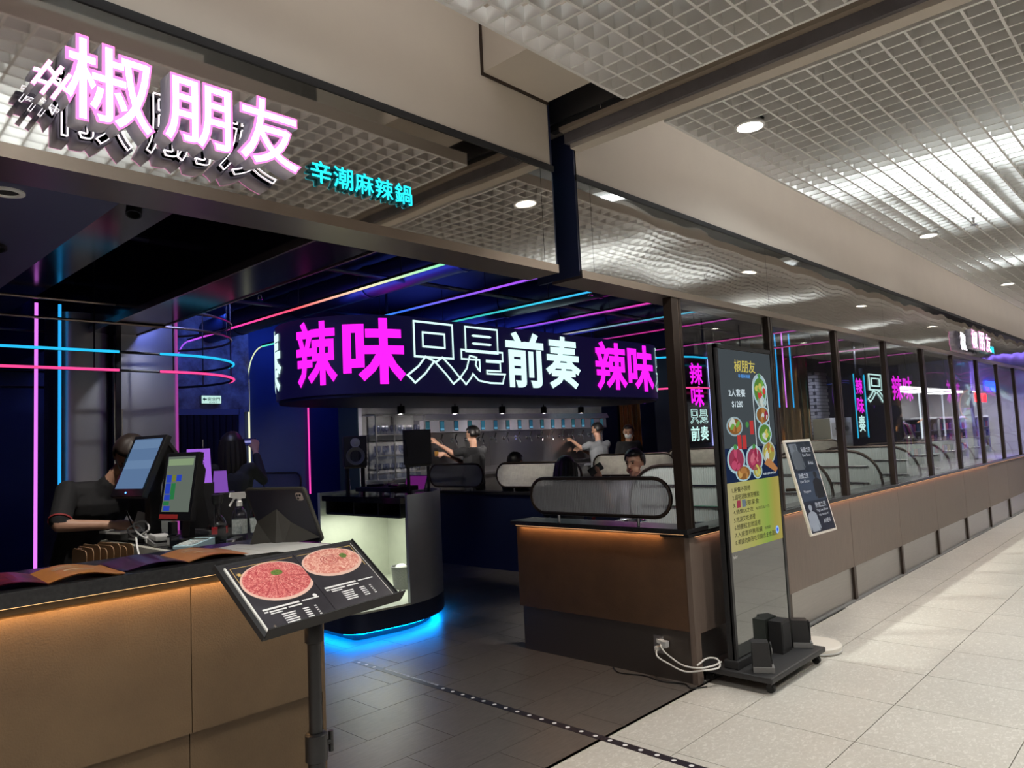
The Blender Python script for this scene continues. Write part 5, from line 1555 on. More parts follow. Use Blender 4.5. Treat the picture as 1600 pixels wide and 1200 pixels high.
# polished bronze fluted curtain column and white brick column
gc = thing('bronze_column', 'polished bronze fluted column behind the window right of the kiosk', 'column', (11.2, 4.2, 0))
mb = MB()
prof = []
for k in range(72):
    a = 2 * PI * k / 72
    rr = 0.52 + 0.035 * math.cos(12 * a)
    prof.append((rr * math.cos(a), rr * math.sin(a)))
obj('fluted_shaft', MB().prism(prof, 'z', 0, 3.42), mat('bronze_polish', (0.55, 0.36, 0.18), 0.16, 1.0), gc, True)
bc = thing('brick_column', 'white glazed brick column beyond the bronze one', 'column', (12.9, 4.3, 0))
obj('core', MB().box(-0.36, 0.36, -0.30, 0.30, 0, 3.42), mat('mortar', (0.10, 0.10, 0.13), 0.9), bc)
M_brick = mat('white_brick', (0.60, 0.60, 0.66), 0.25)
brick = MB().box(-0.112, 0.112, -0.012, 0.0, -0.032, 0.032, 0.004).mesh('brick', M_brick)
brick_s = MB().box(-0.012, 0.0, -0.12, 0.12, -0.032, 0.032, 0.004).mesh('brick', M_brick)
for r_ in range(24):
    for c_ in range(3):
        link('brick', brick, bc, (-0.24 + 0.24 * c_ + (0.06 if r_ % 2 else -0.06) * 0.5, -0.30, 1.02 + 0.075 * r_))
    for c_ in range(2):
        link('brick', brick_s, bc, (-0.36, -0.15 + 0.27 * c_ + (0.02 if r_ % 2 else -0.02), 1.02 + 0.075 * r_))
wc = thing('white_cabinet', 'white appliance with two round gauges standing before the brick column', 'appliance', (12.3, 3.6, 0), R(-25))
obj('body', MB().box(-0.30, 0.30, -0.25, 0.25, 0, 1.72, 0.01), mat('white_enamel', (0.72, 0.75, 0.80), 0.3), wc)
obj('control_panel', MB().box(-0.26, 0.26, -0.26, -0.25, 1.34, 1.62), M_ltgrey, wc)
for x in (0.0, 0.14):
    obj('dial', MB().tube([(x, -0.275, 1.49), (x, -0.26, 1.49)], 0.055, 18), M_grey, wc, True)
obj('slot', MB().box(-0.18, -0.10, -0.262, -0.26, 1.47, 1.51), M_black, wc)
spot('added_bronze_spot', (9.9, 2.6, 3.2), 120, (1.0, 0.85, 0.6), 60, 0.03, (11.0, 3.9, 1.5))  # added to brighten the bronze column, has no fixture
spot('added_brick_spot', (11.6, 2.7, 3.2), 110, (0.8, 0.8, 1.0), 60, 0.03, (12.6, 4.0, 1.6))  # likewise added, for the brick column
for k, (x, c) in enumerate(((9.70, M_nblue), (10.02, M_npink), (10.36, M_nblue))):
    tag(obj('neon_tube', MB().tube([(x, 3.6, 1.95), (x, 3.6, 3.42)], 0.013, 8), c, None, True), ['blue hanging neon tube left of the bronze column', 'lilac hanging neon tube before the bronze column', 'blue hanging neon tube right of the lilac one'][k], 'neon light')
# second vertical sign and a second display further along the room
cs = thing('hanging_led_sign', 'narrow vertical pink LED sign hung further along behind the third window', 'sign', (11.75, 2.8, 0))
pn = obj('panel', MB().box(-0.30, 0.30, 0.0, 0.08, 1.30, 2.56), M_gloss_black, cs)
for ch, z0, m in (('辣', 2.16, M_mag), ('味', 1.78, M_mag), ('奏', 1.40, M_ledw)):
    letter('character', ch, -0.20, z0, 0.40, 0.34, m, pn, y=-0.004, offset=0.022)
for x in (-0.31, 0.31):
    obj('edge_light', MB().tube([(x, -0.01, 1.28), (x, -0.01, 2.58)], 0.012, 8), M_ncyan, cs, True)
obj('hanger', MB().tube([(0, 0.04, 2.56), (0, 0.04, 3.42)], 0.02, 8), M_black, cs)
dp = thing('hanging_led_display', 'second hung LED display with white outline and pink characters behind the fourth window', 'screen', (13.8, 2.8, 0))
pn = obj('panel', MB().box(-1.75, 1.75, 0.0, 0.08, 1.95, 2.72), M_gloss_black, dp)
letter('character', '只', -1.62, 2.0, 1.15, 0.62, M_ledw, pn, y=-0.012, outline=0.022, offset=0.03)
letter('character', '辣', 0.10, 2.06, 0.74, 0.58, M_mag, pn, y=-0.004, offset=0.022)
letter('character', '味', 0.92, 2.06, 0.74, 0.58, M_mag, pn, y=-0.004, offset=0.022)
for x in (-1.4, 1.4):
    obj('hanger', MB().tube([(x, 0.04, 2.72), (x, 0.04, 3.42)], 0.02, 8), M_black, dp)
t = thing('neon_arc', 'peach curved neon line below the second LED display', 'neon light', (14.2, 2.5, 1.95))
obj('tube', MB().tube([(1.2 * math.cos(a), 0, 0.42 * math.sin(a)) for a in [R(75 - 12.5 * k) for k in range(13)]], 0.012, 8), glow('neon_peach', (1.0, 0.45, 0.25), 0.9), t, True)
for a_ in (60, 10):
    obj('hanger', MB().tube([(1.2 * math.cos(R(a_)), 0, 0.42 * math.sin(R(a_))), (1.2 * math.cos(R(a_)), 0, 1.47)], 0.004, 6), M_black, t)
tag(obj('neon_tube', MB().tube([(15.95, 2.8, 0.0), (15.95, 2.8, 2.35)], 0.02, 8), glow('neon_white', (0.85, 0.9, 1.0), 1.2), None, True), 'white vertical neon tube beside the second LED display', 'neon light')
# warm standing lamp by the bronze panel behind the staff
t = thing('bronze_panel', 'tall polished bronze panel reflecting pink light behind the staff', 'panel', (8.3, 6.1, 0))
for k in range(5):
    obj('slat', MB().box(-0.36 + 0.15 * k, -0.24 + 0.15 * k, -0.03, 0.03, 0.0, 2.5, 0.01), mat('bronze_polish2', (0.45, 0.24, 0.12), 0.14, 1.0), t)
obj('lamp', MB().lathe([(0.05, 1.18), (0.055, 1.2), (0.055, 1.42), (0.05, 1.44)], n=16), glow('amber_lamp', (1.0, 0.62, 0.25), 2.2), t, True, loc=(-0.25, -0.2, 0))
obj('stem', MB().tube([(-0.25, -0.2, 0), (-0.25, -0.2, 1.18)], 0.02, 8), M_black, t)
# ================================================================== KIOSK, POSTER AND FLOOR ITEMS BY THE CORNER
ks = thing('menu_kiosk', 'tall black digital menu kiosk on a wheeled base at the corner', 'kiosk', (0, 0, 0))
KX0, KX1, KY = 0.10, 0.905, -0.20
obj('back_housing', MB().box(KX0, KX1, KY + 0.006, KY + 0.055, 0.14, 2.075, 0.004), M_matteblack, ks)
obj('frame', MB().box(KX0, KX0 + 0.028, KY - 0.004, KY + 0.02, 0.14, 2.075).box(KX1 - 0.028, KX1, KY - 0.004, KY + 0.02, 0.14, 2.075).box(KX0, KX1, KY - 0.004, KY + 0.02, 2.05, 2.075), M_black, ks)
kg = obj('front_glass', MB().box(KX0 + 0.028, KX1 - 0.028, KY, KY + 0.006, 0.16, 2.05), mat('kiosk_glass', (0.035, 0.04, 0.036), 0.04, 0.0, coat=1.0, spec=1.0), ks)
obj('base_plate', MB().box(0.05, 0.86, -0.44, 0.06, 0.065, 0.10, 0.012), mat('base_black', (0.025, 0.025, 0.027), 0.5), ks)
obj('foot_block', MB().box(0.085, 0.92, KY - 0.02, KY + 0.075, 0.10, 0.15, 0.006), M_matteblack, ks)
for x in (0.115, 0.79):
    for y in (-0.40, -0.01):
        w = obj('castor', MB().tube([(x - 0.014, y, 0.025), (x + 0.014, y, 0.025)], 0.025, 14), M_rubber, ks, True)
        obj('castor_fork', MB().box(x - 0.02, x + 0.02, y - 0.012, y + 0.012, 0.028, 0.066), M_black, w)
SX0, SX1, SZ0, SZ1 = KX0 + 0.034, KX1 - 0.034, 0.785, 2.045
SW = SX1 - SX0
M_scr = glow('kiosk_slate', (0.060, 0.072, 0.080), 0.9)
M_scr2 = glow('kiosk_navy', (0.012, 0.022, 0.060), 0.9)
scn = obj('screen', MB().box(SX0, SX1, KY - 0.0015, KY, 1.205, SZ1), M_scr, ks)
obj('screen_lower_print', MB().box(SX0, SX1, KY - 0.0020, KY - 0.0015, 1.205, 1.42), M_scr2, scn)
scy = obj('notice_panel', MB().box(SX0, SX1, KY - 0.0018, KY, SZ0, 1.205), glow_ramp('kiosk_yellow', 0, SX0, SX1, [(0.0, (0.48, 0.42, 0.20)), (0.45, (0.44, 0.44, 0.12)), (0.72, (0.28, 0.42, 0.08)), (0.88, (0.40, 0.36, 0.08)), (1.0, (0.46, 0.38, 0.10))], 0.8), ks)
M_kgold = glow('kiosk_gold', (0.62, 0.52, 0.12), 0.9)
M_kwhite = glow('kiosk_white', (0.68, 0.80, 0.86), 0.9)
M_kblue = glow('kiosk_blue', (0.10, 0.35, 0.85), 0.9)
M_kblack = mat('kiosk_ink', (0.01, 0.008, 0.0), 0.6)
PY = KY - 0.0026
letter('lettering', '椒朋友', SX0 + 0.20, 1.905, 0.30, 0.082, M_kgold, scn, y=PY, offset=0.012)
letter('lettering', '辛潮麻辣鍋', SX0 + 0.245, 1.868, 0.17, 0.026, M_kblue, scn, y=PY, offset=0.012)
letter('lettering', '2人套餐', SX0 + 0.10, 1.745, 0.23, 0.050, M_kwhite, scn, y=PY, offset=0.012)
letter('lettering', '$1280', SX0 + 0.135, 1.672, 0.15, 0.045, M_kwhite, scn, y=PY, offset=0.012)
letter('lettering', '*套餐內容依現場為準', SX0 + 0.50, 1.226, 0.20, 0.014, M_kwhite, scn, y=PY)
def kfood(cx, cz, rx, rz, cols, plate=(0.42, 0.62, 0.68), seed=0, squeeze=1.0):
    """dish picture on the screen: plate disc with patches of food"""
    rnd = random.Random(seed)
    p = obj('dish_picture', ell(SX0 + cx, cz, rx, rz, PY - 0.0004, 28), glow('kplate_%.2f_%.2f' % (plate[0], plate[2]), plate, 0.8), scn)
    obj('dish_inside', ell(SX0 + cx, cz, rx * 0.84, rz * 0.82, PY - 0.0008, 24), glow('kbed_%d_%d' % (int(cols[0][0] * 99), int(cols[0][1] * 99)), [c * 0.6 for c in cols[0]], 0.8), p)
    for k in range(9):
        a = rnd.random() * 2 * PI
        d = 0.15 + rnd.random() * 0.45
        c = cols[k % len(cols)]
        obj('food_patch', ell(SX0 + cx + rx * d * math.cos(a), cz + rz * d * math.sin(a), rx * (0.20 + 0.15 * rnd.random()), rz * (0.18 + 0.15 * rnd.random()), PY - 0.0012 - 0.0002 * k, 9, rnd.random() * 3), glow('kfood_%d_%d_%d' % (int(c[0] * 99), int(c[1] * 99), int(c[2] * 99)), c, 0.8), p)
GRN, YEL, REDF, PNK, BRN, WHI, DRD = (0.18, 0.42, 0.08), (0.62, 0.55, 0.12), (0.65, 0.06, 0.05), (0.55, 0.08, 0.16), (0.45, 0.20, 0.06), (0.62, 0.68, 0.62), (0.32, 0.03, 0.07)
kfood(0.545, 1.790, 0.105, 0.105, [GRN, YEL, WHI, REDF, GRN], seed=1)
kfood(0.560, 1.715, 0.075, 0.045, [WHI, (0.45, 0.62, 0.66)], (0.50, 0.66, 0.68), seed=2)
kfood(0.560, 1.625, 0.105, 0.062, [BRN, WHI, DRD], seed=3)
kfood(0.150, 1.555, 0.110, 0.062, [BRN, WHI, GRN], (0.34, 0.46, 0.50), seed=4)
kfood(0.575, 1.500, 0.105, 0.075, [GRN, WHI, YEL], seed=5)
kfood(0.140, 1.345, 0.120, 0.088, [PNK, DRD, PNK], seed=6)
kfood(0.395, 1.338, 0.125, 0.090, [PNK, DRD, (0.62, 0.16, 0.22)], seed=7)
kfood(0.615, 1.372, 0.100, 0.078, [YEL, BRN, WHI], (0.46, 0.52, 0.46), seed=8)
kfood(0.225, 1.245 + 0.012, 0.105, 0.052, [BRN, (0.60, 0.34, 0.10), BRN], seed=9)
kfood(0.425, 1.245 + 0.014, 0.070, 0.050, [YEL, (0.50, 0.55, 0.25)], seed=10)
for q, (cx, cz) in enumerate(((0.385, 1.545), (0.200, 1.455), (0.268, 1.452))):
    obj('bottle_picture', MB().box(SX0 + cx - 0.026, SX0 + cx + 0.026, PY - 0.001, PY - 0.0004, cz - 0.045, cz + 0.045), glow('kbottle', (0.55, 0.05, 0.05), 0.8), scn)
for cx, cz in ((0.135, 1.425), (0.395, 1.418), (0.320, 1.565), (0.545, 1.89)):
    obj('herb_picture', ell(SX0 + cx, cz, 0.024, 0.020, PY - 0.002, 7), glow('kherb', (0.08, 0.30, 0.08), 0.8), scn)
obj('stand_line', MB().tube([(SX0 + 0.44 + 0.0, PY, 1.32)] + [(SX0 + 0.545 - 0.108 * math.cos(PI * k / 14), PY, 1.80 + 0.10 * math.sin(PI * k / 14)) for k in range(15)] + [(SX0 + 0.653, PY, 1.46)], 0.0022, 6), M_kwhite, scn)
obj('shrimp_picture', MB().poly([(SX0 + 0.53, PY - 0.001, 1.30), (SX0 + 0.70, PY - 0.001, 1.235), (SX0 + 0.735, PY - 0.001, 1.26), (SX0 + 0.60, PY - 0.001, 1.345)]), glow('kshrimp', (0.50, 0.22, 0.08), 0.8), scn)
rows = ['1.用餐不限時', '2.調吧酒飲無限暢飲', '3.      無限享食', '4.熱情DJ之夜', '5.吃涮又在酒禮', '6.想要紅包就這裡', '7.入座首杯無限續', '8.美國肉無限吃到飽含主食甜品']
wid = [0.25, 0.37, 0.36, 0.27, 0.29, 0.36, 0.38, 0.60]
for k, (tx, w_) in enumerate(zip(rows, wid)):
    z = 1.142 - 0.046 * k
    letter('notice_line', tx, SX0 + 0.055, z, w_, 0.034, M_kblack, scy, y=PY, offset=0.008)
letter('notice_line', '每週四五六日', SX0 + 0.36, 1.142 - 0.046 * 3 + 0.006, 0.20, 0.020, M_kblack, scy, y=PY)
letter('notice_line', '無限歡', SX0 + 0.47, 1.142 - 0.046 * 6 + 0.006, 0.09, 0.020, M_kblack, scy, y=PY)
for x, c in ((0.105, (0.35, 0.05, 0.08)), (0.175, (0.16, 0.20, 0.24))):
    obj('icon', MB().box(SX0 + x, SX0 + x + 0.05, PY - 0.001, PY - 0.0005, 1.142 - 0.092 - 0.004, 1.142 - 0.092 + 0.042), glow('icon_%d' % int(c[0] * 99), c, 0.8), scy)
obj('round_button', ell(SX0 + 0.655, 0.852, 0.026, 0.026, PY - 0.001, 20), glow('button_ring', (0.30, 0.50, 0.90), 1.0), scy)
obj('round_button_core', ell(SX0 + 0.655, 0.852, 0.013, 0.013, PY - 0.002, 16), glow('button_core', (0.05, 0.12, 0.70), 1.0), scy)
letter('maker_mark', 'FarStar', SX0 + 0.012, 0.745, 0.06, 0.020, M_white, kg, y=KY - 0.001)

# three desktop speakers on the kiosk base
def desk_speaker(x, y, w, d, h, rz, label, sub=False):
    t = thing('desktop_speaker', label, 'speaker', (x, y, 0.10), rz, 'speakers on the kiosk base')
    obj('cabinet', MB().prism([(-d / 2, 0), (d / 2, 0), (d / 2, h), (-d / 2 + (0 if sub else 0.014), h)], 'x', -w / 2, w / 2), mat('desk_speaker_black', (0.016, 0.016, 0.018), 0.5), t)
    if not sub:
        obj('foot', MB().box(-w / 2 - 0.003, w / 2 + 0.003, -d / 2 - 0.012, d / 2, 0.0, 0.035, 0.003), M_grey, t)
        obj('grille', MB().box(-w / 2 + 0.008, w / 2 - 0.008, -d / 2 - 0.003, -d / 2 + 0.004, 0.05, h - 0.012), M_matteblack, t)
        obj('cone_badge', MB().lathe([(0.020, 0), (0.020, 0.003), (0, 0.003)], n=20), M_ltgrey, t, loc=(0, -d / 2 - 0.003, h * 0.68), rot=(PI / 2, 0, 0))
    else:
        obj('front_panel', MB().box(-w / 2 + 0.01, w / 2 - 0.01, -d / 2 - 0.003, -d / 2, 0.02, h - 0.02), M_matteblack, t)
desk_speaker(0.155, -0.335, 0.085, 0.11, 0.175, R(30), 'small black desktop speaker at the near corner of the kiosk base')
desk_speaker(0.775, -0.315, 0.085, 0.11, 0.175, R(30), 'small black desktop speaker at the far corner of the kiosk base')
desk_speaker(0.60, -0.254, 0.13, 0.085, 0.20, R(0), 'square black subwoofer against the kiosk between the two small speakers', True)
# white plugs and cables from the outlet
M_cablew = mat('white_cable', (0.75, 0.75, 0.73), 0.45)
t = thing('power_cable', 'white power cables running from the wall outlet to the kiosk foot', 'cable', (0, 0, 0))
for k, pts in enumerate([[(-0.04, 0.235, 0.232), (-0.07, 0.21, 0.20), (-0.06, 0.16, 0.155), (-0.07, 0.06, 0.12), (-0.07, -0.05, 0.125), (0.0, -0.10, 0.13), (0.08, -0.11, 0.135)],
                         [(-0.04, 0.265, 0.185), (-0.08, 0.24, 0.15), (-0.07, 0.17, 0.115), (-0.08, 0.05, 0.09), (-0.06, -0.06, 0.11), (0.03, -0.12, 0.115), (0.07, -0.09, 0.15), (0.02, -0.05, 0.16), (-0.05, -0.02, 0.13)]]):
    obj('lead', MB().tube(smooth_path(pts), 0.0052, 8), M_cablew, t, True)
for y, z in ((0.235, 0.232), (0.262, 0.185)):
    obj('plug', MB().box(-0.055, -0.021, y - 0.014, y + 0.014, z - 0.012, z + 0.012, 0.003), M_cablew, t)
obj('plug', MB().box(-0.06, -0.021, 0.185, 0.225, 0.20, 0.24, 0.004), M_ltgrey, t)
tag(obj('floor_cable', MB().tube(smooth_path([(-0.035, 0.62, 0.006), (-0.10, 0.52, 0.005), (-0.06, 0.36, 0.005), (-0.09, 0.20, 0.005), (-0.05, 0.08, 0.005), (-0.10, 0.0, 0.005), (-0.02, -0.06, 0.005)]), 0.004, 6), M_rubber, None, True), 'thin black cable along the foot of the end wall', 'cable')
# round pale base on the floor
t = thing('round_floor_base', 'pale round weighted base lying on the floor behind the kiosk speakers', 'base', (1.085, -0.275, 0.0))
obj('disc', MB().lathe([(0, 0), (0.165, 0), (0.175, 0.006), (0.175, 0.040), (0.165, 0.050), (0, 0.050)], n=48), mat('pale_stone', (0.66, 0.62, 0.56), 0.5), t, True)
obj('edge_ring', MB().lathe([(0.176, 0.010), (0.178, 0.012), (0.178, 0.016), (0.176, 0.018)], n=48), M_ltgrey, t, True)

# event poster on a swing arm from the second window post
po = thing('event_poster', 'white-framed dark event poster tilted beside the kiosk', 'poster', (1.085, -0.335, 1.125), rot=(R(-12.7), 0, R(-2.3)))
obj('frame', MB().box(-0.205, 0.205, 0.0, 0.016, -0.33, 0.33, 0.003), mat('poster_frame', (0.78, 0.73, 0.66), 0.4), po)
sheet = obj('sheet', MB().box(-0.188, 0.188, -0.0015, 0.0, -0.313, 0.313), mat('poster_navy', (0.020, 0.030, 0.055), 0.3), po)
for k in range(3):
    z0 = 0.11 - 0.212 * k
    obj('panel_print', MB().box(-0.184, 0.184, -0.0022, -0.0015, z0, z0 + 0.198), mat('poster_band_%d' % k, [(0.022, 0.032, 0.05), (0.045, 0.065, 0.11), (0.018, 0.022, 0.04)][k], 0.3), sheet)
M_pink_ = mat('poster_grey', (0.35, 0.40, 0.48), 0.5)
def figure_print(cx, z0, h, c, parent):
    """flat printed silhouette on the poster"""
    m = mat('figure_print_%d' % int(c[0] * 1000), c, 0.4)
    pts = [(-0.060, 0), (-0.052, 0.25), (-0.068, 0.05), (-0.082, 0.10), (-0.066, 0.62), (-0.045, 0.70), (-0.013, 0.74), (-0.012, 0.78), (-0.024, 0.82), (-0.027, 0.91), (-0.018, 0.98), (0, 1.0), (0.018, 0.98), (0.027, 0.91), (0.024, 0.82), (0.012, 0.78), (0.013, 0.74), (0.045, 0.70), (0.066, 0.62), (0.082, 0.10), (0.068, 0.05), (0.052, 0.25), (0.060, 0)]
    return obj('figure_print', MB().poly([(cx + x, -0.003, z0 + h * z) for x, z in pts]), m, parent)
figure_print(-0.085, 0.115, 0.18, (0.10, 0.12, 0.15), sheet)
obj('backdrop_print', MB().box(-0.165, -0.05, -0.0027, -0.0022, 0.125, 0.30), mat('poster_grey_dk', (0.16, 0.19, 0.24), 0.4), sheet)
figure_print(0.105, -0.095, 0.19, (0.012, 0.014, 0.02), sheet)
figure_print(-0.115, -0.305, 0.18, (0.30, 0.34, 0.42), sheet)
M_pw = mat('poster_white', (0.62, 0.68, 0.78), 0.5)
for tx, x, z, w_, h_ in (('私釀之夜', 0.0, 0.235, 0.15, 0.036), ('Live Show', 0.0, 0.205, 0.13, 0.020), ('A-kai', 0.05, 0.145, 0.08, 0.026), ('微醺之夜', -0.15, 0.055, 0.15, 0.036), ('Live Show', -0.15, 0.025, 0.14, 0.020), ('Margaret', -0.14, -0.05, 0.11, 0.024), ('熱情之夜', -0.03, -0.155, 0.17, 0.038), ('Tsg Live Show', -0.03, -0.187, 0.18, 0.022), ('DJ NIGHT', -0.01, -0.215, 0.15, 0.016), ('A-NEW', 0.03, -0.265, 0.11, 0.030)):
    letter('lettering', tx, x, z, w_, h_, M_pw, sheet, y=-0.0034, offset=0.01)
obj('arm', MB().tube([(0.0, 0.016, -0.06), (0.20, 0.10, -0.02), (0.272, 0.315, 0.012)], 0.012, 8), M_dkbronze, po, True)
obj('arm_joint', MB().lathe([(0.02, -0.03), (0.02, 0.03)], n=14), M_black, po, loc=(0.20, 0.10, -0.02))

# printed floor tape with white dots across the entrance
tp = thing('floor_tape', 'black floor tape with white dots and lettering across the entrance', 'tape', (-1.0, 0, 0))
M_tape = mat('tape_black', (0.012, 0.012, 0.022), 0.4)
obj('band', MB().box(-0.026, 0.026, -0.95, 2.25, 0.0002, 0.0012).xf(Matrix.Rotation(R(-1.2), 4, 'Z')), M_tape, tp)
rotm = Matrix.Rotation(R(-1.2), 4, 'Z')
M_dot = mat('tape_white', (0.72, 0.73, 0.74), 0.5)
for k in range(34):
    y = -0.90 + 0.0935 * k
    if 1.30 < y < 1.92:
        continue
    mb = ell(0, 0, 0.0125, 0.0125, 0, 14)
    mb.xf(rotm @ Matrix.Translation((0, y, 0.0018)) @ Matrix.Rotation(PI / 2, 4, 'X'))
    obj('dot', mb, M_dot, tp)
me, w0, h0 = text_mesh('請保持社交距離 請保持社交距離')
me.transform(rotm @ Matrix.Translation((0.010, 1.90, 0.0018)) @ Matrix.Rotation(-PI / 2, 4, 'Z') @ Matrix.Diagonal((0.58 / w0, 0.020 / h0, 1, 1)))
me.materials.append(M_dot)
link('lettering', me, tp)
# ================================================================== PEOPLE
M_skin = mat('skin', (0.50, 0.28, 0.19), 0.5)
M_hair = mat('black_hair', (0.012, 0.010, 0.010), 0.4)
M_hairbr = mat('brown_black_hair', (0.012, 0.008, 0.007), 0.55, noise=60, col2=(0.028, 0.016, 0.012), stretch=(4, 4, 0.5))
M_shirtk = mat('black_cloth', (0.012, 0.012, 0.014), 0.85)
M_trous = mat('dark_trousers', (0.015, 0.016, 0.022), 0.85)
M_shoe = mat('dark_shoe', (0.02, 0.02, 0.02), 0.5)
M_eye = mat('eye_dark', (0.01, 0.008, 0.008), 0.2)
M_lip = mat('lip', (0.32, 0.10, 0.09), 0.5)
M_maskw = mat('face_mask', (0.70, 0.72, 0.74), 0.7)
V = Vector

def hand_bones(w, tip, n, curl, size=1.0, mi=0):
    """palm and five fingers from wrist w towards tip; n = back-of-hand normal; curl in radians towards the palm"""
    w, tip, n = V(w), V(tip), V(n).normalized()
    d = (tip - w).normalized()
    s = d.cross(n).normalized()
    n = s.cross(d).normalized()
    out = []
    pl = 0.085 * size
    for k in range(4):
        o = s * ((k - 1.5) * 0.019 * size)
        base = w + d * pl + o
        out.append((w + o * 0.6 + d * 0.01, base, 0.016 * size, 0.0115 * size, mi))
        L_ = [0.066, 0.076, 0.070, 0.055][k] * size
        p = base
        dirv = d
        for seg, fr in ((0, 0.5), (1, 0.3), (2, 0.22)):
            ang = curl * (0.55 + 0.45 * seg)
            dirv = (d * math.cos(ang) - n * math.sin(ang)).normalized()
            q = p + dirv * (L_ * fr)
            out.append((p, q, (0.0098 - 0.001 * seg) * size, (0.0090 - 0.001 * seg) * size, mi))
            p = q
    tb = w + d * (0.025 * size) - s * (0.024 * size)
    t1 = tb + (d * 0.7 - s * 0.55 - n * 0.35).normalized() * 0.04 * size
    t2 = t1 + (d * 0.85 - n * (0.35 + curl * 0.5)).normalized() * 0.032 * size
    out.append((tb, t1, 0.0135 * size, 0.0105 * size, mi))
    out.append((t1, t2, 0.0105 * size, 0.0085 * size, mi))
    return out

def build_body(name, bones, balls, mats, voxel, parent, smooth_n=2):
    mb = MB()
    for a, b, ra, rb, mi in bones:
        a, b = V(a), V(b)
        L_ = (b - a).length
        if L_ > 1e-4:
            n = 4
            mb.tube([a.lerp(b, k / n) for k in range(n + 1)], [ra + (rb - ra) * k / n for k in range(n + 1)], 12)
        mb.ball(a, ra, seg=12)
        mb.ball(b, rb, seg=12)
    for c, r3, mi in balls:
        mb.ball(c, *r3, seg=16)
    me0 = mb.mesh('body_raw')
    o = bpy.data.objects.new('tmp', me0)
    md = o.modifiers.new('r', 'REMESH')
    md.mode = 'VOXEL'
    md.voxel_size = voxel
    ms_ = o.modifiers.new('s', 'SMOOTH')
    ms_.factor = 0.5
    ms_.iterations = smooth_n
    me = evaluated_mesh(o)
    bpy.data.meshes.remove(me0)
    me.materials.clear()
    for m in mats:
        me.materials.append(m)
    n = len(me.polygons)
    c = np.empty(n * 3)
    me.polygons.foreach_get('center', c)
    c = c.reshape(-1, 3)
    best = np.full(n, 1e9)
    idx = np.zeros(n, dtype=np.int32)
    for a, b, ra, rb, mi in bones:
        a, b = np.array(a), np.array(b)
        ab = b - a
        t = np.clip(((c - a) @ ab) / max(1e-9, ab @ ab), 0, 1)
        d = np.linalg.norm(c - (a + t[:, None] * ab), axis=1) - (ra + (rb - ra) * t)
        k = d < best
        best[k] = d[k]
        idx[k] = mi
    me.polygons.foreach_set('material_index', idx)
    me.polygons.foreach_set('use_smooth', np.ones(n, dtype=bool))
    return link(name, me, parent)

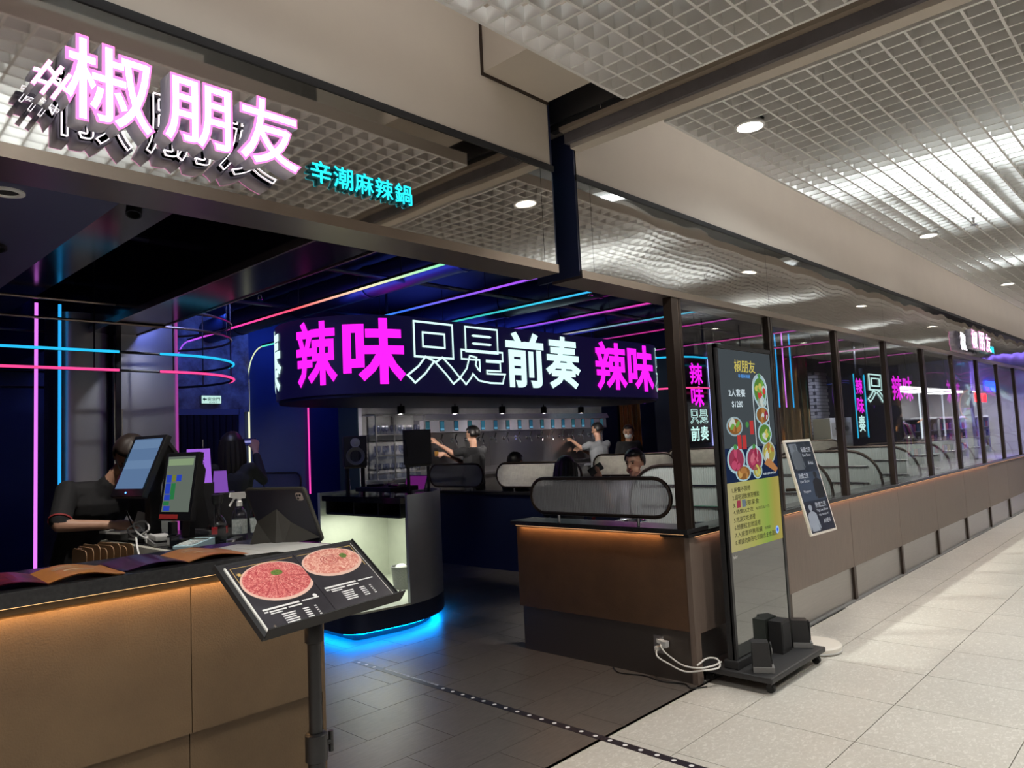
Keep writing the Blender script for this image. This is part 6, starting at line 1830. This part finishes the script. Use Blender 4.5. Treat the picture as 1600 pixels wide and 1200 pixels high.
def head_parts(t, c, yaw, pitch, hair, long_hair=False, mask=False, glasses=False, s=1.0):
    """returns body balls for the head and adds hair, eyes and mouth; the face looks along yaw (0 = -Y), pitch > 0 looks down"""
    Mx = Matrix.Translation(c) @ Matrix.Rotation(yaw, 4, 'Z') @ Matrix.Rotation(pitch, 4, 'X')
    def W(x, y, z):
        return Mx @ V((x * s, y * s, z * s))
    bones = [(W(0, 0.015, 0.030), W(0, 0.0, 0.020), 0.083 * s, 0.083 * s, 0), (W(0, 0.01, 0.045), W(0, -0.02, 0.03), 0.080 * s, 0.074 * s, 0), (W(0, -0.03, -0.025), W(0, -0.045, -0.07), 0.058 * s, 0.040 * s, 0),
             (W(0, -0.085, 0.015), W(0, -0.103, -0.018), 0.010 * s, 0.014 * s, 0), (W(-0.03, -0.045, -0.055), W(0.03, -0.045, -0.055), 0.035 * s, 0.035 * s, 0)]
    for sx_ in (-1, 1):
        bones.append((W(sx_ * 0.081, 0.012, 0.018), W(sx_ * 0.083, 0.014, -0.018), 0.013 * s, 0.010 * s, 0))
    # hair: swept shell of the skull, open at the face
    mb = MB()
    mb.ball((0, 0, 0), 0.099, 0.114, 0.113, 24)
    kill = [f for f in mb.bm.faces if (f.calc_center_median().y < -0.035 and f.calc_center_median().z < 0.048) or (f.calc_center_median().z < -0.055) or (f.calc_center_median().y < 0.0 and f.calc_center_median().z < -0.005)]
    bmesh.ops.delete(mb.bm, geom=kill, context='FACES')
    for v in mb.bm.verts:
        v.co += v.co.normalized() * (0.006 * math.sin(v.co.x * 160) * math.sin(v.co.z * 120))
    mb.xf(Mx @ Matrix.Diagonal((s, s, s, 1)) @ Matrix.Translation((0, 0.012, 0.030)))
    h = obj('hair', mb, hair, t, True)
    md = h.modifiers.new('thick', 'SOLIDIFY')
    md.thickness = 0.012
    if long_hair:
        mb = MB()
        for k in range(9):
            a = R(-20 + 27.5 * k)
            x, y = 0.080 * math.cos(a), 0.012 + 0.088 * math.sin(a)
            mb.tube([W(x * 0.9, y * 0.9, 0.06), W(x * 1.05, y * 1.05, -0.03), W(x * 1.1, y * 1.12 + 0.01, -0.14), W(x * 0.9, y * 1.1 + 0.02, -0.27)], [0.036, 0.038, 0.036, 0.016], 8)
        obj('long_hair', mb, hair, t, True)
    for sx_ in (-1, 1):
        obj('eye', MB().ball(W(sx_ * 0.032, -0.079, 0.018), 0.011 * s, 0.008 * s, 0.007 * s, 8), M_eye, t, True)
        obj('eyebrow', MB().tube([W(sx_ * 0.017, -0.089, 0.036), W(sx_ * 0.047, -0.078, 0.038)], 0.0035 * s, 6), hair, t, True)
    if mask:
        mk = MB()
        mk.ball((0, 0, 0), 0.062, 0.055, 0.050, 16)
        kill = [f for f in mk.bm.faces if f.calc_center_median().y > 0.02]
        bmesh.ops.delete(mk.bm, geom=kill, context='FACES')
        mk.xf(Mx @ Matrix.Diagonal((s, s, s, 1)) @ Matrix.Translation((0, -0.058, -0.045)))
        obj('face_mask', mk, M_maskw, t, True)
        for sx_ in (-1, 1):
            obj('mask_strap', MB().tube([W(sx_ * 0.058, -0.065, -0.03), W(sx_ * 0.084, 0.01, 0.0)], 0.003, 6), M_maskw, t)
    else:
        obj('mouth', MB().tube([W(-0.022, -0.084, -0.050), W(0, -0.089, -0.052), W(0.022, -0.084, -0.050)], 0.0045 * s, 6), M_lip, t, True)
    return bones

def person(label, loc, rotz, J, shirt, sleeve=0.5, hair=None, yaw=0, pitch=0.1, long_hair=False, mask=False, voxel=0.011, trousers=None, hands=None, female=False, collar=None, root='person'):
    """J: joints in local metres; face yaw is relative to the body; sleeve = fraction of the upper arm covered (1.5 = to mid forearm)"""
    t = thing(root, label, 'person', loc, rotz)
    g = lambda k: V(J[k])
    sk, sh, tr, so = 0, 1, 2, 3
    pel, wai, che, nek, hed = g('pelvis'), g('waist'), g('chest'), g('neck'), g('head')
    b = []
    up = (che - wai).normalized()
    k = 0.92 if female else 1.0
    acr = (g('sr') - g('sl'))
    ax = acr.normalized()
    for a0, a1, r0, r1 in ((pel, wai, 0.125, 0.110 * k), (wai, che, 0.112 * k, 0.125)):
        for off in (-0.065, 0.0, 0.065):
            b.append((a0 + ax * off, a1 + ax * off * 1.15, r0 * (0.88 if off else 1), r1 * (0.88 if off else 1), sh if a0 is wai or True else tr))
    b.append((g('sl') * 0.75 + che * 0.25, g('sr') * 0.75 + che * 0.25, 0.075 * k, 0.075 * k, sh))
    b.append((che, che.lerp(nek, 0.75), 0.11, 0.062, sh))
    b.append((che.lerp(nek, 0.6), hed.lerp(nek, 0.5), 0.056 * k, 0.052 * k, sk))
    for s_ in ('l', 'r'):
        S, E, W_ = g('s' + s_), g('e' + s_), g('w' + s_)
        if sleeve >= 1:
            b.append((S, E, 0.060 * k, 0.046 * k, sh))
            fr = sleeve - 1
            M_ = E.lerp(W_, max(0.02, fr))
            b.append((E, M_, 0.046 * k, 0.042 * k, sh))
            b.append((M_, W_, 0.036 * k, 0.026 * k, sk))
        else:
            M_ = S.lerp(E, sleeve)
            b.append((S, M_, 0.066 * k, 0.062 * k, sh))
            b.append((M_, E, 0.045 * k, 0.038 * k, sk))
            b.append((E, W_, 0.040 * k, 0.026 * k, sk))
    for s_ in ('l', 'r'):
        if 'k' + s_ in J:
            H, K, A = g('h' + s_), g('k' + s_), g('a' + s_)
            b.append((H, K, 0.088, 0.062, tr))
            b.append((K, A, 0.060, 0.042, tr))
            b.append((A - V((0, 0, 0.03)), A + V((0, -0.14, -0.045)), 0.042, 0.036, so))
    for hb in (hands or []):
        b += hand_bones(*hb)
    b += head_parts(t, hed, yaw, pitch, hair or M_hair, long_hair, mask)
    build_body('body', b, [], [M_skin, shirt, trousers or M_trous, M_shoe], voxel, t)
    return t
STAND = dict(pelvis=(0, 0, 0.95), waist=(0, 0.0, 1.08), chest=(0, 0.0, 1.30), neck=(0, 0.0, 1.46), head=(0, -0.01, 1.60), sl=(0.17, 0, 1.40), sr=(-0.17, 0, 1.40), el=(0.24, 0.02, 1.13), er=(-0.24, 0.02, 1.13), wl=(0.23, -0.08, 0.90), wr=(-0.23, -0.08, 0.90),
             hl=(0.09, 0, 0.90), hr=(-0.09, 0, 0.90), kl=(0.10, -0.01, 0.49), kr=(-0.10, -0.01, 0.49), al=(0.10, 0.03, 0.09), ar=(-0.10, 0.03, 0.09))
SIT = dict(pelvis=(0, 0, 0.56), waist=(0, 0.0, 0.70), chest=(0, -0.02, 0.92), neck=(0, -0.03, 1.07), head=(0, -0.05, 1.20), sl=(0.17, -0.01, 1.01), sr=(-0.17, -0.01, 1.01), el=(0.22, -0.10, 0.78), er=(-0.22, -0.10, 0.78), wl=(0.14, -0.30, 0.80), wr=(-0.14, -0.30, 0.80),
           hl=(0.09, -0.02, 0.55), hr=(-0.09, -0.02, 0.55), kl=(0.11, -0.44, 0.53), kr=(-0.11, -0.44, 0.53), al=(0.11, -0.44, 0.09), ar=(-0.11, -0.44, 0.09))
def P(base, **kw):
    d = dict(base)
    d.update(kw)
    return d

# cashier bending over the cabinet, writing (world joints, so placed at the origin of her feet)
fx, fy = -2.62, 2.55
def rel(x, y, z):
    return (x - fx, y - fy, z)
J1 = dict(pelvis=rel(-2.63, 2.56, 0.92), waist=rel(-2.63, 2.50, 1.06), chest=rel(-2.61, 2.36, 1.28), neck=rel(-2.56, 2.25, 1.42), head=rel(-2.49, 2.16, 1.535),
          sr=rel(-2.775, 2.33, 1.365), er=rel(-2.855, 2.18, 1.185), wr=rel(-2.60, 2.10, 1.165), sl=rel(-2.44, 2.33, 1.365), el=rel(-2.36, 2.36, 1.16), wl=rel(-2.45, 2.17, 1.135),
          hl=rel(-2.54, 2.56, 0.88), hr=rel(-2.72, 2.56, 0.88), kl=rel(-2.53, 2.53, 0.48), kr=rel(-2.73, 2.53, 0.48), al=rel(-2.53, 2.60, 0.09), ar=rel(-2.73, 2.60, 0.09))
person('cashier in black short-sleeved shirt bent over the cabinet writing behind the till', (fx, fy, 0), 0, J1, M_shirtk, 0.86, M_hairbr, yaw=R(-22), pitch=R(45), mask=True, voxel=0.0085, female=True,
       hands=[(rel(-2.60, 2.10, 1.165), rel(-2.53, 2.08, 1.15), (0.1, -0.75, 0.6), 1.0), (rel(-2.45, 2.17, 1.135), rel(-2.46, 2.10, 1.115), (0.0, 0.1, 1.0), 0.5)])
cuff_a, cuff_b = Vector(rel(-2.775, 2.33, 1.365)), Vector(rel(-2.855, 2.18, 1.185))
cash = [o for o in sc.objects if o.name.startswith('person')][0]
cd_ = (cuff_b - cuff_a)
obj('cuff_trim', MB().tube([cuff_a + cd_ * 0.845, cuff_a + cd_ * 0.885], 0.0605, 20), mat('red_trim', (0.30, 0.03, 0.03), 0.7), cash, True)
t = thing('pen', 'dark pen held upright in the hand of the writing cashier', 'pen', (-2.52, 2.045, 1.125), rot=(R(18), R(-25), 0))
obj('barrel', MB().tube([(0, 0, 0), (0, 0, 0.012), (0, 0, 0.14)], [0.001, 0.004, 0.004], 8), M_black, t)
obj('clip', MB().box(0.004, 0.006, -0.0015, 0.0015, 0.10, 0.138), M_steel_lt, t)
tag(obj('order_pad', MB().box(-0.12, 0.10, -0.10, 0.10, 0, 0.012), M_paper, None, loc=(-2.52, 2.10, CT + 0.04), rot=(0, 0, R(12))), 'white order pad under the writing hand of the cashier', 'paper')
tag(obj('order_stand', MB().box(-0.09, 0.11, -0.11, 0.11, 0, 0.039), M_grey, None, loc=(-2.51, 2.10, CT), rot=(0, 0, R(12))), 'grey document tray carrying the white order pad', 'tray')
tag(obj('receipt_slip', MB().obox((0, 0, 0), 0.085, 0.001, 0.085, (R(-8), R(14), 0)), M_ltgrey, None, loc=(-2.47, 2.06, 1.18), rot=(0, 0, R(-55))), 'grey slip of paper standing by the cashier hand', 'paper')
# woman photographing the display
J2 = P(STAND, wl=(0.075, -0.30, 1.555), el=(0.21, -0.16, 1.28), wr=(-0.095, -0.30, 1.555), er=(-0.22, -0.16, 1.28))
person('dark-clad visitor with long black hair holding up a phone by the steel pier', (-0.99, 4.02, 0), R(132), J2, M_shirtk, 1.8, M_hair, pitch=R(-8), long_hair=True, voxel=0.010, female=True,
       hands=[((0.075, -0.30, 1.555), (0.072, -0.335, 1.64), (0.5, 0.8, 0.0), 0.9), ((-0.095, -0.30, 1.555), (-0.085, -0.335, 1.64), (-0.5, 0.8, 0.0), 0.9)])
t = thing('phone', 'smartphone held up horizontally by the dark-clad visitor with the display in its screen', 'phone', (-0.99, 4.02, 0), R(132))
obj('body', MB().box(-0.078, 0.078, -0.378, -0.370, 1.605, 1.678, 0.003), M_black, t)
obj('screen', MB().box(-0.073, 0.073, -0.370, -0.3695, 1.609, 1.674), glow('phone_screen', (0.02, 0.02, 0.10), 0.8), t)
obj('screen_print', MB().box(-0.05, 0.05, -0.3695, -0.369, 1.635, 1.655), glow('phone_print', (0.35, 0.35, 0.75), 0.8), t)
# man pouring at the taps
J3 = P(STAND, wl=(0.40, -0.34, 1.56), el=(0.25, -0.16, 1.40), wr=(0.33, -0.28, 1.40), er=(-0.10, -0.24, 1.22), sl=(0.19, 0, 1.43), sr=(-0.19, 0, 1.43), neck=(0, 0, 1.49), head=(0, -0.01, 1.655))
person('man in black t-shirt seen from behind pouring at the drink taps', (3.36, 5.46, 0), R(180), J3, M_shirtk, 0.62, M_hair, yaw=R(18), pitch=R(10), voxel=0.0115,
       hands=[((0.40, -0.34, 1.56), (0.44, -0.38, 1.62), (0.3, 0.4, 0.8), 1.0), ((0.33, -0.28, 1.40), (0.39, -0.32, 1.40), (0.1, 0.9, 0.3), 1.0)])
t = thing('beer_glass', 'small glass held under the tap by the man in black', 'glass', (2.935, 5.80, 1.375))
obj('glass', MB().lathe([(0, 0), (0.03, 0), (0.036, 0.12), (0.033, 0.12), (0.027, 0.006), (0, 0.006)], n=18), M_clear, t, True)
obj('drink', MB().lathe([(0, 0.007), (0.026, 0.007), (0.030, 0.07), (0, 0.07)], n=18), mat('amber_drink', (0.5, 0.22, 0.04), 0.2), t, True)
# man in grey at the far taps
J4 = P(STAND, wl=(0.30, -0.36, 1.50), el=(0.26, -0.14, 1.36), wr=(0.16, -0.33, 1.34), er=(-0.20, -0.20, 1.17), sl=(0.19, 0, 1.42), sr=(-0.19, 0, 1.42), neck=(0, 0, 1.50), head=(0, -0.02, 1.665))
M_shirtg = mat('grey_cloth', (0.22, 0.23, 0.25), 0.85)
person('man in grey t-shirt reaching for the taps at the right end of the bar', (6.38, 5.46, 0), R(165), J4, M_shirtg, 0.62, M_hair, yaw=R(35), pitch=R(12), voxel=0.0115,
       hands=[((0.30, -0.36, 1.50), (0.33, -0.42, 1.54), (0.2, 0.4, 0.8), 1.0), ((0.16, -0.33, 1.34), (0.20, -0.38, 1.35), (0.1, 0.9, 0.3), 1.0)])
person('staff member in black with a face mask standing right of the drink taps', (6.75, 5.08, 0), R(-35), P(STAND, head=(0, -0.01, 1.60)), M_shirtk, 1.9, M_hair, yaw=R(-25), pitch=R(14), mask=True, voxel=0.0115,
       hands=[((0.23, -0.08, 0.90), (0.22, -0.10, 0.82), (1, 0, 0), 0.4), ((-0.23, -0.08, 0.90), (-0.22, -0.10, 0.82), (-1, 0, 0), 0.4)])
person('second man in black turned aside behind the masked staff member', (7.15, 5.35, 0), R(20), P(STAND, head=(0, -0.01, 1.585)), M_shirtk, 1.9, mat('shaved_hair', (0.06, 0.045, 0.04), 0.6), yaw=R(40), pitch=R(16), voxel=0.0125,
       hands=[((0.23, -0.08, 0.90), (0.22, -0.10, 0.82), (1, 0, 0), 0.4), ((-0.23, -0.08, 0.90), (-0.22, -0.10, 0.82), (-1, 0, 0), 0.4)])
# seated guests
M_lilac = mat('pale_lilac_cloth', (0.46, 0.44, 0.52), 0.85)
J6 = P(SIT, wr=(-0.31, -0.17, 1.05), er=(-0.25, -0.02, 0.82), wl=(0.14, -0.22, 0.80), el=(0.24, -0.05, 0.80))
person('seated young man in pale lilac shirt smiling at a phone in his raised hand', (1.80, 1.60, 0.07), R(-62), J6, M_lilac, 0.75, M_hair, yaw=R(-25), pitch=R(8), voxel=0.0095,
       hands=[((-0.31, -0.17, 1.05), (-0.33, -0.20, 1.12), (-0.2, -0.9, -0.2), 0.5), ((0.14, -0.22, 0.80), (0.08, -0.26, 0.80), (0, 0, 1), 0.4)])
t = thing('phone', 'dark smartphone in the raised hand of the seated young man', 'phone', (1.80, 1.60, 0.07), R(-62))
obj('body', MB().obox((-0.345, -0.205, 1.165), 0.072, 0.009, 0.145, (R(-20), R(58), 0), 0.003), M_black, t)
obj('screen', MB().obox((-0.345, -0.199, 1.163), 0.066, 0.002, 0.137, (R(-20), R(58), 0)), M_gloss_black, t)
person('seated guest with straight black hair facing the young man with the phone', (1.38, 2.12, 0.03), R(115), SIT, M_shirtk, 0.9, M_hair, pitch=R(12), long_hair=True, voxel=0.0115, female=True,
       hands=[((0.14, -0.30, 0.80), (0.10, -0.36, 0.79), (0, 0, 1), 0.4), ((-0.14, -0.30, 0.80), (-0.10, -0.36, 0.79), (0, 0, 1), 0.4)])
for k, (x, y, dz, rz, lab, sh) in enumerate([(2.66, 4.02, 0.06, 85, 'seated guest whose head shows above the bright fluted divider', M_shirtk), (3.55, 1.30, 0.03, 70, 'seated guest in dark clothes seen past the menu kiosk edge', M_shirtk), (5.05, 3.1, 0.0, 100, 'seated guest whose head shows above the divider behind the corner post', M_trous), (7.9, 0.9, 0.02, 80, 'seated guest in black in the window booth far along the front', M_shirtk)]):
    person(lab, (x, y, dz), R(rz), SIT, sh, 0.9, M_hair, pitch=R(10), voxel=0.0125,
           hands=[((0.14, -0.30, 0.80), (0.10, -0.36, 0.79), (0, 0, 1), 0.4), ((-0.14, -0.30, 0.80), (-0.10, -0.36, 0.79), (0, 0, 1), 0.4)])
# stools for the guests sitting at the aisle
for x, y, lab in ((1.80, 1.60, 'low dark stool under the young man with the phone'), (1.38, 2.12, 'low dark stool under the guest with straight black hair')):
    t = thing('stool', lab, 'stool', (x, y, 0))
    obj('seat', MB().lathe([(0, 0.42), (0.17, 0.42), (0.18, 0.44), (0.17, 0.47), (0, 0.47)], n=24), M_seat, t, True)
    for k in range(4):
        a = R(45 + 90 * k)
        obj('leg', MB().tube([(0.12 * math.cos(a), 0.12 * math.sin(a), 0.42), (0.16 * math.cos(a), 0.16 * math.sin(a), 0)], 0.012, 8), M_black, t)
# ================================================================== THE MALL OPPOSITE (seen in the panes)
op = struct_root('wall_opposite')
M_pale = mat('pale_wall', (0.62, 0.61, 0.60), 0.7)
obj('wall', MB().box(-12, 21, -4.75, -4.6, 0, 3.95), mat('opposite_grey', (0.30, 0.28, 0.27), 0.6), op)
obj('header', MB().box(21, 40, -4.75, -4.6, 2.75, 3.95), M_pale, op)
obj('pier', MB().box(29.8, 30.4, -4.75, -4.55, 0, 2.75), M_pale, op)
obj('shop_back', MB().box(21, 40, -9.0, -8.9, 0, 3.95), M_pale, op)
obj('shop_end', MB().box(40, 40.1, -9, 0, 0, 3.95), M_pale, op)
obj('shop_side', MB().box(20.95, 21, -9, -4.6, 0, 3.95), M_pale, op)
for k in range(6):
    x = 22.4 + 3.0 * k
    t = thing('shop_ceiling_panel', 'white light panel on the ceiling of the goods shop opposite, %s along' % ['first', 'second', 'third', 'fourth', 'fifth', 'sixth'][k], 'light', (x, -6.6, 2.98), 0, 'light panels in the shop opposite')
    obj('frame', MB().box(-0.65, 0.65, -1.45, 1.45, 0.0, 0.04), M_white, t)
    obj('diffuser', MB().box(-0.6, 0.6, -1.4, 1.4, -0.01, 0.0), glow('shop_panel', (0.95, 0.97, 1.0), 2.6), t)
struct('ceiling_opposite', MB().box(21, 40, -9, -4.75, 3.02, 3.1), M_pale)
# lit signs of the opposite shop, and a purple-lit band
t = thing('shop_sign', 'blue glowing sign letters of the shop opposite reflected in the last windows', 'sign', (34.0, -4.55, 2.95))
for k in range(5):
    obj('letter_block', MB().prism(rounded_rect(-1.2 + 0.5 * k, -0.78 + 0.5 * k, -0.16 + 0.05 * (k % 2), 0.26, 0.06, 4), 'y', 0.0, 0.06), glow('sign_blue', (0.02, 0.06, 1.0), 7.0), t)
t = thing('shop_sign', 'red glowing sign bar of the shop opposite reflected below the blue letters', 'sign', (31.5, -4.55, 2.45))
for k in range(4):
    obj('letter_block', MB().prism(rounded_rect(-0.9 + 0.5 * k, -0.46 + 0.5 * k, -0.16, 0.20, 0.06, 4), 'y', 0.0, 0.06), glow('sign_red', (1.0, 0.02, 0.03), 7.0), t)
# shelves of goods in the shop
M_shelfw = mat('shelf_white', (0.70, 0.70, 0.72), 0.5)
cols = [(0.55, 0.10, 0.30), (0.08, 0.10, 0.35), (0.65, 0.62, 0.60), (0.05, 0.05, 0.06), (0.45, 0.30, 0.12), (0.25, 0.12, 0.40), (0.70, 0.20, 0.25), (0.15, 0.30, 0.45)]
M_goods = [mat('goods_%d' % k, c, 0.5) for k, c in enumerate(cols)]
goods_me = [MB().box(-0.16, 0.16, -0.14, 0.14, 0, 0.26, 0.01).mesh('goods_box', m) for m in M_goods]
words = ['first', 'second', 'third', 'fourth', 'fifth', 'sixth', 'seventh', 'eighth']
for k in range(6):
    x = 25.6 + 2.3 * k
    t = thing('display_shelf', 'white display shelf in the shop opposite, %s along' % words[k], 'shelf', (x, -5.9, 0), 0, 'shelves in the shop opposite')
    obj('back', MB().box(-1.0, 1.0, -0.03, 0.0, 0, 1.75), M_shelfw, t)
    for z in (0.30, 0.75, 1.20, 1.65):
        obj('board', MB().box(-1.0, 1.0, 0.0, 0.36, z, z + 0.03), M_shelfw, t)
    for sx_ in (-1.0, 0.97):
        obj('side', MB().box(sx_, sx_ + 0.03, -0.03, 0.36, 0, 1.75), M_shelfw, t)
    for zi, z in enumerate((0.33, 0.78, 1.23)):
        for c_ in range(4):
            o = link('goods_box', goods_me[(k * 3 + zi * 5 + c_ * 7) % 8], None, (x - 0.72 + 0.48 * c_, -5.72, z))
            tag(o, 'boxed goods on the %s shelf unit opposite, %s board, %s place' % (words[k], ['low', 'middle', 'high'][zi], words[c_]), 'box', 'boxed goods in the shop opposite')
# clothes rail with garments
t = thing('clothes_rail', 'chrome clothes rail near the entrance of the shop opposite', 'rail', (23.2, -5.4, 0))
obj('bar', MB().tube([(-0.9, 0, 1.6), (0.9, 0, 1.6)], 0.018, 8), M_chrome, t)
for sx_ in (-0.9, 0.9):
    obj('upright', MB().tube([(sx_, 0, 0.02), (sx_, 0, 1.6)], 0.018, 8), M_chrome, t)
    obj('foot', MB().box(sx_ - 0.02, sx_ + 0.02, -0.25, 0.25, 0, 0.03), M_chrome, t)
for k in range(8):
    m = [M_goods[3], M_goods[0], M_goods[2], M_goods[5]][k % 4]
    o = obj('garment', MB().prism([(-0.20, 0.55), (0.20, 0.55), (0.22, 1.30), (0.30, 1.0), (0.36, 1.05), (0.25, 1.46), (0.08, 1.54), (-0.08, 1.54), (-0.25, 1.46), (-0.36, 1.05), (-0.30, 1.0), (-0.22, 1.30)], 'x', -0.03, 0.03), m, None, loc=(22.45 + 0.21 * k, -5.4, 0.03))
    tag(o, '%s garment hanging on the chrome rail opposite, place %s' % (['black', 'magenta', 'white', 'purple'][k % 4], words[k]), 'clothes', 'garments on the rail opposite')
# hanging direction sign over the mall aisle
t = thing('hanging_sign', 'grey hanging direction sign with a dark arrow and restroom figures over the aisle', 'sign', (5.6, -2.55, 2.62))
obj('board', MB().box(-0.75, 0.75, -0.03, 0.03, -0.13, 0.13, 0.005), mat('sign_grey', (0.34, 0.33, 0.31), 0.6), t)
for sx_ in (-0.55, 0.55):
    obj('rod', MB().tube([(sx_, 0, 0.13), (sx_, 0, 0.48)], 0.012, 8), M_black, t)
for y in (0.032, ):
    obj('arrow', MB().prism([(-0.58, 0.0), (-0.50, 0.075), (-0.47, 0.055), (-0.515, 0.012), (-0.36, 0.012), (-0.36, -0.012), (-0.515, -0.012), (-0.47, -0.055), (-0.50, -0.075)], 'y', y, y + 0.003), M_black, t)
    for x in (-0.20, -0.08):
        obj('figure', MB().tube([(x, y, -0.07), (x, y, 0.02)], 0.022, 8).ball((x, y, 0.055), 0.02, seg=10), M_black, t)
for k in range(4):
    area('opposite_shop_light', (23.5 + 4.5 * k, -6.4, 2.95), 3.6, 2.6, 90, (0.95, 0.97, 1.0))

bpy.data.scenes.remove(TMP)
